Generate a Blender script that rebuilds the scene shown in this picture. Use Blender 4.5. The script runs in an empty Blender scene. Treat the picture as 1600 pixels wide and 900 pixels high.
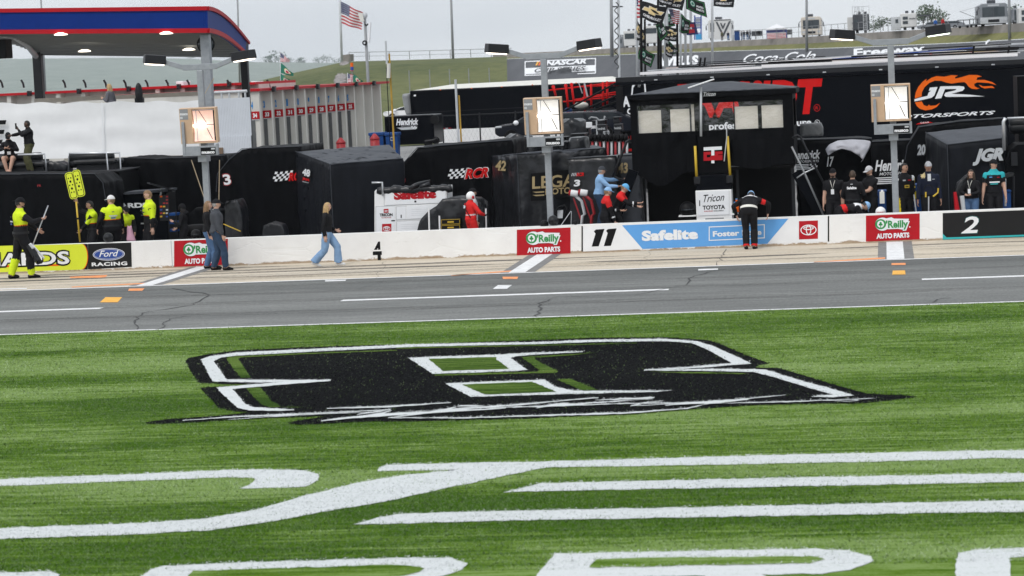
import bpy, bmesh, math, random
import numpy as np
from mathutils import Vector, Matrix, noise
random.seed(7)
SC = bpy.context.scene
COL = SC.collection
V = Vector
rad = math.radians

# ---------------------------------------------------------------- camera
F, YAW, PITCH, ROLL, H = 4000.0, rad(-8.047), rad(-4.879), rad(-2.648), 4.7
_f = V((math.sin(YAW)*math.cos(PITCH), math.cos(YAW)*math.cos(PITCH), math.sin(PITCH)))
_r0 = V((math.cos(YAW), -math.sin(YAW), 0)); _u0 = _r0.cross(_f)
_r = _r0*math.cos(ROLL) + _u0*math.sin(ROLL)
_u = -_r0*math.sin(ROLL) + _u0*math.cos(ROLL)
cd = bpy.data.cameras.new("camera"); cam = bpy.data.objects.new("camera", cd); COL.objects.link(cam)
cam.matrix_world = Matrix(((_r.x, _u.x, -_f.x, 0), (_r.y, _u.y, -_f.y, 0), (_r.z, _u.z, -_f.z, H), (0, 0, 0, 1)))
cd.sensor_width = 36; cd.lens = 36*F/1600; cd.clip_start = 0.5; cd.clip_end = 8000
cd.dof.use_dof = True; cd.dof.focus_distance = 64.5; cd.dof.aperture_fstop = 3.2
SC.camera = cam

# ---------------------------------------------------------------- daylight, overcast
SUN_EL, SUN_AZ = rad(52), rad(205)            # azimuth clockwise from +Y: behind the camera, a little left
wd = bpy.data.worlds.new("World"); SC.world = wd; wd.use_nodes = True
nt = wd.node_tree; nt.nodes.clear()
out = nt.nodes.new('ShaderNodeOutputWorld'); bg = nt.nodes.new('ShaderNodeBackground')
sky = nt.nodes.new('ShaderNodeTexSky'); sky.sky_type = 'NISHITA'; sky.sun_disc = False
sky.sun_elevation = SUN_EL; sky.sun_rotation = SUN_AZ; sky.dust_density = 4; sky.air_density = 1.0; sky.ozone_density = 2
hs = nt.nodes.new('ShaderNodeHueSaturation'); hs.inputs['Saturation'].default_value = 0.30
mx = nt.nodes.new('ShaderNodeMixRGB'); mx.inputs[0].default_value = 0.72
mx.inputs[2].default_value = (6.25, 6.6, 6.95, 1)
nt.links.new(sky.outputs[0], hs.inputs['Color']); nt.links.new(hs.outputs[0], mx.inputs[1])
cn = nt.nodes.new('ShaderNodeTexNoise'); cn.inputs['Scale'].default_value = 5; cn.inputs['Detail'].default_value = 4
ctc = nt.nodes.new('ShaderNodeTexCoord'); cmp_ = nt.nodes.new('ShaderNodeMapping'); cmp_.inputs['Scale'].default_value = (1, 1, 5); nt.links.new(ctc.outputs['Generated'], cmp_.inputs[0]); nt.links.new(cmp_.outputs[0], cn.inputs['Vector'])
cr = nt.nodes.new('ShaderNodeValToRGB'); cr.color_ramp.elements[0].position = .35; cr.color_ramp.elements[1].position = .65; cr.color_ramp.elements[0].color = (.90, .91, .925, 1); cr.color_ramp.elements[1].color = (1.06, 1.055, 1.05, 1)
cm = nt.nodes.new('ShaderNodeMixRGB'); cm.blend_type = 'MULTIPLY'; cm.inputs[0].default_value = 1; nt.links.new(cn.outputs[0], cr.inputs[0]); nt.links.new(mx.outputs[0], cm.inputs[1]); nt.links.new(cr.outputs[0], cm.inputs[2])
nt.links.new(cm.outputs[0], bg.inputs[0]); nt.links.new(bg.outputs[0], out.inputs[0])
bg.inputs[1].default_value = 0.148
sd = bpy.data.lights.new("sun", 'SUN'); sd.energy = .9; sd.angle = rad(14); sd.color = (1.0, 0.965, 0.92)
so = bpy.data.objects.new("sun", sd); COL.objects.link(so)
so.rotation_euler = V((-math.sin(SUN_AZ)*math.cos(SUN_EL), -math.cos(SUN_AZ)*math.cos(SUN_EL), -math.sin(SUN_EL))).to_track_quat('-Z', 'Y').to_euler()
so.location = (0, 0, 60)
SC.view_settings.view_transform = 'Standard'; SC.view_settings.look = 'None'
SC.view_settings.gamma = 1; SC.view_settings.exposure = 0.20
SC.cycles.use_denoising = True
SC.cycles.max_bounces = 6; SC.cycles.diffuse_bounces = 3; SC.cycles.glossy_bounces = 3
SC.cycles.transparent_max_bounces = 12; SC.cycles.volume_bounces = 0
SC.cycles.sample_clamp_indirect = 4

# ---------------------------------------------------------------- placing: photo pixel -> real place
def ray(px, py): return _r*((px-800)/F) - _u*((py-450)/F) + _f
def G(px, py, z=0.0):
    d = ray(px, py); t = (z-H)/d.z
    return V((d.x*t, d.y*t, z))
def P(px, py, Y):
    d = ray(px, py); t = Y/d.y
    return V((d.x*t, Y, H+d.z*t))
def mpp(px, py, Y): return (P(px+1, py, Y)-P(px, py, Y)).length

# ---------------------------------------------------------------- materials
MATS = {}
def mat(name, col, rough=0.6, metal=0.0, var=0.12, vs=3.0, bump=0.0, bs=40.0, emit=None, es=0.0, alpha=1.0, spec=None, stretch=None, sheen=0):
    if name in MATS: return MATS[name]
    m = bpy.data.materials.new(name); m.use_nodes = True; t = m.node_tree; b = t.nodes['Principled BSDF']
    c = (col[0], col[1], col[2], 1)
    b.inputs['Roughness'].default_value = rough; b.inputs['Metallic'].default_value = metal
    if spec is not None: b.inputs['Specular IOR Level'].default_value = spec
    if sheen: b.inputs['Sheen Weight'].default_value = sheen
    tc = t.nodes.new('ShaderNodeTexCoord'); src = tc.outputs['Object']
    if stretch:
        mp = t.nodes.new('ShaderNodeMapping'); mp.inputs['Scale'].default_value = stretch
        t.links.new(src, mp.inputs[0]); src = mp.outputs[0]
    if var:
        n = t.nodes.new('ShaderNodeTexNoise'); n.inputs['Scale'].default_value = vs; n.inputs['Detail'].default_value = 5
        n.inputs['Roughness'].default_value = 0.6
        t.links.new(src, n.inputs['Vector'])
        r = t.nodes.new('ShaderNodeValToRGB'); r.color_ramp.elements[0].position = 0.3; r.color_ramp.elements[1].position = 0.72
        r.color_ramp.elements[0].color = tuple(x*(1-var) for x in col)+(1,)
        r.color_ramp.elements[1].color = tuple(min(1, x*(1+var)) for x in col)+(1,)
        t.links.new(n.outputs[0], r.inputs[0]); t.links.new(r.outputs[0], b.inputs['Base Color'])
    else: b.inputs['Base Color'].default_value = c
    if bump:
        n2 = t.nodes.new('ShaderNodeTexNoise'); n2.inputs['Scale'].default_value = bs; n2.inputs['Detail'].default_value = 3
        t.links.new(src, n2.inputs['Vector'])
        bp = t.nodes.new('ShaderNodeBump'); bp.inputs['Strength'].default_value = bump; bp.inputs['Distance'].default_value = 0.02
        t.links.new(n2.outputs[0], bp.inputs['Height']); t.links.new(bp.outputs[0], b.inputs['Normal'])
    if emit:
        b.inputs['Emission Color'].default_value = (emit[0], emit[1], emit[2], 1); b.inputs['Emission Strength'].default_value = es
    if alpha < 1: b.inputs['Alpha'].default_value = alpha
    MATS[name] = m
    return m

M = {}
M['white'] = mat('white_paint', (.80, .80, .80), .55, var=.05)
M['offwhite'] = mat('offwhite_paint', (.66, .65, .60), .5, var=.06)
M['vinylw'] = mat('white_vinyl', (.78, .79, .81), .45, var=.03)
M['black'] = mat('black_paint', (.005, .005, .006), .5, spec=.15)
M['gloss'] = mat('black_gloss', (.0032, .0040, .0062), .3, var=.1, spec=.05)
M['vinylk'] = mat('black_vinyl', (.009, .009, .010), .42, bump=.15, bs=6, spec=.25)
M['tarp'] = mat('black_tarp', (.0040, .0044, .0056), .55, bump=.45, bs=2.2, var=.3, vs=2, stretch=(2.2, 2.2, .7), spec=.05)
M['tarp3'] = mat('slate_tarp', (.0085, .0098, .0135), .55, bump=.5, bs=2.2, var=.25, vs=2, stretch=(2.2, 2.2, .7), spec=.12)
M['tarp2'] = mat('charcoal_lit_tarp', (.050, .055, .066), .6, bump=.3, bs=2.2, var=.2, vs=2, stretch=(2, 2, .8), spec=.25)  # charcoal cloth; also paler cart tops and edges, light put in colour
M['poly'] = mat('grey_plastic_sheet', (.014, .015, .018), .3, bump=.7, bs=5, var=.3, spec=.4)
M['seat'] = mat('black_upholstery', (.008, .009, .011), .4, spec=.25, bump=.2, bs=12)
M['steel'] = mat('galvanised_steel', (.30, .32, .345), .5, .35, var=.12, vs=9)
M['alu'] = mat('aluminium', (.62, .63, .65), .35, .8, var=.1)
M['dkmetal'] = mat('dark_metal', (.02, .021, .024), .45, .3, spec=.25)
M['grey'] = mat('grey_paint', (.25, .26, .27), .5)
M['ltgrey'] = mat('light_grey_paint', (.50, .52, .54), .5)
M['red'] = mat('red_paint', (.42, .010, .018), .5, var=.06, spec=.15)
M['brightred'] = mat('bright_red', (.58, .009, .009), .5, var=.06, spec=.12)
M['dkred'] = mat('dark_red', (.33, .012, .018), .5)
M['orange'] = mat('orange_paint', (.80, .13, .006), .5, var=.08, spec=.15)
M['orangeln'] = mat('orange_line', (.85, .30, .10), .7, var=.2, vs=6)
M['yellowln'] = mat('yellow_line', (.85, .42, .05), .7, var=.2, vs=6)
M['hivis'] = mat('hi_vis_yellow', (.66, .80, .03), .6, var=.05, bump=.2, bs=18)
M['yellow'] = mat('yellow_paint', (.60, .40, .03), .5)
M['lime'] = mat('lime_vinyl', (.68, .76, .03), .45, var=.03)
M['gold'] = mat('gold_print', (.42, .32, .16), .5)
M['chevgold'] = mat('gold_emblem', (.72, .56, .28), .5, spec=.15)
M['blue'] = mat('blue_paint', (.004, .028, .19), .5, var=.06, spec=.1)
M['royal'] = mat('royal_blue', (.015, .06, .30), .45)
M['skyblue'] = mat('sky_blue_vinyl', (.10, .33, .70), .45, var=.03)
M['binblue'] = mat('bin_blue', (.010, .055, .20), .5, spec=.2)
M['green'] = mat('green_print', (.02, .26, .06), .5, var=.04)
M['teal'] = mat('teal_print', (.02, .40, .42), .5, var=.04)
M['dkgreen'] = mat('dark_green_flag', (.012, .12, .07), .6)
M['tan'] = mat('tan_enamel', (.58, .40, .26), .45, var=.1)
M['cream'] = mat('cream_board', (.74, .70, .62), .6, var=.05)
M['rubber'] = mat('rubber', (.006, .006, .007), .7, spec=.2)
M['glass'] = mat('dark_glass', (.02, .025, .03), .08, var=0, spec=.6)
M['cglass'] = mat('coach_glass', (.03, .042, .05), .1, var=.2, spec=.6)
M['conc'] = mat('concrete', (.36, .355, .34), .8, var=.18, vs=1.6, bump=.15, bs=20)
M['concd'] = mat('old_concrete', (.24, .22, .20), .85, var=.3, vs=.5)
M['wood'] = mat('timber', (.45, .36, .24), .7, var=.25, vs=8)
M['soffit'] = mat('soffit', (.27, .28, .29), .5, var=.05)
M['trunk'] = mat('bark', (.10, .07, .05), .9)
M['leaf'] = mat('leaf', (.11, .15, .10), .7, var=.35, vs=1); M['leaf_hazed'] = mat('leaf_hazed', (.17, .215, .19), .8, var=.2, vs=1)  # hill leaves made paler, distance haze put into their colour
M['lampdown'] = mat('lamp_lens', (.8, .8, .8), .3, var=0, emit=(1, .86, .70), es=3.2)
M['lampgreen'] = mat('lamp_lens_green', (.8, .8, .8), .3, var=0, emit=(.86, 1, .80), es=2.6)
M['soffitlamp'] = mat('soffit_lamp', (.8, .8, .8), .3, var=0, emit=(1, .9, .72), es=2.2)
M['bulb'] = mat('flood_bulb', (.8, .8, .8), .3, var=0, emit=(1, .93, .82), es=5)
M['reflw'] = mat('reflector_lit', (.85, .85, .85), .3, var=.1, vs=2.0, emit=(1, .96, .88), es=.34)
M['reflp'] = mat('reflector_lit_pink', (.80, .66, .60), .3, var=.1, vs=2.0, emit=(1, .50, .36), es=.42)
M['reflred'] = mat('red_lens', (.6, .02, .02), .3, var=0)

def glass_mat(name, tint, alpha, rough=.12):
    m = bpy.data.materials.new(name); m.use_nodes = True; t = m.node_tree; t.nodes.clear()
    o = t.nodes.new('ShaderNodeOutputMaterial'); tr = t.nodes.new('ShaderNodeBsdfTransparent'); g = t.nodes.new('ShaderNodeBsdfGlossy')
    g.inputs['Roughness'].default_value = rough; tr.inputs[0].default_value = tint
    n = t.nodes.new('ShaderNodeTexNoise'); n.inputs['Scale'].default_value = 5; n.inputs['Detail'].default_value = 4
    bp = t.nodes.new('ShaderNodeBump'); bp.inputs['Strength'].default_value = .5; bp.inputs['Distance'].default_value = .05
    tc = t.nodes.new('ShaderNodeTexCoord'); t.links.new(tc.outputs['Object'], n.inputs['Vector'])
    t.links.new(n.outputs[0], bp.inputs['Height']); t.links.new(bp.outputs[0], g.inputs['Normal'])
    mxs = t.nodes.new('ShaderNodeMixShader'); mxs.inputs[0].default_value = alpha
    t.links.new(tr.outputs[0], mxs.inputs[1]); t.links.new(g.outputs[0], mxs.inputs[2]); t.links.new(mxs.outputs[0], o.inputs[0])
    return m
M['clear'] = glass_mat('clear_plastic', (.93, .93, .93, 1), .09)

# ---------------------------------------------------------------- mesh builder
_tc = {}
def glyphs(body, bold=0.0, shear=0.0, space=1.0):
    k = (body, bold, shear, space)
    if k in _tc: return _tc[k]
    cu = bpy.data.curves.new('lettering', 'FONT'); cu.body = body; cu.size = 1; cu.offset = bold; cu.shear = shear
    cu.space_character = space; cu.resolution_u = 3
    ob = bpy.data.objects.new('lettering', cu); COL.objects.link(ob)
    me = bpy.data.meshes.new_from_object(ob)
    vs = [v.co.copy() for v in me.vertices]; fs = [tuple(p.vertices) for p in me.polygons]
    bpy.data.objects.remove(ob); bpy.data.curves.remove(cu); bpy.data.meshes.remove(me)
    if not vs: vs = [V((0, 0, 0)), V((1, 0, 0)), V((0, 1, 0))]
    x0 = min(v.x for v in vs); x1 = max(v.x for v in vs)
    vs = [((v.x-x0)/(x1-x0), v.y/0.72) for v in vs]       # u 0..1, v in cap heights
    _tc[k] = (vs, fs); return _tc[k]

WORLD = {}
class MB:
    def __init__(s): s.v = []; s.f = []; s.mi = []; s.ms = []
    def k(s, m):
        m = M[m] if isinstance(m, str) else m
        if m not in s.ms: s.ms.append(m)
        return s.ms.index(m)
    def add(s, vs, fs, m):
        o = len(s.v); i = s.k(m)
        s.v += [V(a) for a in vs]; s.f += [tuple(o+q for q in f) for f in fs]; s.mi += [i]*len(fs); return s
    def bx(s, x0, x1, y0, y1, z0, z1, m, rot=None, piv=None):
        vs = [V((x, y, z)) for x in (x0, x1) for y in (y0, y1) for z in (z0, z1)]
        if rot is not None:
            p = piv or V(((x0+x1)/2, (y0+y1)/2, (z0+z1)/2)); vs = [rot @ (a-p)+p for a in vs]
        return s.add(vs, [(0, 1, 3, 2), (4, 6, 7, 5), (0, 4, 5, 1), (2, 3, 7, 6), (0, 2, 6, 4), (1, 5, 7, 3)], m)
    def prism(s, pts, vec, m):
        pts = [V(p) for p in pts]; n = len(pts); vec = V(vec)
        return s.add(pts+[p+vec for p in pts], [tuple(range(n)), tuple(range(2*n-1, n-1, -1))]+[(i, i+n, (i+1) % n+n, (i+1) % n) for i in range(n)], m)
    def poly(s, pts, m): return s.add(pts, [tuple(range(len(pts)))], m)
    def bar(s, a, b, w, h, m, up=(0, 0, 1)):
        a, b = V(a), V(b); d = (b-a).normalized(); up = V(up)
        if abs(d.dot(up)) > .98: up = V((0, 1, 0))
        r = d.cross(up).normalized()*w/2; u = r.cross(d).normalized()*h/2
        return s.add([a-r-u, a+r-u, a+r+u, a-r+u, b-r-u, b+r-u, b+r+u, b-r+u], [(0, 1, 2, 3), (7, 6, 5, 4), (0, 4, 5, 1), (1, 5, 6, 2), (2, 6, 7, 3), (3, 7, 4, 0)], m)
    def tube(s, pts, r, m, n=10, cap=True):
        pts = [V(p) for p in pts]; R = r if isinstance(r, (list, tuple)) else [r]*len(pts)
        vs = []; fs = []; pr = None
        for i, p in enumerate(pts):
            d = (pts[min(i+1, len(pts)-1)]-pts[max(i-1, 0)]).normalized()
            if pr is None: pr = d.orthogonal().normalized()
            pr = (pr-d*pr.dot(d)).normalized(); q = d.cross(pr)
            vs += [p+(pr*math.cos(2*math.pi*j/n)+q*math.sin(2*math.pi*j/n))*R[i] for j in range(n)]
        for i in range(len(pts)-1):
            fs += [(i*n+j, i*n+(j+1) % n, (i+1)*n+(j+1) % n, (i+1)*n+j) for j in range(n)]
        if cap: fs += [tuple(range(n-1, -1, -1)), tuple((len(pts)-1)*n+j for j in range(n))]
        return s.add(vs, fs, m)
    def ell(s, c, r, m, seg=14, rings=8, rot=None, zmin=-1, zmax=1):
        c = V(c); vs = []; fs = []; R = r if isinstance(r, (tuple, list)) else (r, r, r)
        a0, a1 = math.asin(zmin), math.asin(zmax)
        for i in range(rings+1):
            a = a0+(a1-a0)*i/rings
            for j in range(seg):
                p = V((math.cos(a)*math.cos(2*math.pi*j/seg)*R[0], math.cos(a)*math.sin(2*math.pi*j/seg)*R[1], math.sin(a)*R[2]))
                vs.append(c+(rot @ p if rot is not None else p))
        for i in range(rings): fs += [(i*seg+j, i*seg+(j+1) % seg, (i+1)*seg+(j+1) % seg, (i+1)*seg+j) for j in range(seg)]
        fs += [tuple(range(seg-1, -1, -1)), tuple(rings*seg+j for j in range(seg))]
        return s.add(vs, fs, m)
    def lathe(s, prof, o, m, n=20, rot=None):
        o = V(o); vs = []; fs = []
        for r, z in prof:
            for j in range(n):
                p = V((r*math.cos(2*math.pi*j/n), r*math.sin(2*math.pi*j/n), z)); vs.append(o+(rot @ p if rot is not None else p))
        for i in range(len(prof)-1): fs += [(i*n+j, i*n+(j+1) % n, (i+1)*n+(j+1) % n, (i+1)*n+j) for j in range(n)]
        fs += [tuple(range(n-1, -1, -1)), tuple((len(prof)-1)*n+j for j in range(n))]
        return s.add(vs, fs, m)
    # --- flat work on an upright plane Y, given by photo pixels
    def pp(s, pix, Y, m, dy=0.0): return s.poly([P(a, b, Y)-V((0, dy, 0)) for a, b in pix], m)
    def pslab(s, pix, Y, dep, m): return s.prism([P(a, b, Y) for a, b in pix], (0, dep, 0), m)
    def pbox(s, x0, y0, x1, y1, Y, dep, m):
        xm, ym = (x0+x1)/2, (y0+y1)/2
        return s.bx(P(x0, ym, Y).x, P(x1, ym, Y).x, Y, Y+dep, P(xm, y1, Y).z, P(xm, y0, Y).z, m)
    def ptext(s, body, p0, p1, h, Y, m, bold=.02, shear=0, dy=.004, space=1.0):
        a, b = P(p0[0], p0[1], Y), P(p1[0], p1[1], Y); hm = h*mpp(p0[0], p0[1], Y)
        vs, fs = glyphs(body, bold, shear, space); d = b-a
        return s.add([a+d*u+V((0, -dy, hm*w)) for u, w in vs], fs, m)
    def pell(s, cx, cy, rx, ry, Y, m, dy=.004, n=32, a0=0, a1=360, inner=0):
        c = P(cx, cy, Y); k = mpp(cx, cy, Y); X = V((k*rx, 0, 0)); Z = V((0, 0, k*ry)); o = c-V((0, dy, 0))
        ang = [rad(a0+(a1-a0)*i/n) for i in range(n+1)]
        if inner:
            kx, kz = 1-inner/rx, 1-inner/ry
            vs = [o+X*math.cos(t)+Z*math.sin(t) for t in ang]+[o+X*math.cos(t)*kx+Z*math.sin(t)*kz for t in ang]
            return s.add(vs, [(i, i+1, n+2+i, n+1+i) for i in range(n)], m)
        return s.poly([o+X*math.cos(t)+Z*math.sin(t) for t in ang[:-1]], m)
    def mtext(s, body, fn, m, bold=.02, shear=0):       # fn(u,w)->3D
        vs, fs = glyphs(body, bold, shear); return s.add([fn(u, w) for u, w in vs], fs, m)
    def build(s, name, parent=None, label=None, cat=None, group=None, kind=None, smooth=False, bevel=0, origin=None, local=False):
        me = bpy.data.meshes.new(name)
        if parent is not None: o = V((0, 0, 0)) if local else WORLD[parent.name]
        elif origin is not None: o = V(origin)
        else:
            a = np.array([tuple(x) for x in s.v]); o = V(((a[:, 0].min()+a[:, 0].max())/2, (a[:, 1].min()+a[:, 1].max())/2, a[:, 2].min()))
        me.from_pydata([tuple(x-o) for x in s.v], [], s.f)
        for m in s.ms: me.materials.append(m)
        me.polygons.foreach_set('material_index', s.mi)
        me.update()
        if smooth: me.polygons.foreach_set('use_smooth', [True]*len(me.polygons))
        ob = bpy.data.objects.new(name, me); COL.objects.link(ob)
        if parent is not None: ob.parent = parent; WORLD[ob.name] = WORLD[parent.name].copy()
        else: ob.location = o; WORLD[ob.name] = o.copy()
        if bevel:
            b = ob.modifiers.new('bevel', 'BEVEL'); b.width = bevel; b.segments = 2; b.limit_method = 'ANGLE'; b.angle_limit = rad(40)
        tag(ob, label, cat, group, kind)
        return ob
def tag(o, label=None, cat=None, group=None, kind=None):
    if label: o['label'] = label
    if cat: o['category'] = cat
    if group: o['group'] = group
    if kind: o['kind'] = kind
    return o
def thing(name, label, cat, loc, group=None, rz=0):
    o = bpy.data.objects.new(name, None); COL.objects.link(o); o.location = loc; o.rotation_euler.z = rz; o.empty_display_size = .2
    WORLD[o.name] = V(loc); return tag(o, label, cat, group)
def copy_tree(o, parent=None, loc=None, label=None, rz=None):
    c = o.copy(); COL.objects.link(c)
    if parent is not None: c.parent = parent
    if loc is not None: c.location = loc
    if rz is not None: c.rotation_euler.z = rz
    if label: c['label'] = label
    WORLD[c.name] = V(c.location)
    for ch in list(o.children): copy_tree(ch, c)
    return c

def resample(pts, step):
    res = []
    for i, p in enumerate(pts):
        q = pts[(i+1) % len(pts)]; n = max(1, int((q-p).length/step)); res += [p+(q-p)*(j/n) for j in range(n)]
    return res

# a cloth-covered body: top and bottom outlines, subdivided, pushed about by folds
def tarp(mb, top, bot, m, edge=.14, amp=.035, seed=0, roof=None, sub=True):
    bm = bmesh.new()
    a = [bm.verts.new(p) for p in top]; b = [bm.verts.new(p) for p in bot]; n = len(a)
    bm.faces.new(a); bm.faces.new(list(reversed(b)))
    for i in range(n): bm.faces.new((a[i], b[i], b[(i+1) % n], a[(i+1) % n]))
    bmesh.ops.recalc_face_normals(bm, faces=bm.faces)
    bmesh.ops.triangulate(bm, faces=bm.faces)
    for it in range(7):
        es = [e for e in bm.edges if e.calc_length() > edge*1.5]
        if not es: break
        bmesh.ops.subdivide_edges(bm, edges=es, cuts=1); bmesh.ops.triangulate(bm, faces=[f for f in bm.faces if len(f.verts) > 3])
    bm.normal_update()
    dz = {}
    for v in bm.verts:
        c = v.co; hz = abs(v.normal.z)
        n1 = noise.noise(V((c.x*1.9+seed*7, c.y*1.9, c.z*.45)))+.5*noise.noise(V((c.x*4.2, c.y*4.2+seed, c.z*1.1)))+.25*noise.noise(V((c.x*9, c.y*9+seed, c.z*4)))
        n1 = (abs(n1)*1.9-.4 if hz < .5 else n1*.6)
        dz[v] = v.normal*(n1*amp)
    for v, d in dz.items(): v.co += d
    bm.normal_update()
    vs = [v.co.copy() for v in bm.verts]; ix = {v: i for i, v in enumerate(bm.verts)}
    sid = [f for f in bm.faces if not (roof and f.normal.z > .6)]; rf = [f for f in bm.faces if roof and f.normal.z > .6]  # upward faces get the paler cloth, top light painted into its colour
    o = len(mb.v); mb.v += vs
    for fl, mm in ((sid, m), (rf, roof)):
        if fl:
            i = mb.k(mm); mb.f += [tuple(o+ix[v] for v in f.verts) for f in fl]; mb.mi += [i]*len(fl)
    bm.free(); return mb
def edge_highlight(o, pts):  # thin paler tubes added along cloth edges as painted highlights
    m = MB()
    for L in pts: m.tube(L, .011, 'tarp2', 5)
    m.build('edge_highlight', o)
def ptarp(mb, pix, Y, dep, m, bottom=0.0, **kw):
    """front outline (left to right along the top) at plane Y, drops to the ground, goes back dep"""
    t = [P(a, b, Y) for a, b in pix]
    top = t+[p+V((0, dep, 0)) for p in reversed(t)]
    bot = [V((p.x, p.y, bottom)) for p in top]
    return tarp(mb, top, bot, m, **kw)
# ================================================================ GROUND
WY = 64.0          # front face of the pit wall
LY = 58.45         # edge of the concrete stalls / asphalt
EY = 47.75         # edge of the turf
def gmat(name, build):
    m = bpy.data.materials.new(name); m.use_nodes = True; t = m.node_tree; b = t.nodes['Principled BSDF']
    build(t, b); M[name] = m; return m
def nz(t, src, scale, detail=5, rough=.6, st=None):
    if st:
        mp = t.nodes.new('ShaderNodeMapping'); mp.inputs['Scale'].default_value = st; t.links.new(src, mp.inputs[0]); src = mp.outputs[0]
    n = t.nodes.new('ShaderNodeTexNoise'); n.inputs['Scale'].default_value = scale; n.inputs['Detail'].default_value = detail; n.inputs['Roughness'].default_value = rough
    t.links.new(src, n.inputs['Vector']); return n.outputs[0]
def ramp(t, src, stops):
    r = t.nodes.new('ShaderNodeValToRGB')
    while len(r.color_ramp.elements) < len(stops): r.color_ramp.elements.new(.5)
    for e, (p, c) in zip(r.color_ramp.elements, stops): e.position = p; e.color = (*c, 1)
    t.links.new(src, r.inputs[0]); return r.outputs[0]
def mixc(t, f, a, b, mode='MIX'):
    m = t.nodes.new('ShaderNodeMixRGB'); m.blend_type = mode
    for s, i in ((f, 0), (a, 1), (b, 2)):
        if isinstance(s, (int, float)): m.inputs[i].default_value = s
        elif isinstance(s, tuple): m.inputs[i].default_value = (*s, 1)
        else: t.links.new(s, m.inputs[i])
    return m.outputs[0]
def mathn(t, op, a, b=None):
    m = t.nodes.new('ShaderNodeMath'); m.operation = op
    for s, i in ((a, 0), (b, 1)):
        if s is None: continue
        if isinstance(s, (int, float)): m.inputs[i].default_value = s
        else: t.links.new(s, m.inputs[i])
    return m.outputs[0]
def bumpn(t, b, src, st, dist):
    bp = t.nodes.new('ShaderNodeBump'); bp.inputs['Strength'].default_value = st; bp.inputs['Distance'].default_value = dist
    t.links.new(src, bp.inputs['Height']); t.links.new(bp.outputs[0], b.inputs['Normal'])

def turf_nodes(lo, mid, hi, cover=None):
    def f(t, b):
        tc = t.nodes.new('ShaderNodeTexCoord'); o = tc.outputs['Object']
        big = nz(t, o, .16, 4, .55, (.5, 2.0, 1)); streak = nz(t, o, 1.0, 6, .7, (.45, 7, 1)); fine = nz(t, o, 26, 3, .7, (1, 1.6, 1)); tuft = nz(t, o, 1.0, 5, .75, (1.1, 8.5, 1))
        s = mathn(t, 'ADD', mathn(t, 'MULTIPLY', big, .38), mathn(t, 'ADD', mathn(t, 'MULTIPLY', streak, .24), mathn(t, 'ADD', mathn(t, 'MULTIPLY', fine, .10), mathn(t, 'MULTIPLY', tuft, .28))))
        c = ramp(t, s, [(.452, lo), (.498, mid), (.54, hi)])
        if cover is not None:
            gap = mathn(t, 'ADD', mathn(t, 'MULTIPLY', fine, .55), mathn(t, 'MULTIPLY', tuft, .45))
            k = ramp(t, gap, [(cover[1], (0, 0, 0)), (cover[2], (1, 1, 1))])
            c = mixc(t, k, c, cover[0])
        t.links.new(c, b.inputs['Base Color']); b.inputs['Roughness'].default_value = .9; b.inputs['Specular IOR Level'].default_value = .02
        bumpn(t, b, fine, .55, .03)
    return f
gmat('turf', turf_nodes((.042, .100, .005), (.102, .182, .019), (.19, .28, .085)))
gmat('turf_lime', turf_nodes((.028, .062, .008), (.060, .11, .016), (.10, .16, .03)))
gmat('turf_white', turf_nodes((.10, .16, .08), (.14, .22, .1), (.2, .3, .15), ((.63, .655, .66), .30, .46)))
gmat('turf_black', turf_nodes((.004, .006, .004), (.007, .009, .006), (.016, .020, .014), ((.0055, .0055, .007), .35, .55)))

def asphalt(t, b):
    tc = t.nodes.new('ShaderNodeTexCoord'); o = tc.outputs['Object']
    big = nz(t, o, .35, 5, .6, (.25, 1.6, 1)); fine = nz(t, o, 16, 4, .85, (1, .4, 1)); mid = nz(t, o, 2.2, 5, .7, (.3, 2.5, 1))
    s = mathn(t, 'ADD', mathn(t, 'MULTIPLY', big, .45), mathn(t, 'ADD', mathn(t, 'MULTIPLY', fine, .45), mathn(t, 'MULTIPLY', mid, .3)))
    c = ramp(t, mathn(t, 'MULTIPLY', s, .83), [(.38, (.080, .083, .080)), (.5, (.145, .149, .143)), (.62, (.235, .240, .229))])
    sp = t.nodes.new('ShaderNodeSeparateXYZ'); t.links.new(o, sp.inputs[0])
    # the lane next to the turf is an older, paler pavement
    lane = ramp(t, mathn(t, 'ADD', mathn(t, 'MULTIPLY', sp.outputs[1], 1/16.0), mathn(t, 'MULTIPLY', big, .008)), [(.515, (1, 1, 1)), (.522, (.80, .81, .81))])
    c = mixc(t, 1.0, c, lane, 'MULTIPLY')
    t.links.new(c, b.inputs['Base Color']); b.inputs['Roughness'].default_value = .85; bumpn(t, b, fine, .4, .01)
gmat('asphalt', asphalt)
def stallconc(t, b):
    tc = t.nodes.new('ShaderNodeTexCoord'); o = tc.outputs['Object']
    big = nz(t, o, .5, 5, .65, (.35, 1.5, 1)); fine = nz(t, o, 14, 4, .8, (1, .5, 1)); st = nz(t, o, 1.0, 6, .75, (.14, 2.6, 1)); st2 = nz(t, o, 1.7, 4, .7, (.09, 4.0, 1))
    s = mathn(t, 'ADD', mathn(t, 'MULTIPLY', big, .6), mathn(t, 'MULTIPLY', fine, .4))
    c = ramp(t, s, [(.34, (.40, .33, .235)), (.5, (.55, .475, .37)), (.66, (.64, .575, .475))])
    k = ramp(t, st, [(.56, (0, 0, 0)), (.74, (.7, .7, .7))])
    c = mixc(t, k, c, (.17, .16, .15))
    k2 = ramp(t, st2, [(.64, (0, 0, 0)), (.76, (.6, .6, .6))])
    c = mixc(t, k2, c, (.09, .088, .086))
    t.links.new(c, b.inputs['Base Color']); b.inputs['Roughness'].default_value = .8; bumpn(t, b, fine, .25, .01)
gmat('stallconc', stallconc)
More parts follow.
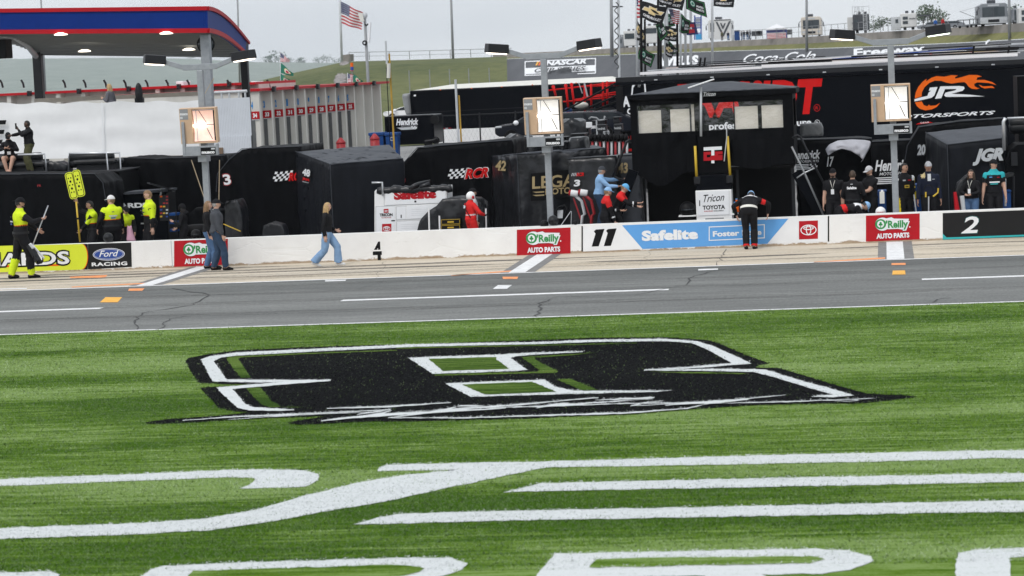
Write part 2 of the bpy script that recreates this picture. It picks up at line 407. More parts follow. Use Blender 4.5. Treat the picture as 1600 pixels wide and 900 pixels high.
def apron(t, b):
    tc = t.nodes.new('ShaderNodeTexCoord'); o = tc.outputs['Object']
    c = ramp(t, nz(t, o, .6, 6, .65), [(.3, (.15, .15, .15)), (.7, (.27, .265, .26))])
    t.links.new(c, b.inputs['Base Color']); b.inputs['Roughness'].default_value = .85
gmat('apron', apron)
def grasshill(lo, hi, name):
    def f(t, b):
        tc = t.nodes.new('ShaderNodeTexCoord'); o = tc.outputs['Object']
        s = mathn(t, 'ADD', mathn(t, 'MULTIPLY', nz(t, o, .05, 6, .65), .6), mathn(t, 'MULTIPLY', nz(t, o, .8, 4, .7), .45))
        c = ramp(t, s, [(.36, lo), (.66, hi)])
        t.links.new(c, b.inputs['Base Color']); b.inputs['Roughness'].default_value = .9; bumpn(t, b, nz(t, o, 1.5, 4, .7), .6, .3)
    gmat(name, f)
grasshill((.045, .065, .014), (.125, .135, .042), 'berm_grass')
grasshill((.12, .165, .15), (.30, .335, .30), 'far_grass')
grasshill((.10, .11, .03), (.20, .19, .06), 'dry_grass')
def bankmat(t, b):
    tc = t.nodes.new('ShaderNodeTexCoord'); o = tc.outputs['Object']
    s = mathn(t, 'ADD', mathn(t, 'MULTIPLY', nz(t, o, .12, 5, .6), .6), mathn(t, 'MULTIPLY', nz(t, o, 2, 3, .7), .4))
    c = ramp(t, s, [(.35, (.050, .054, .062)), (.65, (.092, .096, .106))])
    t.links.new(c, b.inputs['Base Color']); b.inputs['Roughness'].default_value = .8
gmat('bank_asphalt', bankmat)

mb = MB(); mb.poly([(-3300, -40, 0), (3300, -40, 0), (3300, 3800, 0), (-3300, 3800, 0)], 'apron'); mb.build('ground', kind='structure', origin=(0, 0, 0))
mb = MB(); mb.poly([(-90, 6, .004), (70, 6, .004), (70, EY, .004), (-90, EY, .004)], 'turf'); mb.build('turf', kind='structure', origin=(0, 0, 0))
mb = MB(); mb.poly([(-120, EY, .004), (100, EY, .004), (100, LY, .004), (-120, LY, .004)], 'asphalt'); mb.build('pit_road', kind='structure', origin=(0, EY, 0))
mb = MB(); mb.poly([(-120, LY, .005), (100, LY, .005), (100, WY+.6, .005), (-120, WY+.6, .005)], 'stallconc'); mb.build('pit_stall_pavement', kind='structure', origin=(0, LY, 0))

# painted lines on the pit road
def line(name, polys, z=.010):
    mb = MB()
    for pts, m in polys: mb.poly([V((p[0], p[1], z)) for p in pts], m)
    return mb.build(name, kind='structure', origin=(0, 0, 0))
def gp(pix): return [G(a, b) for a, b in pix]
M['lineW'] = mat('line_white', (.74, .74, .74), .7, var=.18, vs=5)
M['lineG'] = mat('line_border', (.19, .185, .18), .8, var=.3, vs=4)
line('edge_line', [([(-120, EY-.02), (100, EY-.02), (100, EY+.13), (-120, EY+.13)], 'lineW')])
line('stall_line', [([(-120, LY-.09), (100, LY-.09), (100, LY+.09), (-120, LY+.09)], 'lineW')])
for pix in ([(537, 468.5), (1047, 450.5), (1047, 453.5), (537, 471.5)], [(-70, 488.5), (158, 482.5), (156, 485.5), (-70, 491.5)], [(1440, 435.5), (1660, 428.5), (1660, 431.5), (1441, 438.8)]):
    a, b = gp(pix)[0], gp(pix)[1]; y = (gp(pix)[0].y+gp(pix)[3].y)/2
    line('lane_line', [([(a.x, y-.16), (b.x, y-.16), (b.x, y+.16), (a.x, y+.16)], 'lineW')])
for pix in ([(778, 446), (800, 446), (792, 452), (770, 452)], [(508, 438.5), (541, 437.5), (540, 439.5), (508, 440.5)], [(1091, 421), (1122, 420), (1122, 422), (1091, 423.3)], [(-40, 452.5), (42, 450.5), (42, 452), (-40, 454)]):
    line('lane_mark', [(gp(pix), 'lineW')])
for pix, m in (([(785, 433), (810, 433), (808, 436.6), (786, 436.6)], 'orangeln'), ([(165, 465), (191, 465), (184, 473), (156, 473)], 'yellowln'), ([(202, 451.5), (226, 451), (222, 455), (200, 455)], 'orangeln'),
               ([(1393, 411.8), (1415, 411.4), (1415, 414.5), (1393, 414.8)], 'orangeln'), ([(1395, 423.5), (1414, 423), (1415, 429.5), (1394, 430)], 'yellowln'),
               ([(109, 433.0), (168, 430.2), (165, 433.6), (156, 434.4), (110, 435)], 'orangeln'), ([(112, 448.6), (228, 442.5), (226, 444.2), (112, 449.8)], 'orangeln'), ([(705, 430.5), (800, 423.2), (800, 425), (705, 431.6)], 'orangeln'), ([(1272, 409.6), (1383, 402.6), (1383, 405), (1272, 410.8)], 'orangeln')):
    line('stall_mark', [(gp(pix), m)])
# tyre marks dragged along the stalls
def skid(name, col, lo, hi):
    def f(t, b):
        tc = t.nodes.new('ShaderNodeTexCoord'); o = tc.outputs['Object']
        n = mathn(t, 'ADD', mathn(t, 'MULTIPLY', nz(t, o, 1.0, 5, .7, (.16, 5, 1)), .7), mathn(t, 'MULTIPLY', nz(t, o, 9, 3, .7), .3))
        b.inputs['Base Color'].default_value = (*col, 1); b.inputs['Roughness'].default_value = .8
        t.links.new(ramp(t, n, [(lo, (0, 0, 0)), (hi, (.85, .85, .85))]), b.inputs['Alpha'])
    gmat(name, f)
skid('skid', (.055, .055, .058), .36, .60); skid('skid_faint', (.14, .135, .125), .46, .76)
rk = random.Random(21)
for y0, w, xa, xb, m_ in ((62.3, .22, -30, -5.5, 'skid'), (61.35, .20, -26, -8, 'skid'), (60.6, .25, -24, -4, 'skid_faint'), (61.9, .2, -9, 3.5, 'skid_faint'), (60.9, .18, -7, -1, 'skid'), (62.6, .18, -1.5, 6, 'skid'), (61.3, .2, 1, 8, 'skid_faint'), (59.6, .3, -26, 6, 'skid_faint'), (63.1, .15, -22, -14, 'skid'), (60.2, .15, -17, -11, 'skid'), (57.2, .3, -28, 8, 'skid_faint'), (55.4, .35, -26, 8, 'skid_faint'), (53.2, .3, -22, 6, 'skid_faint'), (50.6, .35, -24, 4, 'skid_faint')):
    n = 30; mb = MB(); L = []; R = []; ph = rk.uniform(0, 6)
    for i in range(n+1):
        x = xa+(xb-xa)*i/n; yy = y0+.10*math.sin(i*.23+ph)+.004*(x-xa); ww = w*min(1, i/4, (n-i)/4)+.01; L.append((x, yy-ww, .0075)); R.append((x, yy+ww, .0075))
    mb.add(L+R, [(i, i+1, n+2+i, n+1+i) for i in range(n)], m_); mb.build('tyre_mark', kind='structure', origin=(0, 0, 0))
# stall boundary strips, worn grey border with a white line
for a, b in (((313, 419.5), (231, 445)), ((843, 403), (806, 427.5)), ((1398, 380), (1399.5, 406.5))):
    A, B = G(*a), G(*b); A.y = WY-.02; B.y = LY+.1; k = B.x-A.x
    line('stall_divider', [([(A.x-.40, A.y), (A.x+.42, A.y), (B.x+.42, B.y), (B.x-.40, B.y)], 'lineG')], .009)
    line('stall_divider', [([(A.x-.2, A.y), (A.x+.2, A.y), (B.x+.2, B.y), (B.x-.2, B.y)], 'lineW')], .013)
# cracks and tar seams: thin wandering strips
M['crack'] = mat('crack_tar', (.050, .050, .05), .9, var=.2)
M['crackc'] = mat('concrete_joint', (.10, .09, .08), .9, var=.2)
rc = random.Random(3)
def crack(pix, w, m='crack', z=.0115):
    pts = gp(pix); fine = []
    for a, b in zip(pts, pts[1:]):
        n = max(2, int((b-a).length/.35))
        for i in range(n): fine.append(a+(b-a)*(i/n)+V((rc.uniform(-.07, .07), rc.uniform(-.07, .07), 0)))
    fine.append(pts[-1]); mb = MB(); L = []; R = []
    for i, p in enumerate(fine):
        d = (fine[min(i+1, len(fine)-1)]-fine[max(i-1, 0)]).normalized(); n = V((-d.y, d.x, 0))*w*rc.uniform(.15, .75)
        L.append(p+n+V((0, 0, z))); R.append(p-n+V((0, 0, z)))
    k = len(L); mb.add(L+R, [(i, i+1, k+i+1, k+i) for i in range(k-1)], m); mb.build('crack', kind='structure', origin=(0, 0, 0))
crack([(270, 451), (327, 461), (300, 477), (222, 490), (210, 501), (214, 516)], .035)
crack([(245, 516), (270, 498), (290, 494)], .025)
crack([(1130, 421), (1085, 431), (1070, 446), (995, 461), (870, 464), (845, 474), (838, 496)], .035)
crack([(1456, 474), (1470, 468), (1486, 466)], .025)
crack([(0, 466), (220, 463), (500, 458), (800, 447), (1300, 433), (1600, 421)], .018)
crack([(0, 501), (400, 489), (800, 478), (1200, 466), (1600, 451)], .020)
crack([(560, 452), (600, 441), (640, 437)], .012)
for x in (1134, 600, 1015):
    a = G(x, 400 if x > 900 else 412); crk = [(x+4, 389.5 if x > 1000 else 408), (x-14, 415 if x > 1000 else 436)]
    crack(crk, .02 if x == 1134 else .008, 'crackc')

# ---- paint on the turf: outlines from the photo laid on the ground at real size, edges ragged by the pile
rp = random.Random(11)
def gpoly(pix, z, rag=.012, step=.09):
    pts = resample([G(a, b, z) for a, b in pix], step)
    return [p+V((rp.uniform(-rag, rag)*.6, rp.uniform(-rag, rag)*2.2, 0)) for p in pts]
def c3(*a): return [(220+x*.3125, 510+y*.3125) for x, y in a]
def c4(*a): return [(620+x*.3125, 510+y*.3125) for x, y in a]
def c5(*a): return [(980+x*.3125, 510+y*.3125) for x, y in a]
def tpaint(name, polys):
    mb = MB()
    for pix, m, z in polys: mb.poly(gpoly(pix, z), m)
    return mb.build(name, kind='structure', origin=(0, 0, 0))
EM = []
EM.append((c3((222, 172), (240, 158), (330, 140), (480, 120), (800, 104))+c4((-320+100, 100-4), (0, 92), (500, 75), (1000, 57), (1300, 55))+c5((200, 55), (400, 68), (460, 85), (600, 145), (710, 185), (660, 193), (640, 205), (760, 208), (900, 250), (1050, 295), (1200, 335), (1400, 345), (1450, 352), (1350, 365), (1150, 385), (900, 385), (600, 395), (300, 415), (0, 437))
           + c4((600, 462), (0, 475))+c3((1130, 475), (800, 490), (735, 485), (760, 475), (930, 448), (500, 462), (300, 478), (60, 487), (12, 481), (120, 465), (400, 445), (560, 428), (480, 425), (390, 408), (350, 365), (298, 306), (420, 300), (600, 290), (420, 288), (290, 283), (250, 225)), 'turf_black', .012))
W = 'turf_white'; L_ = 'turf_lime'
EM += [(c3((300, 165), (340, 150), (480, 130), (800, 115))+c4((320-220, 88), (700, 78), (1000, 66), (1280, 62))+c5((200, 62), (350, 74), (430, 98), (622, 185), (530, 187), (400, 115), (325, 84), (200, 74))+c4((1280, 74), (1000, 77), (700, 88), (100, 101))+c3((800, 129), (480, 146), (400, 156), (366, 174), (400, 225), (432, 268), (358, 274), (330, 220)), W, .016),
       (c5((530, 183), (622, 185), (400, 204), (85, 221), (85, 216), (300, 202)), W, .020),
       (c5((85, 216), (480, 212), (690, 215), (850, 265), (1000, 305), (1135, 345), (1030, 353), (915, 352), (960, 343), (1030, 341), (900, 305), (750, 258), (630, 227), (400, 222), (85, 221)), W, .016),
       (c3((358, 267), (430, 265), (700, 267), (950, 266), (950, 271), (720, 277), (600, 281), (358, 275)), W, .020),
       (c3((950, 267), (950, 272), (700, 292), (460, 313), (520, 385), (556, 402), (640, 409), (768, 414), (768, 418), (700, 422), (540, 420), (485, 408), (378, 309), (380, 305), (720, 276)), W, .024),
       (c4((55, 157), (180, 151), (500, 141), (700, 130), (930, 124), (930, 128), (720, 139), (600, 148), (570, 159), (655, 217), (600, 222), (370, 231), (180, 237)), W, .016),
       (c4((160, 162), (500, 152), (495, 163), (565, 212), (230, 222)), L_, .020),
       (c4((243, 285), (500, 274), (735, 266), (790, 300), (880, 321), (1100, 321), (1380, 320), (1300, 327), (900, 337), (370, 352)), W, .016),
       (c4((325, 290), (675, 276), (800, 327), (440, 340)), L_, .020),
       (c4((620, 152), (690, 150), (695, 168), (808, 226), (800, 231), (190, 246), (190, 240), (700, 226), (715, 218)), L_, .016),
       (c4((690, 150), (900, 136), (1010, 129), (900, 142), (700, 156)), L_, .020),
       (c4((800, 265), (870, 262), (1010, 319), (930, 322)), L_, .018),
       (c3((428, 158), (500, 152), (487, 165), (552, 255), (500, 258), (442, 182)), L_, .016),
       (c3((430, 152), (800, 134), (1280, 117), (1280, 121), (800, 139), (440, 158)), L_, .019),
       (c4((0, 106), (500, 96), (1000, 86), (1200, 82), (1200, 85), (1000, 90), (500, 101), (0, 111)), L_, .019),
       (c3((525, 309), (600, 305), (650, 370), (700, 400), (820, 404), (640, 404), (600, 388)), L_, .016),
       (c5((100, 226), (400, 229), (600, 234), (580, 238), (300, 234)), L_, .020)]
def stroke(pts, w0, w1=None):
    w1 = w1 or w0*.3; up = []; dn = []
    n = len(pts)
    for i, (x, y) in enumerate(pts):
        w = w0+(w1-w0)*abs(2*i/(n-1)-1); up.append((x, y-w/2)); dn.append((x, y+w/2))
    return up+dn[::-1]
for st, w in ((((285, 657), (350, 652), (440, 648), (525, 644), (610, 640)), 2.2), (((355, 655.5), (420, 651), (500, 646.5), (590, 643.5)), 1.4), (((511, 638), (600, 635.5), (705, 629)), 2.4), (((502, 657.5), (540, 653), (600, 648), (690, 643), (790, 637.5)), 4.2),
              (((560, 647), (590, 643), (612, 640), (600, 645), (575, 648)), 3.0), (((607, 652.5), (650, 647), (700, 640), (800, 633), (935, 621)), 3.2), (((607, 652.5), (720, 653), (850, 649), (980, 645), (1074, 638), (1110, 630)), 2.4),
              (((640, 643), (740, 637), (860, 634.5), (980, 630), (1100, 629)), 1.6), (((838, 637.5), (860, 633), (890, 629.5)), 3.6), (((800, 637), (900, 631), (1020, 623)), 2.0), (((985, 634), (1010, 629), (1040, 626.5), (1000, 631)), 3.0),
              (((1040, 633), (1080, 630), (1125, 628), (1170, 624)), 3.6), (((990, 634), (1060, 630), (1150, 624.5), (1228, 617)), 2.0), (((1100, 630.5), (1230, 627.5), (1370, 622.2)), 1.6), (((930, 625), (1010, 622), (1022, 621)), 3.0),
              (((690, 640), (720, 634), (760, 634), (700, 641)), 2.6), (((1303, 625), (1325, 623.5), (1343, 625), (1325, 627), (1303, 626)), 1.2)):
    EM.append((stroke(st, w), W, .018+.0011*len(EM) % .004+.006))
tpaint('painted_emblem', EM)
LT = []
LT.append(([(-90, 762), (-90, 750.5), (0, 748.5), (200, 741), (350, 734.5), (420, 733.3), (475, 735), (498, 740), (497, 750), (478, 760), (440, 762), (375, 763), (390, 757), (401, 748), (390, 746.5), (350, 746), (200, 751.5), (0, 759.5)], W, .010))
LT.append(([(-90, 828), (0, 825), (220, 817), (320, 810.5), (400, 796), (480, 773.5), (560, 753.5), (640, 741), (725, 733.4), (590, 736.3), (592, 731), (606, 726), (720, 723), (850, 721), (1200, 711), (1500, 704.5), (1700, 702), (1700, 718), (1600, 716), (1550, 715.3), (1500, 718), (1200, 724.5), (855, 730), (805, 740), (700, 762), (600, 784), (500, 800), (440, 812), (330, 828), (200, 835), (0, 842), (-90, 846)], W, .010))
LT.append(([(785, 769), (800, 766), (845, 755), (1200, 747), (1600, 739), (1700, 737), (1700, 751), (1600, 753), (1200, 760.5), (800, 768)], W, .010))
LT.append(([(552, 819.5), (590, 809), (620, 803), (800, 798), (1200, 790), (1600, 781.5), (1700, 779), (1700, 797), (1600, 799), (1200, 806), (800, 813), (600, 818.5)], W, .010))
LT.append(([(-60, 897), (0, 894), (75, 893), (95, 898), (70, 915), (-60, 918)], W, .010))
LT.append(([(190, 945), (215, 905), (235, 890), (255, 884), (350, 880), (650, 870.5), (705, 871.5), (731, 880), (722, 890), (690, 900), (620, 915), (680, 945), (600, 945), (540, 917), (280, 921), (262, 945)], W, .010))
LT.append(([(285, 912), (300, 892), (480, 886), (625, 882), (664, 887), (655, 894), (625, 900), (480, 906)], 'turf', .014))
LT.append(([(810, 945), (837, 900), (867, 865), (1050, 861), (1275, 857), (1325, 860), (1362, 869), (1364, 877), (1330, 890), (1285, 896), (1190, 898), (1290, 945), (1200, 945), (1100, 899), (925, 903), (905, 945)], W, .010))
LT.append(([(932, 873), (1100, 870), (1268, 868.5), (1290, 873), (1266, 880), (1100, 883), (920, 887)], 'turf', .014))
LT.append(([(1494, 945), (1493, 880), (1498, 864), (1530, 858.5), (1600, 856), (1750, 853), (1750, 866), (1600, 869), (1577, 871), (1585, 945)], W, .010))
tpaint('painted_lettering', LT)

# ================================================================ PIT WALL
def wallmat(t, b):
    tc = t.nodes.new('ShaderNodeTexCoord'); o = tc.outputs['Object']
    c = ramp(t, nz(t, o, 1.3, 6, .65), [(.3, (.74, .73, .72)), (.7, (.83, .83, .82))])
    sp = t.nodes.new('ShaderNodeSeparateXYZ'); t.links.new(o, sp.inputs[0])
    edge = mathn(t, 'ADD', mathn(t, 'MULTIPLY', nz(t, o, 2.6, 6, .8, (1, 1, 2.2)), .38), mathn(t, 'MULTIPLY', sp.outputs[2], -1.25))
    k = ramp(t, edge, [(.115, (0, 0, 0)), (.135, (1, 1, 1))])          # paint knocked off along the foot
    c = mixc(t, k, c, mixc(t, nz(t, o, 9, 3), (.22, .14, .08), (.52, .43, .32)))
    fl = ramp(t, nz(t, o, 3.4, 7, .8), [(.645, (0, 0, 0)), (.66, (.6, .6, .6))])
    c = mixc(t, fl, c, (.58, .55, .52))
    t.links.new(c, b.inputs['Base Color']); b.inputs['Roughness'].default_value = .6
    sc_ = ramp(t, mathn(t, 'ADD', mathn(t, 'MULTIPLY', nz(t, o, 1.0, 5, .75, (.35, 1, 9)), .75), mathn(t, 'MULTIPLY', nz(t, o, 11, 4, .8), .25)), [(.60, (0, 0, 0)), (.68, (.5, .5, .5))])
    c = mixc(t, sc_, c, (.42, .40, .38)); t.links.new(c, b.inputs['Base Color'])
    vo = t.nodes.new('ShaderNodeTexVoronoi'); vo.feature = 'DISTANCE_TO_EDGE'; vo.inputs['Scale'].default_value = .9; t.links.new(mixc(t, .25, o, t.nodes.new('ShaderNodeTexNoise').outputs[1]), vo.inputs['Vector'])
    hh = mathn(t, 'ADD', mathn(t, 'MINIMUM', mathn(t, 'MULTIPLY', vo.outputs[0], 12), .35), mathn(t, 'MULTIPLY', nz(t, o, 2.2, 6, .7), .5)); bumpn(t, b, hh, .5, .02)
gmat('wallpaint', wallmat)
WH = .715
mb = MB(); mb.bx(-60, 45, WY, WY+.3, 0, WH, 'wallpaint')
mb.ptext('4', (583, 405), (597, 404.5), 26, WY, 'black', bold=.05, dy=.006)
mb.bx(P(580, 391, WY).x, P(600, 391, WY).x, WY-.008, WY-.007, P(590, 392.5, WY).z, P(590, 390.3, WY).z, 'wallpaint')
for x in (268,): mb.bx(P(x, 390, WY).x-.012, P(x, 390, WY).x+.012, WY-.003, WY-.002, .03, WH-.01, 'ltgrey')
wall = mb.build('pit_wall', label='long low white painted concrete wall between pit road and the crews', cat='wall', bevel=.02)

BY = WY-.004
def banner(name, label, cat='banner', group=None):
    return name, label, cat, group
# yellow banner
mb = MB()
mb.pp([(-80, 386), (137, 381), (137, 421), (-80, 428)], BY, 'lime')
mb.pp([(-80, 416), (60, 413.5), (110, 412.2), (90, 415.5), (-80, 420)], BY, 'orange', .002)
arc = [(127+9.5*math.sin(rad(a)), 401-20*math.cos(rad(a))) for a in range(0, 181, 12)]
mb.pp([(137, 381)]+[(x+1.3, y) for x, y in arc]+[(137, 421.2)], BY, 'vinylk', .004)
mb.pp(arc+[(x+1.3, y) for x, y in arc[::-1]], BY, 'orange', .005)
mb.ptext('MENARDS', (-85, 419), (111, 412.3), 20, BY, 'black', bold=.085, dy=.006, space=1.05)
mb.ptext('MENARDS', (-82, 418), (109, 411.5), 18.5, BY, 'vinylw', bold=.03, dy=.009, space=1.05)
mb.build('wall_banner', label='lime yellow banner with fat white letters at the left end of the wall', cat='banner', group='banners on the pit wall')
mb = MB()
mb.pp([(137.4, 381), (205, 379), (206, 417), (137.4, 421)], BY, 'vinylk')
mb.pell(170, 397.3, 25, 9.4, BY, 'vinylw', .003); mb.pell(170, 397.3, 24, 8.5, BY, 'royal', .006)
mb.pell(170, 397.3, 22.8, 7.4, BY, 'vinylw', .008, inner=.5)
mb.ptext('Ford', (155, 401.5), (186, 400), 9.6, BY, 'vinylw', bold=.012, shear=.35, dy=.011)
mb.ptext('RACING', (143.5, 415.8), (199, 414), 5.3, BY, 'vinylw', bold=.04, dy=.006, space=1.1)
mb.build('wall_banner', label='black banner with white lettering under a blue oval badge', cat='banner', group='banners on the pit wall')
def shamrock(mb, cx, cy, s, Y, m, dy):
    for a in (90, 210, 330): mb.pell(cx+s*math.cos(rad(a))*.55, cy-s*math.sin(rad(a))*.55, s*.55, s*.55, Y, m, dy, n=12)
    mb.pp([(cx-.4, cy), (cx+.4, cy), (cx+.9, cy+s*1.8), (cx-.6, cy+s*1.8)], Y, m, dy)
def oreilly(px, py, label):
    X = P(px, py, BY).x; mb = MB(); q = lambda x, y: (px+x, py+y-.0425*x)
    mb.pp([q(0, 0), q(84, 0), q(84, 40.5), q(0, 40.5)], BY, 'red')
    for bold, m, dy in ((.115, 'black', .003), (.085, 'vinylw', .006)):
        mb.pell(*q(26, 14.3), 10.4+bold*14, 9+bold*16, BY, m, dy)
        e = bold*14
        mb.ptext("'Reilly", q(33-e*.55, 20.5), q(68+e*.7, 20.3), 11.0, BY, m, bold=bold+.06, dy=dy)
        mb.pp([q(28, 7-e*.6), q(40, 5.2-e*.9), q(44, 7-e*.5), q(66+e, 8.2-e*.5), q(63+e*.6, 22+e*.4), q(58, 23.6+e*.6), q(50, 22+e*.5), q(28, 22+e*.4)], BY, m, dy+.001)
    mb.pell(*q(23, 14.2), 8.6, 8.0, BY, 'green', .009); mb.pell(*q(23, 14.2), 5.4, 5.6, BY, 'vinylw', .012, n=24)
    shamrock(mb, *q(23, 14), 3.1, BY, 'green', .014)
    mb.ptext("'Reilly", q(31.5, 20.3), q(66, 20.3), 11.2, BY, 'green', bold=.035, dy=.012)
    mb.pell(*q(68.5, 20.5), 1.1, 1.1, BY, 'vinylw', .004, n=10)
    mb.ptext('AUTO PARTS', q(16.5, 36.4), q(68, 36.4), 7.4, BY, 'vinylw', bold=.05, dy=.006, space=.98)
    return mb.build('wall_banner', label=label, cat='banner', group='banners on the pit wall')
oreilly(272, 376.5, 'red banner with green lettering behind the man in the grey sweater')
oreilly(807.5, 359, 'red banner with green lettering below the middle light pole')
oreilly(1353, 337, 'red banner with green lettering below the light pole on the right')
# blue and white banner
mb = MB()
top = [(911, 354.3), (1000, 350.6), (1293, 339.2)]; bot = [(1293, 377), (1000, 389.3), (911, 393)]
mb.pp(top+bot, BY, 'vinylw')
mb.pp([(972, 352), (1232, 341.6), (1199, 380.8), (1004, 389)], BY, 'skyblue', .003)
for ox in (0, 19): mb.pp([(931+ox, 358.6-ox*.04), (944.5+ox, 357.6-ox*.04), (935.5+ox, 384.8-ox*.04), (924.5+ox, 385.3-ox*.04), (930.5+ox, 365-ox*.04), (928+ox, 361.5-ox*.04)], BY, 'black', .004)
mb.ptext('Safelite', (1003, 375.6), (1091, 372.2), 14.5, BY, 'vinylw', bold=.055, dy=.006)
mb.ptext('Foster Love', (1114, 369.5), (1190, 366.2), 8.2, BY, 'vinylw', bold=.035, dy=.006)
fr = [(1107.5, 354.0), (1195, 350.3), (1195, 372.3), (1107.5, 376.3)]
for i in range(4):
    a, b = fr[i], fr[(i+1) % 4]; cx, cy = 1151, 363.3
    ia = (a[0]+(1.4 if a[0] < cx else -1.4), a[1]+(1.4 if a[1] < cy else -1.4)); ib = (b[0]+(1.4 if b[0] < cx else -1.4), b[1]+(1.4 if b[1] < cy else -1.4))
    mb.pp([a, b, ib, ia], BY, 'vinylw', .006)
mb.pp([(1248.4, 345.6), (1278, 344.4), (1278, 373), (1248.4, 374.2)], BY, 'red', .004)
def toyota(mb, cx, cy, rx, ry, Y, m, dy, t):
    mb.pell(cx, cy, rx, ry, Y, m, dy, inner=t); mb.pell(cx, cy-ry*.34, rx*.66, ry*.36, Y, m, dy+.001, inner=t); mb.pell(cx, cy-ry*.03, rx*.34, ry*.94, Y, m, dy+.002, inner=t)
toyota(mb, 1263.3, 359.3, 12.6, 8.4, BY, 'vinylw', .006, 1.5)
for x in (909.6, 1294.5):
    y = 354-(x-911)*.041; mb.pp([(x-1, y-1), (x+1, y-1), (x+1, y+39), (x-1, y+39)], BY, 'black', .005)
mb.build('wall_banner', label='long white and light blue banner with number 11 under the canopied pit stand', cat='banner', group='banners on the pit wall')
mb = MB()
mb.pp([(1473, 333), (1700, 324.5), (1700, 367), (1473, 374.6)], BY, 'vinylk'); mb.pp([(1473, 371.2), (1480, 371), (1700, 363), (1700, 365.5), (1473, 374.4)], BY, 'teal', .003)
mb.pp([(1473, 365), (1479, 371), (1473, 372)], BY, 'teal', .004)
for bold, m, dy in ((.09, 'teal', .004), (.065, 'black', .007), (.03, 'vinylw', .010)):
    e = bold*14-.4; mb.ptext('2', (1502-e, 364.0+e*.8), (1529.5+e, 363.0+e*.8), 26+e*1.6, BY, m, bold=.02, shear=.22, dy=dy)
mb.build('wall_banner', label='black banner with teal edge and white number 2 at the right end', cat='banner', group='banners on the pit wall')

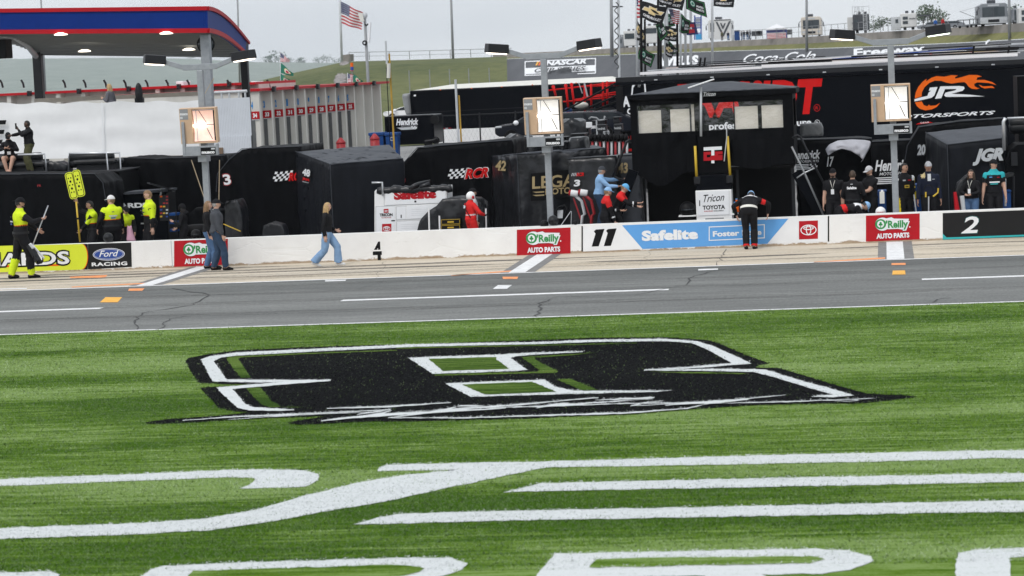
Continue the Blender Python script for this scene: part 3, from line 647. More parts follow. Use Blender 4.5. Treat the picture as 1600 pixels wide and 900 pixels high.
# ================================================================ LIGHT POLES
PY = 64.72
def light_pole(px, ty, refl, lens_l, lens_r, label, lab2):
    base = P(px, 330, PY); k = mpp(857, 200, PY); zt = P(px, ty, PY).z
    t = thing('light_pole', label, 'light pole', (base.x, PY, 0), 'double headed light poles behind the pit wall')
    Z = lambda y: zt-(y-82)*k       # y as on the middle pole
    x = lambda d: base.x+d*k
    m = MB(); m.bx(x(-4.8), x(4.8), PY-.075, PY+.075, 0, Z(92), 'steel'); m.build('post', t, bevel=.012)
    m = MB(); m.bx(x(-8), x(8), PY-.13, PY+.13, .0, .03, 'steel'); m.build('base_plate', t)
    m = MB(); m.bar((x(-27), PY, Z(87)), (x(27), PY, Z(87)), .10, .15, 'steel')
    for s in (-1, 1): m.bar((x(s*25), PY, Z(87.5)), (x(s*58), PY-.02, Z(76)), .085, .12, 'steel')
    m.build('cross_arm', t, bevel=.008)
    for s, ln in ((-1, lens_l), (1, lens_r)):
        R = Matrix.Rotation(rad(s*-6), 3, 'Y') @ Matrix.Rotation(rad(-s*24), 3, 'Z'); c = V((x(s*72), PY-.04, Z(72)))
        h = MB(); pr = [(-.30, -.2), (.30, -.2), (.30, .2), (-.30, .2)]
        vs = [c+R @ V((a*.92, b, -.115)) for a, b in pr]+[c+R @ V((a*.90, b*.9, .115)) for a, b in pr]
        h.add(vs, [(3, 2, 1, 0), (4, 5, 6, 7), (0, 1, 5, 4), (1, 2, 6, 5), (2, 3, 7, 6), (3, 0, 4, 7)], 'dkmetal'); hd = h.build('lamp_head', t, bevel=.02)
        h = MB(); h.add([c+R @ V((a*.80, b*.8, -.118)) for a, b in pr]+[c+R @ V((a*.74, b*.72, -.145)) for a, b in pr], [(4, 5, 6, 7), (0, 1, 5, 4), (1, 2, 6, 5), (2, 3, 7, 6), (3, 0, 4, 7)], ln); h.build('lens', hd)
    # floodlight in a yoke
    fl = MB(); y0 = PY-.34; R = Matrix.Rotation(rad(4), 3, 'X'); pv = V((base.x, y0, Z(178)))
    X0, X1, Z0, Z1 = x(-32), x(27), Z(207), Z(151)
    fl.bx(X0, X0+.33, y0, y0+.24, Z0, Z1, 'tan', R, pv)
    for q in ((X0+.33, X1, Z1-.035, Z1), (X0+.33, X1, Z0, Z0+.035)): fl.bx(q[0], q[1], y0, y0+.24, q[2], q[3], 'tan', R, pv)
    fl.bx(X1-.04, X1, y0, y0+.24, Z0+.035, Z1-.035, 'tan', R, pv); fl.bx(X0+.33, X1-.04, y0+.235, y0+.25, Z0+.035, Z1-.035, 'dkmetal', R, pv)
    f = fl.build('floodlight', t, bevel=.006)
    d = MB(); a, b, c_, e_ = X0+.345, X1-.055, Z0+.05, Z1-.05; q = lambda u, w, dp: R @ (V((a+(b-a)*u, y0+.01+dp, c_+(e_-c_)*w))-pv)+pv
    N = 6
    g = [[q(i/N, j/N, .17-.60*((i/N-.5)**2+(j/N-.5)**2)*.5) for i in range(N+1)] for j in range(N+1)]
    d.add([p for r_ in g for p in r_], [(j*(N+1)+i, j*(N+1)+i+1, (j+1)*(N+1)+i+1, (j+1)*(N+1)+i) for i in range(N) for j in range(N)], refl)
    d.tube([q(.0, .5, .06), q(.35, .5, .05)], .035, 'bulb', 8); d.ell(q(.42, .5, .05), (.10, .04, .055), 'bulb', 12, 8)
    for p0, p1 in (((.30, .97), (.62, .58)), ((.62, .42), (.85, .06)), ((.45, .52), (1.0, .52))):
        d.bar(q(*p0, .02), q(*p1, .03), .022, .016, 'dkmetal')
    d.bar(q(.16, .02, .03), q(.16, .98, .03), .02, .012, 'ltgrey'); d.bar(q(.985, .02, .01), q(.985, .98, .01), .03, .02, 'dkmetal'); d.bar(q(.02, .985, .01), q(.98, .985, .01), .02, .03, 'grey', up=(0, 1, 0)); d.build('reflector', f)
    s = MB(); lx0, lx1 = X0+.015, X0+.235
    def lbl(u0, u1, w0, w1, m, dy=.004): s.poly([R @ (V((X0+u, y0-dy, Z1-w))-pv)+pv for u, w in ((u0, w1), (u1, w1), (u1, w0), (u0, w0))], m)
    lbl(.015, .235, .02, .29, 'grey'); lbl(.02, .09, .21, .27, 'ltgrey', .008)
    vs, fs = glyphs('musco', .04, 0, 1); s.add([R @ (V((X0+.02+u*.21, y0-.008, Z1-.17+w*.07))-pv)+pv for u, w in vs], fs, 'vinylw'); s.build('label_plate', f)
    yk = MB(); yk.bx(x(-29), x(-24.5), PY-.40, PY-.28, Z(226), Z(172), 'steel'); yk.bx(x(24.5), x(28), PY-.40, PY-.28, Z(226), Z(208), 'steel'); yk.bx(x(-24.5), x(24.5), PY-.39, PY-.30, Z(226), Z(211), 'steel')
    yk.bx(x(-7), x(7), PY-.29, PY+.12, Z(236), Z(226), 'steel'); y_ = yk.build('yoke', t, bevel=.006)
    s = MB(); s.bx(x(0), x(24), PY-.396, PY-.391, Z(225), Z(213.5), 'black'); vs, fs = glyphs('musco', .05, 0, 1)
    s.add([V((x(1.5)+u*21*k, PY-.399, Z(223)+w*4.8*k)) for u, w in vs], fs, 'vinylw'); s.bx(x(17), x(23), PY-.3985, PY-.397, Z(217), Z(214.5), 'ltgrey'); s.build('name_plate', y_)
    return t
light_pole(325, 99, 'reflp', 'lampdown', 'lampdown', 'grey light pole with pinkish lit floodlight beside the white panelled deck', 0)
light_pole(860, 82, 'reflw', 'lampdown', 'lampdown', 'grey light pole with white lit floodlight above the middle of the wall', 0)
light_pole(1400, 60, 'reflw', 'lampdown', 'lampgreen', 'grey light pole with lit floodlight beside the orange flame emblem', 0)
# ================================================================ COVERED PIT CARTS BEHIND THE WALL
def ground(p): return V((p.x, p.y, 0))
def cover(name, label, pix, Y, dep, m='tarp', extra=None, cat='cover', group='tarp covered pit carts', **kw):
    mb = MB(); ptarp(mb, pix, Y, dep, m, **kw)
    o = mb.build(name, label=label, cat=cat, group=group, smooth=True)
    if name == 'pit_cart' and dep > .95: edge_highlight(o, [[P(a, b, Y)+V((0, -.012, .01)) for a, b in pix]])
    for nm, ex in zip(('lettering', 'number'), extra if isinstance(extra, tuple) else (extra,)):
        if ex: e = MB(); ex(e); e.build(nm, o)
    return o
def checker(mb, x0, y0, w, h, Y, dy, slope=-.05, n=7, r=4, sh=.35):
    for i in range(n):
        for j in range(r):
            if (i+j) % 2: continue
            q = lambda a, b: (x0+a*w/n+(r-b)*sh*h/r, y0+b*h/r+slope*(a*w/n)+math.sin(a/n*5)*.7)
            mb.pp([q(i, j), q(i+1, j), q(i+1, j+1), q(i, j+1)], Y, 'vinylw', dy)
def num_outline(mb, s, p0, p1, h, Y, col, out, dy=.09, shear=.12, bold=.03):
    for e, m, d in ((1.0, out, 0), (.0, col, .012)):
        mb.ptext(s, (p0[0]-e, p0[1]+e*.8), (p1[0]+e, p1[1]+e*.8), h+e*1.6, Y, m, bold=bold+e*.02, shear=shear, dy=dy+d)

cover('pit_cart', 'wide black tarp covered pit cart at the left edge beside the lollipop sign', [(-70, 275), (0, 272.5), (60, 272), (148, 272), (161, 286), (166, 316)], 67.6, 1.8, seed=1, amp=.05,
      extra=lambda e: e.ptext('FR', (60, 291.5), (66, 291.2), 3.2, 67.6, 'dkred', dy=.09))
cover('pit_cart', 'black tarp covered cart with slanted white number 41', [(150, 262), (172, 252), (192, 247), (245, 248), (300, 246), (352, 243)], 73.5, 2.4, seed=2, amp=.07,
      extra=lambda e: num_outline(e, '41', (180, 290.5), (196, 289.5), 13.5, 73.5, 'vinylw', 'dkred', shear=.3))
cover('pit_cart', 'tall black tarp with number 3 and a checkered flag emblem', [(338, 300), (340, 272), (358, 250), (378, 233), (420, 231), (470, 229)], 70.6, 3, seed=3, amp=.06,
      extra=(lambda e: (checker(e, 426, 268, 28, 15, 70.6, .09), e.ptext('RCR', (452, 282), (476, 280), 12, 70.6, 'brightred', bold=.05, shear=.3, dy=.10)), lambda e: num_outline(e, '3', (350, 288.5), (362.5, 287), 15.5, 70.6, 'vinylw', 'dkred', shear=-.12)))
cover('pit_cart', 'black tarp with number 8 and red lettering beside a checkered flag', [(604, 300), (609, 284), (630, 256), (652, 231), (700, 227), (760, 222), (800, 219)], 71.6, 3, seed=5, amp=.06,
      extra=(lambda e: (checker(e, 699, 264, 30, 15, 71.6, .09), [e.ptext('RCR', (727-d, 278.5+d*.4), (764+d, 275.5+d*.4), 14+d, 71.6, mm, bold=.05, shear=.35, dy=dy) for d, mm, dy in ((1.2, 'vinylw', .09), (0, 'brightred', .10))]), lambda e: num_outline(e, '8', (625, 284.5), (634, 284), 14.5, 71.6, 'vinylw', 'dkred', shear=-.1)))
# boxes standing corner-on: left corner A, near corner C, right corner B, far corner D
def cornerbox(label, A, C, B, D, m, roof=None, seed=0, amp=.045, extra=None):
    t = [P(*q) for q in (A, C, B, D)]; mb = MB()
    tarp(mb, t, [ground(p) for p in t], m, seed=seed, amp=amp, roof=roof)
    o = mb.build('pit_cart', label=label, cat='cover', group='tarp covered pit carts', smooth=True)
    edge_highlight(o, [[p+V((0, -.012, .01)) for p in t[:3]], [t[1]+V((.0, -.03, 0)), ground(t[1])+V((0, -.03, 0))]])
    n1 = (t[1]-t[0]).cross(V((0, 0, 1))).normalized(); n2 = (t[2]-t[1]).cross(V((0, 0, 1))).normalized()
    def face(p, q, n):                       # pixel (x,y) on the vertical plane through p,q
        def fn(px, py, off=.08):
            d = ray(px, py); O = V((0, 0, H)); k = (p-O).dot(n)/d.dot(n); return O+d*k+n*off
        return fn
    if extra: e = MB(); extra(e, face(t[0], t[1], n1), face(t[1], t[2], n2)); e.build('lettering', o)
    return o
def ft(e, fn, s, p0, p1, h, m, bold=.03, shear=0, off=.08, up=(0, -1)):
    vs, fs = glyphs(s, bold, shear)
    e.add([fn(p0[0]+(p1[0]-p0[0])*u, p0[1]+(p1[1]-p0[1])*u-h*w, off) for u, w in vs], fs, m)
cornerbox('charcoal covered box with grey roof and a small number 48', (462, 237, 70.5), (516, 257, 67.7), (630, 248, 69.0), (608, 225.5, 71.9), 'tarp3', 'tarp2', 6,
          extra=lambda e, a, b: (ft(e, a, '48', (476.5, 273), (489, 276), 10.5, 'vinylw', .05, .15), ft(e, a, 'JRM', (476.5, 280), (487.5, 283), 3.6, 'brightred', .05), ft(e, a, 'motor', (477, 284), (487, 286.5), 2.2, 'ltgrey', .03)))
def legacy(e, a, b):
    for d, m, o in ((.3, 'gold', .09),): ft(e, a, '42', (779-d, 265+d), (795+d, 266+d), 15+d, m, .03+d*.02, .2, o)
    e.poly([b(829, 271), b(940, 260), b(941, 305), b(829, 314)], 'black')
    ft(e, b, 'LEGACY', (831, 294.5), (937, 287.5), 19, 'gold', .02, 0, .09); ft(e, b, 'MOTOR CLUB', (851.5, 304), (936, 298.5), 9.5, 'gold', .03, 0, .09)
    for y in (299.5, 304.5): e.poly([b(831.5, y, .09), b(850, y-1, .09), b(849.5, y+1, .09), b(837, y+1.8, .09)], 'gold')
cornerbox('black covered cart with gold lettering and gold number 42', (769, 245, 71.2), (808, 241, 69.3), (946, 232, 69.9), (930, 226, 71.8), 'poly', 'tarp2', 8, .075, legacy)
def rcr3(e):
    Y = 68.4
    for i in range(5): e.pp([(893+i*2.4, 275-i*.1), (894.2+i*2.4, 275-i*.1), (895.8+i*2.4, 270-i*.1), (894.6+i*2.4, 270-i*.1)], Y, 'ltgrey', .08)
    e.ptext('RCR', (901, 275), (913, 274.3), 5, Y, 'brightred', bold=.05, shear=.3, dy=.09)
num3 = lambda e: num_outline(e, '3', (897, 290.5), (907.5, 290), 9.5, 68.4, 'vinylw', 'black', shear=.1, bold=.05)
cover('pit_cart', 'low black covered cart with small white number 3 behind the fuel cans', [(887, 248), (915, 246.5), (962, 244)], 68.4, 1.1, 'poly', seed=9, amp=.05, extra=(rcr3, num3))
cover('pit_cart', 'grey covered cart with gold number 43 beside the canopied pit stand', [(962, 243.5), (1000, 241.5)], 68.9, 1.4, 'tarp2', seed=10, amp=.03,
      extra=lambda e: [e.ptext('43', (966.5-d, 269.5+d), (981.5+d, 269+d), 15+d, 68.9, m, bold=.03+.02*d, shear=.1, dy=dy) for d, m, dy in ((.3, 'gold', .08), )])
# right of the pit stand
def hend(e, x, y, w, h, Y, dy=.08):
    e.ptext('Hendrick', (x, y), (x+w, y-w*.045), h, Y, 'vinylw', bold=.03, shear=.3, dy=dy)
    e.ptext('MOTORSPORTS', (x+w*.12, y+h*.42), (x+w*.95, y+h*.42-w*.037), h*.28, Y, 'vinylw', bold=.01, shear=.2, dy=dy)
    for i in range(4): e.pp([(x-w*.04+i*1.4, y+h*.62+i*h*.17), (x+w*.6, y+h*.62+i*h*.17-w*.03), (x+w*.6, y+h*.72+i*h*.17-w*.03), (x-w*.04+i*1.4, y+h*.72+i*h*.17)], Y, 'vinylw', dy)
    for i in range(4):
        for j in range(3):
            if (i+j) % 2 == 0:
                a, b = x+w*.64+i*w*.07-j*w*.02, y+h*.60+j*h*.2-w*.03; e.pp([(a, b), (a+w*.07, b), (a+w*.06, b+h*.2), (a-w*.01, b+h*.2)], Y, 'vinylw', dy)
cover('pit_cart', 'black covered cart with white lettering and number 17 under a draped sheet', [(1244, 219), (1300, 217.5), (1345, 216), (1362, 217)], 71.6, 1.6, seed=12, amp=.05,
      extra=(lambda e: hend(e, 1236, 249, 46, 13.5, 71.6), lambda e: num_outline(e, '17', (1292, 259.5), (1303.5, 259), 15, 71.6, 'vinylw', 'black', shear=.28)))
cover('pit_cart', 'black covered cart with white lettering behind the right hand light pole', [(1362, 222), (1400, 220), (1424, 219)], 71.2, 1.6, seed=13, amp=.05,
      extra=lambda e: hend(e, 1367, 267, 60, 17, 71.2))
cover('pit_cart', 'tall dark tarp standing behind the grey roofed cover with number 20', [(1412, 262), (1418, 228), (1436, 199), (1500, 190), (1572, 185)], 70.9, 1.6, seed=14, amp=.06)
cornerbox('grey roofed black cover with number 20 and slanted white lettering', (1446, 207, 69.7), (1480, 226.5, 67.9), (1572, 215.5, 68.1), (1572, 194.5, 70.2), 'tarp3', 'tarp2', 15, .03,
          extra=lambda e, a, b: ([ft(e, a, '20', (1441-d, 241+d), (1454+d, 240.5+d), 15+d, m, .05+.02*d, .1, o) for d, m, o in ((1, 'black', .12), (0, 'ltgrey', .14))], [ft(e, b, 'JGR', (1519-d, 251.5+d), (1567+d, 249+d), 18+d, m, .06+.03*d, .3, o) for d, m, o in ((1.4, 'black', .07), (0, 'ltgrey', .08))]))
# draped pale sheet over the number 17 cart
mb = MB(); N = 22; K = 8; g = []
top = [(1290, 234), (1296, 226), (1310, 220), (1330, 218.5), (1350, 219), (1360, 221), (1361, 228)]
botm = [(1294, 243), (1304, 236), (1316, 232), (1330, 236), (1342, 243), (1349, 250), (1345, 253)]
def interp(L, u):
    x = u*(len(L)-1); i = min(int(x), len(L)-2); f = x-i; return (L[i][0]+(L[i+1][0]-L[i][0])*f, L[i][1]+(L[i+1][1]-L[i][1])*f)
for j in range(K+1):
    for i in range(N+1):
        a, b = interp(top, i/N), interp(botm, i/N); w = j/K
        p = P(a[0]+(b[0]-a[0])*w, a[1]+(b[1]-a[1])*w, 71.2); p.y += .10*noise.noise(V((i*.5, j*.35, 3)))-.25*math.sin(w*1.6)+.15; g.append(p)
mb.add(g, [(j*(N+1)+i, j*(N+1)+i+1, (j+1)*(N+1)+i+1, (j+1)*(N+1)+i) for j in range(K) for i in range(N)], mat('pale_sheet', (.42, .42, .46), .6, bump=.3, bs=8))
o = mb.build('sheet', label='crumpled pale grey sheet draped over the black number 17 cover', cat='sheet', smooth=True); so_ = o.modifiers.new('solid', 'SOLIDIFY'); so_.thickness = .01

cover('gear_cover', 'grey quilted cover on a small box right of the canopied pit stand', [(1250, 194), (1282, 192.5), (1285, 200)], 70.4, .6, mat('quilted_grey', (.12, .125, .13), .5, bump=.8, bs=7), cat='cover', group='loose gear', bottom=P(1268, 213, 70.4).z, amp=.03, edge=.1)
# bags and gear heaped on top of the gold-lettered cover
mb = MB(); z0 = P(850, 236, 70.6).z
for i, (x, y, w, h) in enumerate(((835, 228, 16, 12), (862, 226, 18, 13), (905, 222, 24, 16), (880, 226, 12, 10))):
    c = P(x, y, 70.6); k = mpp(x, y, 70.6)
    bmx = MB(); pts = [(c+V((math.cos(t)*w*k*.62, math.sin(t)*.35, h*k*.5))) for t in [i_*math.pi/4 for i_ in range(8)]]
    tarp(mb, pts, [V((c.x+(p.x-c.x)*1.25, p.y, z0-.12)) for p in pts], 'poly', amp=.05, seed=20+i, edge=.1)
mb.build('gear_bag', label='heap of black plastic wrapped gear on top of the gold lettered cart', cat='bag', smooth=True)
# hose rack: black heads with red and pale hoses
t = thing('hose_rack', 'rack of red and grey hoses with black heads behind the low number 3 cart', 'hose rack', P(945, 240, 73.0)*1)
mb = MB(); Y = 73.0
for i, x in enumerate(range(924, 984, 6)):
    m = MB(); a = P(x, 222, Y); b = P(x+2, 260, Y); m.tube([a+V((0, .1, .02)), a+V((.03, 0, 0)), (a+b)/2+V((.02, -.05, 0)), b], .035, ('dkred', 'ltgrey')[i % 2], 8); m.build('hose', t, smooth=True)
    m = MB(); c = P(x, 215, Y); m.ell(c, (.07, .12, .12), 'rubber', 10, 6); m.build('hose_head', t, smooth=True)
mb.pslab([(918, 226), (986, 222), (986, 224), (918, 228)], Y+.08, .05, 'dkmetal'); mb.build('rail', t)
for i, (x, y, w) in enumerate(((933, 201, 14), (959, 200, 13))):
    m = MB(); m.pbox(x, y-6, x+w, y+4, 73.4, .4, 'dkmetal'); m.ptext('hendrick', (x+1, y+2), (x+w-1, y+1.5), 4, 73.4, 'ltgrey', dy=.01); tag(m.build('gear_case', None), 'dark gear case with pale lettering above the hoses, '+('nearer the floodlight' if i == 0 else 'nearer the trailer'), 'case', 'gear cases above the hoses')
# fuel cans on the ground beside the low number 3 cart
def fuel_can(x, y, label):
    Y = 67.3; k = mpp(x, y, Y); a = P(x, y, Y)
    t = thing('fuel_can', label, 'fuel can', (a.x, Y, 0), 'red and white fuel cans')
    m = MB(); m.tube([a+V((-.02, 0, .03)), a+V((.17, 0, -.01))], .088, 'white', 14); m.build('can_body', t, smooth=True, bevel=.01)
    m = MB(); m.tube([a+V((-.07, 0, .035)), a+V((-.02, 0, .03))], [.06, .088], 'red', 14); m.build('spout', t, smooth=True)
    m = MB(); b = P(x+17, 335, Y); m.tube([a+V((.1, 0, -.05)), a+V((.26, -.02, -.2)), a+V((.33, 0, -.55)), V((b.x, Y, .75)), V((b.x-.1, Y, .0))], .04, 'ltgrey' if x < 897 else 'dkred', 10); m.build('vent_hose', t, smooth=True)
    m = MB(); m.bar(a+V((.04, .05, -.1)), V((a.x+.4, Y+.1, 0)), .04, .04, 'dkred'); m.build('stand', t)
fuel_can(893, 303, 'white fuel can with red spout farther from the blue hoodie man'); fuel_can(908, 302, 'white fuel can with red spout right beside the blue hoodie man')
# hand cart with curved black handle
t = thing('hand_cart', 'folded black hand cart with curved handle behind the helmet on the wall', 'hand cart', (P(875, 340, 66.6).x, 66.6, 0)); Y = 66.6
m = MB(); m.tube([P(868, 356, Y), P(868, 332, Y), P(873, 323, Y), P(882, 321, Y), P(887, 326, Y), P(884, 336, Y)], .025, 'rubber', 8); m.build('handle', t, smooth=True)
m = MB(); m.pslab([(871, 341), (871, 329), (880, 328), (879, 341)], Y+.05, .03, 'ltgrey'); m.build('panel', t)
m = MB(); m.tube([P(874, 356, Y), P(892, 330, Y)], .012, 'alu', 6); m.tube([P(892, 362, Y), P(893, 330, Y)], .012, 'alu', 6); m.build('strut', t)
m = MB(); m.bx(t.location.x-.25, t.location.x+.3, Y-.1, Y+.3, .02, .4, 'rubber'); m.build('base', t, bevel=.03)
# helmets lying on the pit wall
def helmet_obj(px, py, Y, r, col, label, visor='black', z=None):
    c = P(px, py, Y) if z is None else V((P(px, py, Y).x, Y, z+r*.95))
    t = thing('helmet', label, 'helmet', (c.x, Y, c.z-r))
    m = MB(); m.ell(c, (r, r*1.12, r), col, 18, 12, zmin=-.85); m.build('shell', t, smooth=True)
    m = MB(); m.ell(c+V((0, -r*.22, .0)), (r*.93, r*.95, r*.32), visor, 16, 6); m.build('visor', t, smooth=True); return t
helmet_obj(864.5, 343, WY+.14, .135, 'dkmetal', 'grey crew helmet resting on the wall top by the middle light pole', z=WH)
helmet_obj(850.5, 350, WY-.02+.15, .11, 'black', 'small black crew helmet resting on the wall beside the grey helmet', z=WH-.06)
helmet_obj(306, 366, WY+.5, .13, 'black', 'black helmet behind the wall beside the first red banner', 'glass')
helmet_obj(169, 370, WY+.16, .13, 'dkmetal', 'dark headset and helmet on the wall below the white cap crew man', 'black', z=WH)
helmet_obj(899, 350, WY+.14, .055, 'rubber', 'small black headset on the wall beside the black banner seam', z=WH)
helmet_obj(1416-40, 331, WY+.8, .13, 'white', 'white and red helmet behind the wall left of the yellow and black suit', 'red')

# ---- left pit stand with bench seats
zt = P(45, 270.5, 71.6).z; X = lambda x: P(x, 265, 71.6).x
t = thing('pit_box', 'black pit stand with padded bench seats and aluminium rails below the white banner', 'pit stand', (X(60), 71.6, 0))
m = MB(); m.bx(X(-60), X(192), 71.2, 73.2, 0, zt-.06, 'black'); m.bx(X(-62), X(194), 71.1, 73.3, zt-.06, zt, 'dkmetal'); m.build('platform', t, bevel=.02)
for x0, x1, yt in ((-60, 66, 246), (108, 178, 243)):
    b = MB()
    for i, (yy, r) in enumerate(((yt+4, .13), (yt+13, .13))):
        a, c = P(x0, yy, 72.6), P(x1, yy-(x1-x0)*.04, 72.6); c.z = a.z; b.tube([a, a+V((.04, 0, 0)), c-V((.04, 0, 0)), c], [r*.7, r, r, r*.7], 'seat', 14)
    s_ = b.build('backrest', t, smooth=True)
    b = MB(); b.bx(X(x0), X(x1), 71.9, 72.7, zt+.16, zt+.3, 'seat'); b.build('bench_seat', t, bevel=.05)
    b = MB(); b.bx(X(x0)+.1, X(x1)-.1, 72.0, 72.6, zt, zt+.16, 'dkmetal'); b.build('bench_base', t)
for pts in ([(28, 242), (70, 240.5), (73, 272)], [(107, 272), (108, 240), (187, 238.5), (190, 291)], [(108, 240), (166, 239), (171, 296)]):
    b = MB(); Y = 71.4 if pts[0][0] != 107 else 72.0
    b.tube([P(*p, Y) for p in pts], .03, 'alu', 8); b.build('rail', t, smooth=True)
b = MB(); b.tube([P(171, 296, 71.4), P(183, 294, 71.4)], .025, 'alu', 8); b.tube([P(189.5, 291, 71.3), P(190.5, 320, 71.3)], .025, 'alu', 8); b.build('rail', t, smooth=True)
cover('bag', 'black soft bag lying on the pit stand between the two bench seats', [(66, 262), (74, 254), (90, 252), (104, 258)], 72.2, .6, 'poly', cat='bag', group='loose gear', bottom=zt, amp=.03, edge=.1)
# ---- tool cart with monitor panel
Yt = 69.2; t = thing('tool_cart', 'black tool cart with white lettering and sticker column behind the yellow crew', 'tool cart', (P(230, 340, Yt).x, Yt, 0))
m = MB(); m.pbox(176, 303, 262, 392, Yt, 1.0, 'gloss'); m.build('cabinet', t, bevel=.02)
m = MB(); m.ptext('MENARDS', (152, 325.8), (231.5, 323.6), 6.8, Yt, 'vinylw', bold=.05, dy=.012); m.build('lettering', t)
m = MB(); m.pslab([(192, 303), (196, 300), (262, 296), (262, 299), (200, 304)], Yt-.1, 1.0, 'tarp2'); m.build('lid', t)
m = MB(); a, b = P(232, 286, Yt-.2), P(272, 297.5, Yt+.1); m.bar(a, b, .5, .04, 'dkmetal'); m.build('sun_visor', t)
m = MB(); m.tube([P(250.5, 307, Yt), P(252, 294, Yt)], .03, 'alu', 8); m.build('post', t)
m = MB(); m.pbox(220, 348, 234, 350, Yt-.03, .02, 'alu'); m.build('drawer_handle', t)
m = MB(); m.pbox(249, 305, 264, 345, Yt-.05, .04, 'dkmetal')
rs = random.Random(5)
for r in range(7):
    for q in range(3):
        x, y = 250+q*4.6, 306+r*5.2; m.pp([(x, y), (x+3.6, y-.2), (x+3.6, y+2.2), (x, y+2.4)], Yt-.05, rs.choice(['yellow', 'ltgrey', 'dkmetal', 'royal', 'orange', 'dkred', 'dkmetal']), .004)
m.build('sticker_panel', t)
# stacked tyres under dark covers, bag-covered cart next to number 3
mb = MB()
Yq = 67.6; c = P(318, 360, Yq)
for i in range(3): mb.lathe([(.2, 0), (.34, .02), (.36, .14), (.34, .26), (.2, .28)], (c.x-.15, Yq, .02+i*.3), 'rubber', 24)
mb.build('tyre_stack', label='stack of black racing tyres behind the couple at the wall', cat='tyres', smooth=True)
cover('pit_cart', 'small grey plastic wrapped cart left of the number 3 tarp', [(350, 322), (354, 314), (368, 312), (374, 325), (377, 345)], 67.2, .9, 'poly', amp=.045, edge=.1)
cover('pit_cart', 'low black plastic wrapped mound behind the couple at the wall', [(296, 336), (304, 326), (325, 324), (345, 330)], 68.6, .8, 'tarp', amp=.045, edge=.1)
cover('pit_cart', 'small black covered generator at the foot of the number 48 box', [(410, 362), (412, 352), (424, 347), (440, 351), (444, 362)], 66.2, .5, 'poly', amp=.02, edge=.08)
mb = MB(); mb.tube([P(376, 361.5, 66.5), P(349, 350, 66.5)], .014, 'yellow', 8); mb.build('pole', label='thin yellow pole leaning behind the wall next to the grey sweater man', cat='pole')
mb = MB(); x0 = P(270, 340, 66.9); 
t = thing('parts_rack', 'small blue parts rack behind the black hooded person', 'rack', (x0.x, 66.9, 0))
for y in (333, 346, 358): m = MB(); m.pbox(264, y, 276, y+4, 66.9, .35, 'binblue'); m.build('shelf', t)
m = MB(); m.pbox(263.5, 331, 265, 385, 66.88, .04, 'dkmetal'); m.pbox(275.5, 331, 277, 385, 66.88, .04, 'dkmetal'); m.build('upright', t)
# ---- white tool cart
Y = 67.2; t = thing('tool_cart', 'white tool cart with red lettering and a rolled black cover on top', 'tool cart', (P(640, 330, Y).x, Y, 0))
m = MB(); m.pslab([(585, 372), (585, 299), (588, 296), (698, 291.5), (698, 368)], Y, 1.0, 'white'); bd = m.build('cabinet', t, bevel=.015)
def panel(x0, y0, x1, y1, nm='drawer'):
    m = MB(); q = lambda x: -.042*(x-x0); m.pslab([(x0, y0), (x1, y0+q(x1)), (x1, y1+q(x1)), (x0, y1)], Y-.012, .012, 'vinylw'); return m
panel(603, 301, 696, 320.5).build('drawer', t); p1 = panel(588, 323.5, 617, 366); p1.build('door', t); panel(619.5, 323, 634, 343).build('drawer', t); panel(635.5, 322, 698, 342).build('drawer', t); panel(620.5, 346, 698, 366).build('drawer', t)
m = MB()
for y in (328, 331, 334, 337): m.pp([(643, y-.5), (690, y-2.5), (690, y-2.2), (643, y-.2)], Y, 'ltgrey', .014)
for y in (351, 354, 357): m.pp([(626, y), (690, y-2.6), (690, y-2.3), (626, y+.3)], Y, 'ltgrey', .014)
for x0, y0, x1, y1 in ((600, 300.2, 698, 321.3), (587, 322.8, 617.8, 370), (618.8, 322.6, 698, 343.8), (619.6, 345.4, 698, 368)):
    for a, b, c_, d_ in ((x0, y0, x1, y0+.5), (x0, y1, x1, y1+.5)): m.pp([(a, b), (c_, b-.042*(c_-a)), (c_, d_-.042*(c_-a)), (a, d_)], Y, 'grey', .002)
    m.pp([(x0, y0), (x0+.5, y0), (x0+.5, y1), (x0, y1)], Y, 'grey', .002)
m.build('seams', t)
m = MB(); m.ptext('Safelite', (615.5, 311.3), (682, 308.5), 12.5, Y-.014, 'red', bold=.065); m.build('lettering', t)
m = MB(); m.ptext('TRICON', (593.5, 338), (613.5, 337.2), 4.2, Y-.014, 'black', bold=.05)
m.ptext('GARAGE', (596, 341.2), (611.5, 340.5), 2.0, Y-.014, 'dkred', bold=.01); m.pp([(599.5, 326.6), (607, 326.2), (607, 332.3), (599.5, 332.6)], Y-.014, 'red', .004); m.pp([(601, 329), (605.6, 328.8), (605.6, 330.3), (601, 330.5)], Y-.014, 'vinylw', .007)
m.build('lettering', t); m = MB(); m.pp([(597, 350), (611.5, 349.4), (611.5, 366), (597, 366.6)], Y-.014, 'red', .004); toyota(m, 604.2, 357.2, 5.8, 3.7, Y-.014, 'vinylw', .007, .8)
m.build('emblem', t); m = MB(); m.pp([(647.5, 313.6), (650.5, 313.5), (650.5, 316), (647.5, 316.2)], Y-.014, 'black', .004); m.pp([(626, 335.5), (627.6, 335.5), (627.6, 340.5), (626, 340.5)], Y-.014, 'black', .004); m.pp([(611.5, 344), (617, 343.8), (617, 345.6), (611.5, 345.8)], Y-.014, 'black', .004)
m.build('latch', t)
m = MB(); m.tube([P(581, 285.5, Y-.05), P(597, 285.2, Y-.05), P(598.3, 306, Y-.05)], .028, 'alu', 8); m.build('handle', t, smooth=True)
m = MB(); a, b = P(590, 297.5, Y+.1), P(706, 294, Y+.1); n = 26; rr = random.Random(4)
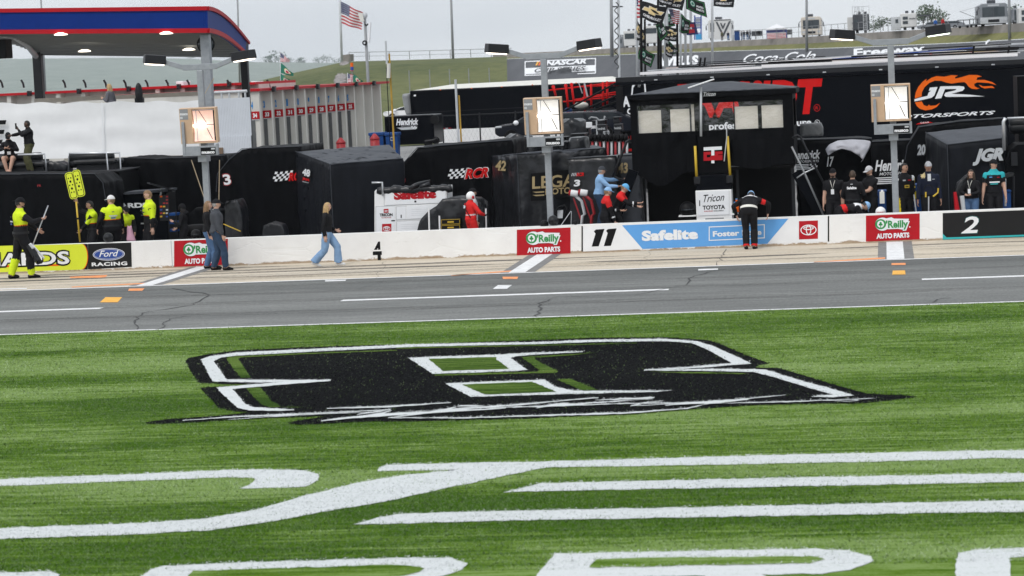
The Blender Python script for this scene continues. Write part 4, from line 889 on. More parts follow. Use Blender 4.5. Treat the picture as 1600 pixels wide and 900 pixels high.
m.tube([a+(b-a)*(i/n)+V((0, -.05, rr.uniform(-.02, .02))) for i in range(n+1)], [.09]+[rr.uniform(.085, .125) for i in range(n-1)]+[.1], 'poly', 12)
m.tube([P(640, 295, Y-.1), P(648, 290, Y-.1), P(655, 287, Y), P(672, 283, Y+.1), P(671, 287, Y), P(655, 292, Y-.05)], [.05, .06, .05, .04, .06, .05], 'poly', 8)
rl = m.build('rolled_cover', t, smooth=True)
# ---- small covered cart with yellow trimmed toolboxes
Y = 66.4
cover('pit_cart', 'grey plastic wrapped cart beside the red suited official', [(652, 363), (655, 345), (668, 331), (682, 322), (692, 311), (720, 309), (745, 310), (755, 318), (757, 355)], Y+.5, .9, 'poly', amp=.055, edge=.09, seed=31)
def toolcase(y0, y1, label):
    t = thing('toolbox', label, 'toolbox', (P(703, y1, Y).x, Y, P(703, y1, Y).z), 'black toolboxes with yellow latches')
    m = MB(); m.pbox(689, y0, 719, y1, Y, .4, 'rubber'); m.build('case', t, bevel=.015)
    m = MB(); m.pbox(699, (y0+y1)/2-1, 709, (y0+y1)/2+1.4, Y-.012, .012, 'yellow'); m.build('latch', t)
    m = MB()
    for a, b, c_, d_ in ((689.4, y0+.4, 718.6, y0+1), (689.4, y1-1, 718.6, y1-.4), (689.4, y0+1.05, 690, y1-1.05), (718, y0+1.05, 718.6, y1-1.05)): m.pbox(a, b, c_, d_, Y-.006, .005, 'yellow')
    m.build('trim', t)
toolcase(342.3, 350.8, 'black toolbox with yellow latch, upper of the pair beside the red official'); toolcase(351.4, 359.4, 'black toolbox with yellow latch, lower of the pair beside the red official')
mb = MB(); mb.pbox(668, 372, 761, 370, Y-.27, .5, 'dkmetal')
for x, y0 in ((670, 326), (759, 326), (686.5, 337)): mb.tube([P(x, y0, Y-.25), V((P(x, 360, Y-.25).x, Y-.25, 0))], .022, 'white', 8)
mb.build('cart_frame', label='white upright posts of an open cart frame around the yellow latched toolboxes', cat='frame', bevel=0)

# ================================================================ CANOPIED PIT STAND
YF, YB = 67.0, 70.2
t = thing('pit_stand', 'black canopied pit stand with clear windows behind the light blue banner', 'pit stand', (P(1115, 330, YF).x, YF, 0))
eL, eR = P(983, 149.5, YF), P(1243.5, 138.5, YF); ez = (eL.z+eR.z)/2; vz = P(1115, 151.5, YF).z
Xl, Xr = eL.x, eR.x; xa, xb = P(987, 220, YF).x, P(1240, 220, YF).x
m = MB(); pk0, pk1 = P(1082, 131, 68.6), P(1140, 128.5, 68.6); pz = P(1111, 128.5, 68.6).z; pk0.z = pk1.z = pz
tarp(m, [V((Xl, YF-.12, ez)), V((Xr, YF-.12, ez)), V((Xr, YB+.1, ez)), V((Xl, YB+.1, ez))], [V((Xl, YF-.12, vz)), V((Xr, YF-.12, vz)), V((Xr, YB+.1, vz)), V((Xl, YB+.1, vz))], 'tarp', amp=.012, seed=41)
e4 = [V((Xl, YF-.12, ez+.015)), V((Xr, YF-.12, ez+.015)), V((Xr, YB+.1, ez+.015)), V((Xl, YB+.1, ez+.015))]
tarp(m, [V((pk0.x, 68.2, pz)), V((pk1.x, 68.2, pz)), V((pk1.x, 69, pz)), V((pk0.x, 69, pz))], e4, 'tarp2', amp=.014, seed=42)
rf = m.build('canopy', t, smooth=True)
m = MB(); m.ptext('Tricon', (1099.5, 150.5), (1118.5, 149.5), 6.5, YF-.12, 'vinylw', bold=.02, shear=.4, dy=.04); m.build('lettering', rf)
# cloth walls, front with window openings
zc = lambda y, x=1115: P(x, y, YF).z
X = lambda x: P(x, 220, YF).x
zT, zW1, zW0, zB = vz+.02, zc(160.5), zc(203.5), zc(266)
m = MB()
def clothwall(m, x0, x1, z0, z1, Y, seed=0, sag=0, mm='tarp', amp=.10):
    nx = max(2, int((x1-x0)/.12)); nz_ = max(2, int((z1-z0)/.12)); vs = []
    for j in range(nz_+1):
        for i in range(nx+1):
            u, w = i/nx, j/nz_; x = x0+(x1-x0)*u; zz = z0-sag*math.sin(math.pi*min(1, u*1.15))**2*(1-w); z = zz+(z1-zz)*w
            vs.append(V((x, Y+amp*(noise.noise(V((x*2.2, z*.6+seed, seed)))+.5*noise.noise(V((x*5, z*1.6, seed))))*min(1, 3*(1-w)+.15), z)))
    return m.add(vs, [(j*(nx+1)+i, j*(nx+1)+i+1, (j+1)*(nx+1)+i+1, (j+1)*(nx+1)+i) for j in range(nz_) for i in range(nx)], mm)
m.bx(xa, X(997.5), YF-.02, YF+.0, zW0, zT, 'tarp'); m.bx(X(997.5), X(1225), YF-.02, YF, zW1, zT, 'tarp'); m.bx(X(1225), xb, YF-.02, YF, zW0, zT, 'tarp')
clothwall(m, xa, X(1087), zB-.02, zW0, YF-.02, 1, .34); clothwall(m, X(1138), xb, zB+.10, zW0, YF-.02, 2, .10); clothwall(m, X(1087), X(1138), zB, zW0, YF+.05, 3, 0)
fw = m.build('front_cloth', t, smooth=False)
m = MB()
for xx in (xa, xb): m.bx(xx-.01, xx+.01, YF+.02, YB, zB+.05, zW0, 'tarp'); m.bx(xx-.01, xx+.01, YF+.02, YB, zW1, zT, 'tarp'); m.bx(xx-.01, xx+.01, YF+.02, YF+.5, zW0, zW1, 'tarp'); m.bx(xx-.01, xx+.01, YB-.5, YB, zW0, zW1, 'tarp')
m.build('side_cloth', t)
m = MB(); m.bx(xa, X(1086), YB-.02, YB, zB, zT, 'tarp'); m.bx(X(1150), xb, YB-.02, YB, zB, zT, 'tarp'); m.bx(X(1086), X(1150), YB-.02, YB, zB, zW0-.3, 'tarp'); m.build('back_cloth', t)
for a, b in ((997.5, 1086), (1087, 1148), (1149, 1225)):
    w = MB(); nx, nz_ = 16, 8; vs = []
    for j in range(nz_+1):
        for i in range(nx+1):
            x = X(a)+(X(b)-X(a))*i/nx; z = zW0+(zW1-zW0)*j/nz_; vs.append(V((x, YF-.012+.02*noise.noise(V((x*3, z*3, 5))), z)))
    w.add(vs, [(j*(nx+1)+i, j*(nx+1)+i+1, (j+1)*(nx+1)+i+1, (j+1)*(nx+1)+i) for j in range(nz_) for i in range(nx)], M['clear']); w.build('window_pane', t, smooth=True)
for a, b in ((998.5, 1034.5), (1048.5, 1079), (1081, 1086), (1149, 1185.5), (1191.5, 1224.5)):
    w = MB(); w.bx(X(a), X(b), YF+.10, YF+.13, zW0-.05, zW1-(.13 if b-a > 8 else .02)-.0, 'cream'); w.build('screen_panel', t)
w = MB()
for a, b in ((1078.7, 1081.2), (1086, 1087.6), (1147.6, 1149.4), (1034.3, 1035.2), (1185.5, 1187)): w.bx(X(a), X(b), YF+.07, YF+.1, zW0-.05, zW1, 'black')
w.build('window_mullion', t)
w = MB(); w.bx(xa+.02, xb-.02, YF+.15, YB-.05, zB-.02, zB+.06, 'black'); w.build('deck', t)
w = MB(); w.bx(xa+.1, xb-.1, YB-.1, YB-.06, 0, zB, 'black'); w.build('dark_backing', t)  # black sheet added to keep the space under the deck dark
for x, dx in ((1000, 5), (1236, 0), (1149, 0)):
    w = MB(); w.bar((X(x), YF+.25, 0), (X(x-dx*.4), YF+.25, zB+.05), .07, .07, 'dkmetal'); w.build('leg', t)
# banner panel with the red and white emblem, cabinet below it
w = MB(); q = lambda x: X(x)
clothwall(w, X(1091), X(1139), zc(270), zc(213), YF-.20, 6, 0, 'tarp', .012); pn = w.build('centre_cloth', t)
w = MB(); Yp = YF-.22
w.pp([(1099.5, 230), (1128, 228.6), (1128, 233.8), (1099.5, 235.2)], Yp, 'vinylw', .02); w.pp([(1111.5, 230.5), (1116.3, 230), (1116.3, 255), (1111.5, 255)], Yp, 'vinylw', .022)
for pl in ([(1099.5, 237.5), (1111, 237), (1111, 241.5), (1104.5, 241.7), (1104.5, 246), (1111, 245.7), (1117, 245.5), (1117, 250.5), (1099.5, 251.3)], [(1117, 236.8), (1129, 236.2), (1129, 241), (1122, 241.3), (1122, 242.3), (1129, 242), (1129, 250), (1117, 250.5), (1117, 245.9), (1123.5, 245.6), (1110, 245.9), (1110, 243), (1117, 242.6)]): w.pp(pl, Yp, 'red', .024)
w.build('emblem', pn)
for p0, p1 in (((1086, 228), (1088.5, 277)), ((1136.6, 213), (1141, 276))):
    w = MB(); w.tube([P(*p0, YF-.3), P(*p1, YF-.3)], .035, 'yellow', 10); w.build('yellow_pole', t, smooth=True)
w = MB(); w.tube([P(1135.3, 200, YF-.35), P(1135.5, 215, YF-.35), P(1131.5, 252, YF-.35)], .014, 'alu', 6); w.build('rod', t)
w = MB(); w.bx(X(1086), X(1141), YF-.3, YF+.3, zc(297), zc(272), 'gloss'); w.bx(X(1086)-.05, X(1086)+.12, YF-.36, YF-.2, zc(286), zc(274), 'dkmetal'); w.bx(X(1141)-.12, X(1141)+.05, YF-.36, YF-.2, zc(286), zc(274), 'dkmetal'); w.build('hitch_box', t, bevel=.02)
w = MB(); w.bx(P(1087.4, 320, YF-.4).x, P(1143.6, 320, YF-.4).x, YF-.4, YF+.3, .1, P(1115, 297, YF-.4).z, 'white'); cb = w.build('cabinet', t, bevel=.015)
w = MB(); Yc = YF-.4; w.pslab([(1090.5, 299.5), (1139, 297.5), (1139.5, 335), (1091, 337)], Yc-.02, .018, 'vinylw'); dr = w.build('cabinet_door', t)
w = MB(); w.ptext('Tricon', (1099.5, 316), (1132, 313.2), 12, Yc-.02, 'black', bold=.005, shear=.4); w.ptext('TOYOTA', (1098, 327.5), (1133, 326), 6.2, Yc-.02, 'black', bold=.035); w.ptext('RACING', (1100, 331), (1114, 330.4), 1.7, Yc-.02, 'red', bold=.03, shear=.3); w.ptext('DEVELOPMENT', (1115, 330.4), (1131, 329.8), 1.6, Yc-.02, 'black', bold=.02)
w.pp([(1092.5, 313), (1094, 313), (1094, 322), (1092.5, 322)], Yc-.02, 'black', .004); w.build('lettering', cb)
w = MB(); w.pp([(1102, 341), (1131, 339.8), (1131, 350), (1102, 350)], Yc, 'grey', .004)
for x in (1108.5, 1116.5, 1125): w.pell(x, 344.6-(x-1116)*.04, 2.2, 2.2, Yc, 'vinylw', .008, 14)
w.build('gauge_panel', cb)
for a, b, yy in ((1061, 1088, 337), (1144, 1153, 334)):
    w = MB(); w.bx(P(a, yy, YF-.3).x, P(b, yy, YF-.3).x, YF-.45, YF-.05, P((a+b)/2, yy+1, YF-.3).z, P((a+b)/2, yy-1, YF-.3).z, 'white'); w.build('shelf', t)
# antenna mast with tilted flat dish
w = MB(); w.tube([P(1095.3, 213, YF-.45), P(1095.3, 136, YF-.45)], .03, 'ltgrey', 8); ms = w.build('mast', t, smooth=True)
w = MB(); a, b = P(1075.5, 137.3, YF-.45), P(1115.5, 123.8, YF-.45); w.bar(a, b, .42, .035, 'vinylw'); w.build('dish', ms, bevel=.012)
# raised side arms
def arm(nm, pts, th):
    w = MB()
    for a, b in zip(pts, pts[1:]): w.bar(a, b, .12, th, 'gloss')
    w.build(nm, t, bevel=.01)
arm('side_arm', [P(990, 266, YF-.3), P(959, 352, YF-.3)], .26)
w = MB(); w.tube([P(985, 218, YF-.3), P(979, 222, YF-.3), P(972, 240, YF-.3), P(957, 277, YF-.35)], .035, 'dkmetal', 8); w.tube([P(955, 274, YF-.3), P(966, 279, YF-.3), P(987, 284, YF-.3)], .03, 'dkmetal', 8); w.build('arm_strut', t, smooth=True)
arm('side_arm', [P(1244, 268, YF), P(1287, 345, YF)], .26)
w = MB(); w.tube([P(1238, 216, YF-.1), P(1245, 211, YF-.1), P(1251, 214, YF-.1), P(1268, 250, YF-.1), P(1303, 317, YF-.1)], .03, 'dkmetal', 8); w.tube([P(1237, 229, YF-.1), P(1258, 272, YF-.1), P(1287, 337, YF-.1)], .025, 'grey', 8); w.tube([P(1245, 278, YF-.1), P(1257, 270, YF-.1), P(1274, 262, YF-.1)], .02, 'alu', 6); w.build('arm_strut', t, smooth=True)
helmet_obj(1074, 327, YF-.28, .21, 'black', 'black racing helmet on the white shelf left of the white cabinet', 'glass')
# bottles on the right shelf
for x, y0, y1, m_, lab in ((1148.5, 317, 333, 'green', 'green bottle with a pale cap on the shelf right of the white cabinet'), (1151.5, 312, 331, 'orange', 'orange drink bottle on the shelf right of the white cabinet')):
    w = MB(); c = P(x, y1, YF-.2); h = P(x, y0, YF-.2).z-c.z; r = .06; w.lathe([(r, 0), (r, h*.6), (r*.5, h*.8), (r*.4, h)], c, m_, 12); w.lathe([(r*.45, 0), (r*.45, .03)], c+V((0, 0, h+.001)), 'skyblue', 10); w.build('bottle', label=lab, cat='bottle', smooth=True)
# ---- right edge: pit stand with rail, dark covers, jack
zt = P(1600, 235, 67.6).z
t = thing('pit_stand', 'black pit stand with white rail at the right edge of the picture', 'pit stand', (P(1590, 300, 67.4).x, 67.4, 0))
w = MB(); w.pslab([(1572, 338), (1571, 252), (1576, 236), (1590, 226), (1700, 222), (1700, 333)], 67.9, 2, 'tarp'); w.build('cloth', t, bevel=.02)
w = MB(); w.tube([P(1569, 235, 67.3), P(1568, 190, 67.3), P(1571, 184, 67.3)], .045, 'alu', 8); w.tube([P(1574, 185, 67.5), P(1660, 181.5, 67.5)], .03, 'alu', 8); w.build('rail', t, smooth=True)
w = MB(); w.tube([P(1577, 193, 68.4), P(1583, 192, 68.4), P(1660, 190, 68.4)], [.1, .16, .16], 'seat', 12); w.tube([P(1577, 201, 68.4), P(1583, 200, 68.4), P(1660, 198, 68.4)], [.1, .16, .16], 'seat', 12); w.build('backrest', t, smooth=True)
w = MB(); w.pslab([(1564, 276), (1578, 270), (1585, 271), (1583, 275), (1566, 280)], 66.9, .5, 'poly'); w.build('tray', t)
w = MB(); w.tube([P(1570.5, 279, 66.9), P(1571, 322, 66.9)], .03, 'alu', 8); w.tube([P(1584, 275, 66.9), P(1584, 335, 66.9)], .025, 'dkmetal', 8); w.build('leg', t)
w = MB(); w.pbox(1580, 238, 1590, 259, 67.75, .12, 'dkmetal'); w.build('control_box', t)
w = MB(); w.bx(P(1590, 150, 72).x, P(1700, 150, 72).x, 72, 74, 0, P(1620, 118, 72).z, 'tarp'); w.build('back_tower', t)
for x0, x1, yy, lab in ((1568, 1580, 300, 'bright blue crate behind the teal shirted man'), (1430, 1441, 290, 'bright blue drum between the two men on the right'), (1374, 1385, 300, 'dark blue crate behind the white water jug')):
    w = MB(); w.pbox(x0-2, yy, x1, 345, 66.9, .6, 'binblue'); w.pbox(x0-2.5, yy-2, x1+.5, yy, 66.86, .68, 'binblue'); w.build('crate', label=lab, cat='crate', bevel=.02)
mb = MB(); mb.pbox(1374.5, 300, 1382, 318, 65.4, .16, 'offwhite'); mb.lathe([(.03, 0), (.03, .05)], P(1378.3, 300, 65.48), 'white', 10); c = P(1380.5, 318, 65.48); mb.tube([c, V((c.x, c.y, 0))], .03, 'binblue', 8)
mb.build('stop_paddle', label='pale paddle on a blue handle beside the grey cap man', cat='paddle')
mb = MB(); mb.tube([P(1428, 304, 65.6), P(1431.5, 332, 65.6)], .018, 'alu', 8); mb.build('rod', label='pale metal rod leaning on the wall beside the yellow and black suit', cat='rod')
t = thing('window_brush', 'black hoop tool with yellow bars held upright before the smiling man', 'pit tool', P(1451, 332, 65.0))
m = MB(); m.tube([P(1446+7*math.cos(rad(a))+5, 296-7*math.sin(rad(a))*1.0, 65.0) for a in range(0, 181, 15)], .012, 'rubber', 6); m.build('hoop', t, smooth=True)
m = MB(); m.tube([P(1446.5, 300, 65), P(1446.5, 308, 65)], .02, 'yellow', 8); m.tube([P(1466, 294, 65), P(1465.5, 301, 65), P(1458, 307, 65)], .02, 'yellow', 8); m.build('yellow_bar', t)
m = MB(); m.tube([P(1451, 307, 65), P(1451, 330, 65)], .018, 'alu', 8); m.build('handle', t)
cover('gear_bag', 'black cloth bag with grey top standing in front of the woman on the right', [(1491, 330), (1491, 300), (1496, 286), (1507, 276), (1514, 271), (1519, 277), (1516, 330)], 66.0, .35, 'poly', cat='bag', group='loose gear', amp=.025, edge=.08)
mb = MB(); a = P(1494, 325, 65.5); mb.tube([P(1492, 300, 65.5), P(1496, 331, 65.5)], [.04, .07], 'red', 10); mb.tube([P(1503, 306, 65.5), P(1506, 331, 65.5)], [.06, .05], 'ltgrey', 10); mb.build('air_gun', label='red and clear air gun standing by the black bag on the right', cat='air gun')
# ================================================================ GARAGE BUILDINGS, FUEL CANOPY, DECK
def fins(name, label, A, B, n, ztop, fw, signs=None):
    """precast row from A to B (ground points): n bays, each with a fin standing out to the right whose face looks at the pit lane"""
    d = (B-A); w = d.length/n; u = d.normalized(); nrm = V((u.y, -u.x, 0))
    if nrm.y > .3: nrm = -nrm
    t = thing(name, label, 'building', (A.x, A.y, 0)); m = MB(); prof = []
    for i in range(n):
        p = A+u*(w*i); prof += [p, p+nrm*fw, p+nrm*(fw-.03)+u*(w*.16), p+u*(w*.22)-nrm*.02]
    prof.append(B); back = [B-nrm*7, A-nrm*7]
    m.prism([V((p.x, p.y, 0)) for p in prof+back], (0, 0, ztop), 'precast'); m.build('wall', t)
    m = MB(); pr2 = [A-u*.1, A-u*.1+nrm*(fw+.08), B+nrm*(fw+.08), B]
    m.prism([V((p.x, p.y, ztop+.002)) for p in pr2+back], (0, 0, .10), 'red'); m.build('roof', t)
    for i in range(n):
        if not signs or i >= len(signs) or signs[i] is None: continue
        p = A+u*(w*i); q = lambda a, z, off=.0: p+nrm*(fw*a)-u*(.004+off)+V((0, 0, z)); zs = ztop*.80
        m = MB(); m.prism([q(.02, zs-.22), q(.98, zs-.22), q(.98, zs+.08), q(.02, zs+.08)], -u*.04, 'red')
        vs, fs = glyphs(signs[i], .05, 0); m.add([q(.26+.48*a, zs-.15+.155*b, .043) for a, b in vs], fs, 'vinylw'); m.build('number_sign', t)
        m = MB(); m.prism([q(.05, .02), q(.46, .02), q(.46, zs-.26), q(.05, zs-.26)], -u*.012, 'doordk'); m.build('door', t)
        m = MB(); m.prism([q(.0, zs-.26), q(.98, zs-.26), q(.98, zs-.222), q(.0, zs-.222)], -u*.03, 'ltgrey'); m.build('door_lintel', t)
        m = MB(); vs, fs = glyphs(signs[i][-1], .06, 0); m.add([q(.10+.2*a, zs+.20+.26*b, .01) for a, b in vs], fs, 'bluemark'); m.build('blue_mark', t)
    for i in range(1, n, 2):
        p = A+u*(w*i)+nrm*(fw+.16); m = MB(); m.bx(p.x-.06, p.x+.06, p.y-.2, p.y+.1, ztop-.06, ztop+.16, 'dkmetal'); m.build('roof_lamp', t)
    return t
M['beamc'] = mat('beam_beige', (.40, .37, .33), .6)
M['doordk'] = mat('dark_door', (.10, .105, .11), .5)  # dark grey of the narrow door strips under the number signs
M['precast'] = mat('precast_concrete', (.60, .585, .545), .85, var=.16, vs=.7, bump=.2, bs=12, stretch=(1, 1, .35))
M['bluemark'] = mat('blue_paint_mark', (.03, .25, .62), .6)
A = P(392, 180, 98); B = P(597, 180, 121); A.z = B.z = 0
fins('garage_building', 'precast garage row with red roof edge and numbered red signs', A, B, 13, 4.30, .36, ['34', '33', '32', '31', '30', '29', '28', '27', '26', '25'])
A = P(-60, 150, 104); B = P(405, 150, 104); A.z = B.z = 0
fins('garage_building', 'precast garage row with red roof edge behind the fuel canopy', A, B, 12, P(200, 141, 103).z, .5)
for x, w in ((281, 12), (397, 10)):
    mb = MB(); mb.pbox(x-w/2, 127, x+w/2, 137, 108, 1.2, 'vinylw'); mb.pbox(x-w*.6, 136, x+w*.6, 138, 107.8, 1.6, 'ltgrey'); mb.build('roof_unit', label='small white roof unit '+('left of the pinkish floodlight' if x < 300 else 'right of the fuel canopy post'), cat='roof unit', group='white roof units', bevel=.03)
# curved wire guards along the roof of the garage
for x in (3, 36, 101, 133, 165, 196, 230, 262, 295, 358, 420):
    mb = MB(); mb.tube([P(x+1.5, 137, 106), P(x, 130, 106), P(x-3, 125, 106)], .05, 'dkmetal', 6); mb.build('roof_guard_post', label='thin curved dark post on the red roof edge', cat='post', group='curved posts on the garage roof')

# ---- fuel canopy with barrel end
Yf, Yr = 82.0, 91.0
fT0, fT1, fB0, fB1 = P(-70, 15, Yf), P(324, 10.5, Yf), P(-70, 53.0, Yf), P(325, 50.5, Yf)
rT1, rB1 = P(388.5, 66, Yr), P(388.5, 90, Yr); rB0 = P(-70, 93, Yr); rT0 = P(-70, 68, Yr)
t = thing('fuel_canopy', 'blue and red fuel station canopy with curved end and grey soffit', 'canopy', (fB1.x, Yf, 0))
N = 10
def arcp(a, b, k):                       # curved from front a to rear b, bulging up
    w = k/N; return V((a.x+(b.x-a.x)*w, a.y+(b.y-a.y)*w, a.z+(b.z-a.z)*(1-math.cos(w*math.pi/2))))
m = MB(); q11 = V((.105, 0, 0)); m.prism([fT0, fT1-q11, fB1-q11, fB0], (0, .12, 0), 'blue')
for k in range(N):
    a, b = arcp(fT1, rT1, k), arcp(fT1, rT1, k+1); c, d = arcp(fB1, rB1, k), arcp(fB1, rB1, k+1)
    m.prism([a, b, d, c], (-.1, .0, 0), 'blue')
fa = m.build('fascia', t)
def band(h0, h1):
    m = MB(); u = lambda T, Bm, h: T+(Bm-T)*h
    m.prism([u(fT0, fB0, h0)-V((0, .05, 0)), u(fT1, fB1, h0)-V((0, .05, 0)), u(fT1, fB1, h1)-V((0, .05, 0)), u(fT0, fB0, h1)-V((0, .05, 0))], (0, .045, 0), 'red')
    for k in range(N):
        T = [arcp(fT1, rT1, q) for q in (k, k+1)]; Bm = [arcp(fB1, rB1, q) for q in (k, k+1)]
        m.prism([u(T[0], Bm[0], h0), u(T[1], Bm[1], h0), u(T[1], Bm[1], h1), u(T[0], Bm[0], h1)], (.06, 0, 0), 'red')
    m.build('red_trim', t)
band(-.02, .14); band(.84, 1.02)
M['soffitw'] = mat('ribbed_soffit', (.30, .31, .32), .45, var=.04)
m = MB()
for k in range(N):                      # ribbed underside and roof sheet
    for (p0, p1, q0, q1, mm, off) in ((fB0, rB0, fB1, rB1, 'soffitw', .03), (fT0, rT0, fT1, rT1, 'ltgrey', -.02)):
        a, b, c, d = arcp(p0, p1, k), arcp(q0, q1, k), arcp(q0, q1, k+1), arcp(p0, p1, k+1)
        for v in (a, b, c, d): v.z += off
        if k == 0:
            for v in (a, b): v.y += .13
        for v in (b, c): v.x -= .11
        for v in (a, d): v.x = fB0.x
        m.poly([a, b, c, d], mm)
        if mm == 'soffitw':
            for s in (.3, .8):
                e, f = a+(d-a)*s, b+(c-b)*s; m.bar(e-V((0, 0, .02)), f-V((0, 0, .02)), .08, .05, 'soffit')
m.poly([V((fB0.x, Yr, rB0.z)), V((rB1.x, Yr, rB1.z)), V((rT1.x, Yr, rT1.z)), V((fT0.x, Yr, rT0.z))], 'ltgrey')
m.build('soffit', t)
m = MB(); pts = [P(-10, 52.6, 84), P(20, 56, 85.5), P(42, 70, 88), P(56, 88, 90)]; m.tube(pts, .10, 'ltgrey', 8); m.build('curved_rib', t, smooth=True)
for x, y in ((95, 53.4), (260, 51.6), (132, 79.5), (295, 77.2)):
    # find the soffit depth for this sight line
    best = None
    for k in range(0, 200):
        w = k/199; yy = Yf+(Yr-Yf)*w; p = P(x, y, yy); zz = fB1.z+(rB1.z-fB1.z)*(1-math.cos(w*math.pi/2)); e = abs(p.z-zz+.06)
        if best is None or e < best[0]: best = (e, p)
    c = best[1]; m = MB(); m.lathe([(.10, .05), (.22, 0), (.22, -.03), (.12, -.04)], c, 'soffitlamp', 16); m.build('soffit_lamp', t, smooth=True)
for x, yb, Y, w, mm in ((60.5, 152, 90.3, 13, 'dkmetal'), (325, 165, 82.4, 14, 'steel'), (384, 160, 90.4, 11, 'dkmetal')):
    m = MB(); c = P(x, yb, Y); k = mpp(x, yb, Y)*w/2; m.bx(c.x-k, c.x+k, Y, Y+2*k, 0, fB1.z-.05 if Y < 84 else fB1.z-.25, mm); m.build('post', t, bevel=.02)
m = MB(); c = P(322, 69, 84.2); m.lathe([(.29, 0), (.31, .04), (.27, .05)], c, 'rubber', 28, Matrix.Rotation(rad(90), 3, 'X')); m.build('mirror_rim', t, smooth=True)
m = MB(); m.ell(c-V((0, .06, .0)), (.27, .05, .27), 'cglass', 24, 8); m.tube([c, c+V((0, 0, .75))], .03, 'dkmetal', 6); m.build('mirror', t, smooth=True)
m = MB(); m.pbox(-30, 62, 9, 92, 83, .7, 'black'); m.build('hanging_speaker', t, bevel=.03)
# ---- white banner on a raised deck
Yb = 80.0
t = thing('viewing_deck', 'raised deck fronted by a long white cloth banner with black letter bars', 'deck', (P(150, 250, Yb).x, Yb, 0))
m = MB(); tl, tr, br, bl = (-60, 161), (311, 156.5), (312, 241.5), (-60, 252); nx, nz_ = 70, 12; vs = []
for j in range(nz_+1):
    for i in range(nx+1):
        u, w = i/nx, j/nz_; x = tl[0]+(tr[0]-tl[0])*u; y = (tl[1]+(tr[1]-tl[1])*u)*(1-w)+(bl[1]+(br[1]-bl[1])*u)*w
        p = P(x, y, Yb); p.z -= .06*math.sin(u*math.pi*6)**2*(1-w); p.y += .05*noise.noise(V((p.x*.35, p.z*1.8, 1)))+.025*noise.noise(V((p.x*1.2, p.z*3, 4))); vs.append(p)
m.add(vs, [(j*(nx+1)+i, j*(nx+1)+i+1, (j+1)*(nx+1)+i+1, (j+1)*(nx+1)+i) for j in range(nz_) for i in range(nx)], mat('white_cloth', (.80, .805, .81), .6, var=.03)); bn = m.build('cloth_banner', t, smooth=True)
m = MB()
for y in (187.5, 202.5, 218): m.pp([(-60, y+2), (12-(y-187)*.19, y), (10.5-(y-187)*.19, y+6.6), (-60, y+8.6)], Yb, 'black', .12)
m.build('lettering', bn)
m = MB(); m.pp([(159.5, 160), (161.3, 160), (164, 246), (162, 246)], Yb, 'vinylw', .09); m.build('seam', bn)
for x0, x1, y0, y1, yy in ((335, 390, 154.5, 213, 0), (334, 392, 213.8, 243, -.03)):
    m = MB(); a, b = P(x0, y0, Yb+yy), P(x1, y0, Yb+yy); zb = P((x0+x1)/2, y1, Yb).z; n = 22
    for i in range(n):
        xa_ = a.x+(b.x-a.x)*i/n; m.bx(xa_, xa_+(b.x-a.x)/n*.86, Yb+yy, Yb+yy+.05, zb, a.z-.02*i/n, 'panelw')if False else m.bx(xa_, xa_+(b.x-a.x)/n*.9, Yb+yy, Yb+yy+.05, zb, a.z, mat('white_panel', (.62, .65, .70), .45, var=.04))
    m.bx(a.x, b.x, Yb+yy+.03, Yb+yy+.08, zb, a.z-.02, 'grey'); m.build('ribbed_panel', t)
zd = P(172, 158, 81).z-.95
m = MB(); m.bx(P(-60, 200, Yb).x, P(330, 200, Yb+6).x, Yb+.15, Yb+6, zd-.2, zd, 'wood'); m.build('deck_floor', t)
m = MB(); a, b = P(54, 153.6, 86), P(312, 150, 86); a.z = b.z = (a.z+b.z)/2; m.bar(a, b, .1, .15, 'beamc'); m.build('rear_beam', t)
m = MB(); a, b = P(335, 144.6, 82), P(386, 143.6, 82); b.z = a.z; m.tube([a, b], .05, 'ltgrey', 8)
for x in (346, 358, 373, 383): p = P(x, 145, 82); m.tube([V((p.x, 82, a.z)), V((p.x, 82, zd))], .035, 'ltgrey', 8)
m.build('handrail', t)
for x in (60, 160, 260, 380): m = MB(); p = P(x, 240, Yb+.5); m.bx(p.x-.1, p.x+.1, Yb+.4, Yb+.6, 0, zd-.2, 'dkmetal'); m.build('leg', t)
mb = MB(); p = P(217, 157, 81); mb.ell(P(217, 146, 81), (.13, .1, .35), 'seat', 14, 8); mb.bx(p.x-.14, p.x+.14, 80.95, 81.2, zd, p.z+.1, 'seat'); mb.build('chair', label='black chair back showing above the white banner', cat='chair', bevel=.04)
mb = MB(); mb.tube([P(334, 122, 79.5), P(318, 150, 79.5), P(312, 156, 79.5)], .012, 'wood', 5); mb.build('rope', label='thin rope tied from the canopy post to the banner corner', cat='rope')
for a, b in (((299, 250), (320, 312)), ((343, 250), (342, 312))):
    mb = MB(); mb.tube([P(*a, 66), P(*b, 66)], .012, 'wood', 5); mb.build('cable', label='thin loose cable hanging below the pinkish floodlight, '+('slanting left one' if a[0] < 320 else 'upright right one'), cat='cable')
mb = MB(); mb.pslab([(120, 249), (345, 241), (345, 252), (120, 256)], 78.5, .3, 'concd'); mb.build('ledge', label='grey concrete ledge just below the white cloth banner', cat='ledge')
mb = MB(); c = P(341, 255, 80); mb.bx(c.x-.55, c.x+.55, 80, 81, 0, P(341, 240, 80).z, 'concd'); mb.bx(c.x-.5, c.x+.2, 79.9, 80.0, c.z-.3, c.z+.5, mat('rust_bin', (.16, .11, .075), .8, var=.3)); mb.build('pillar', label='mottled concrete pillar behind the pinkish light pole', cat='pillar', bevel=.02)

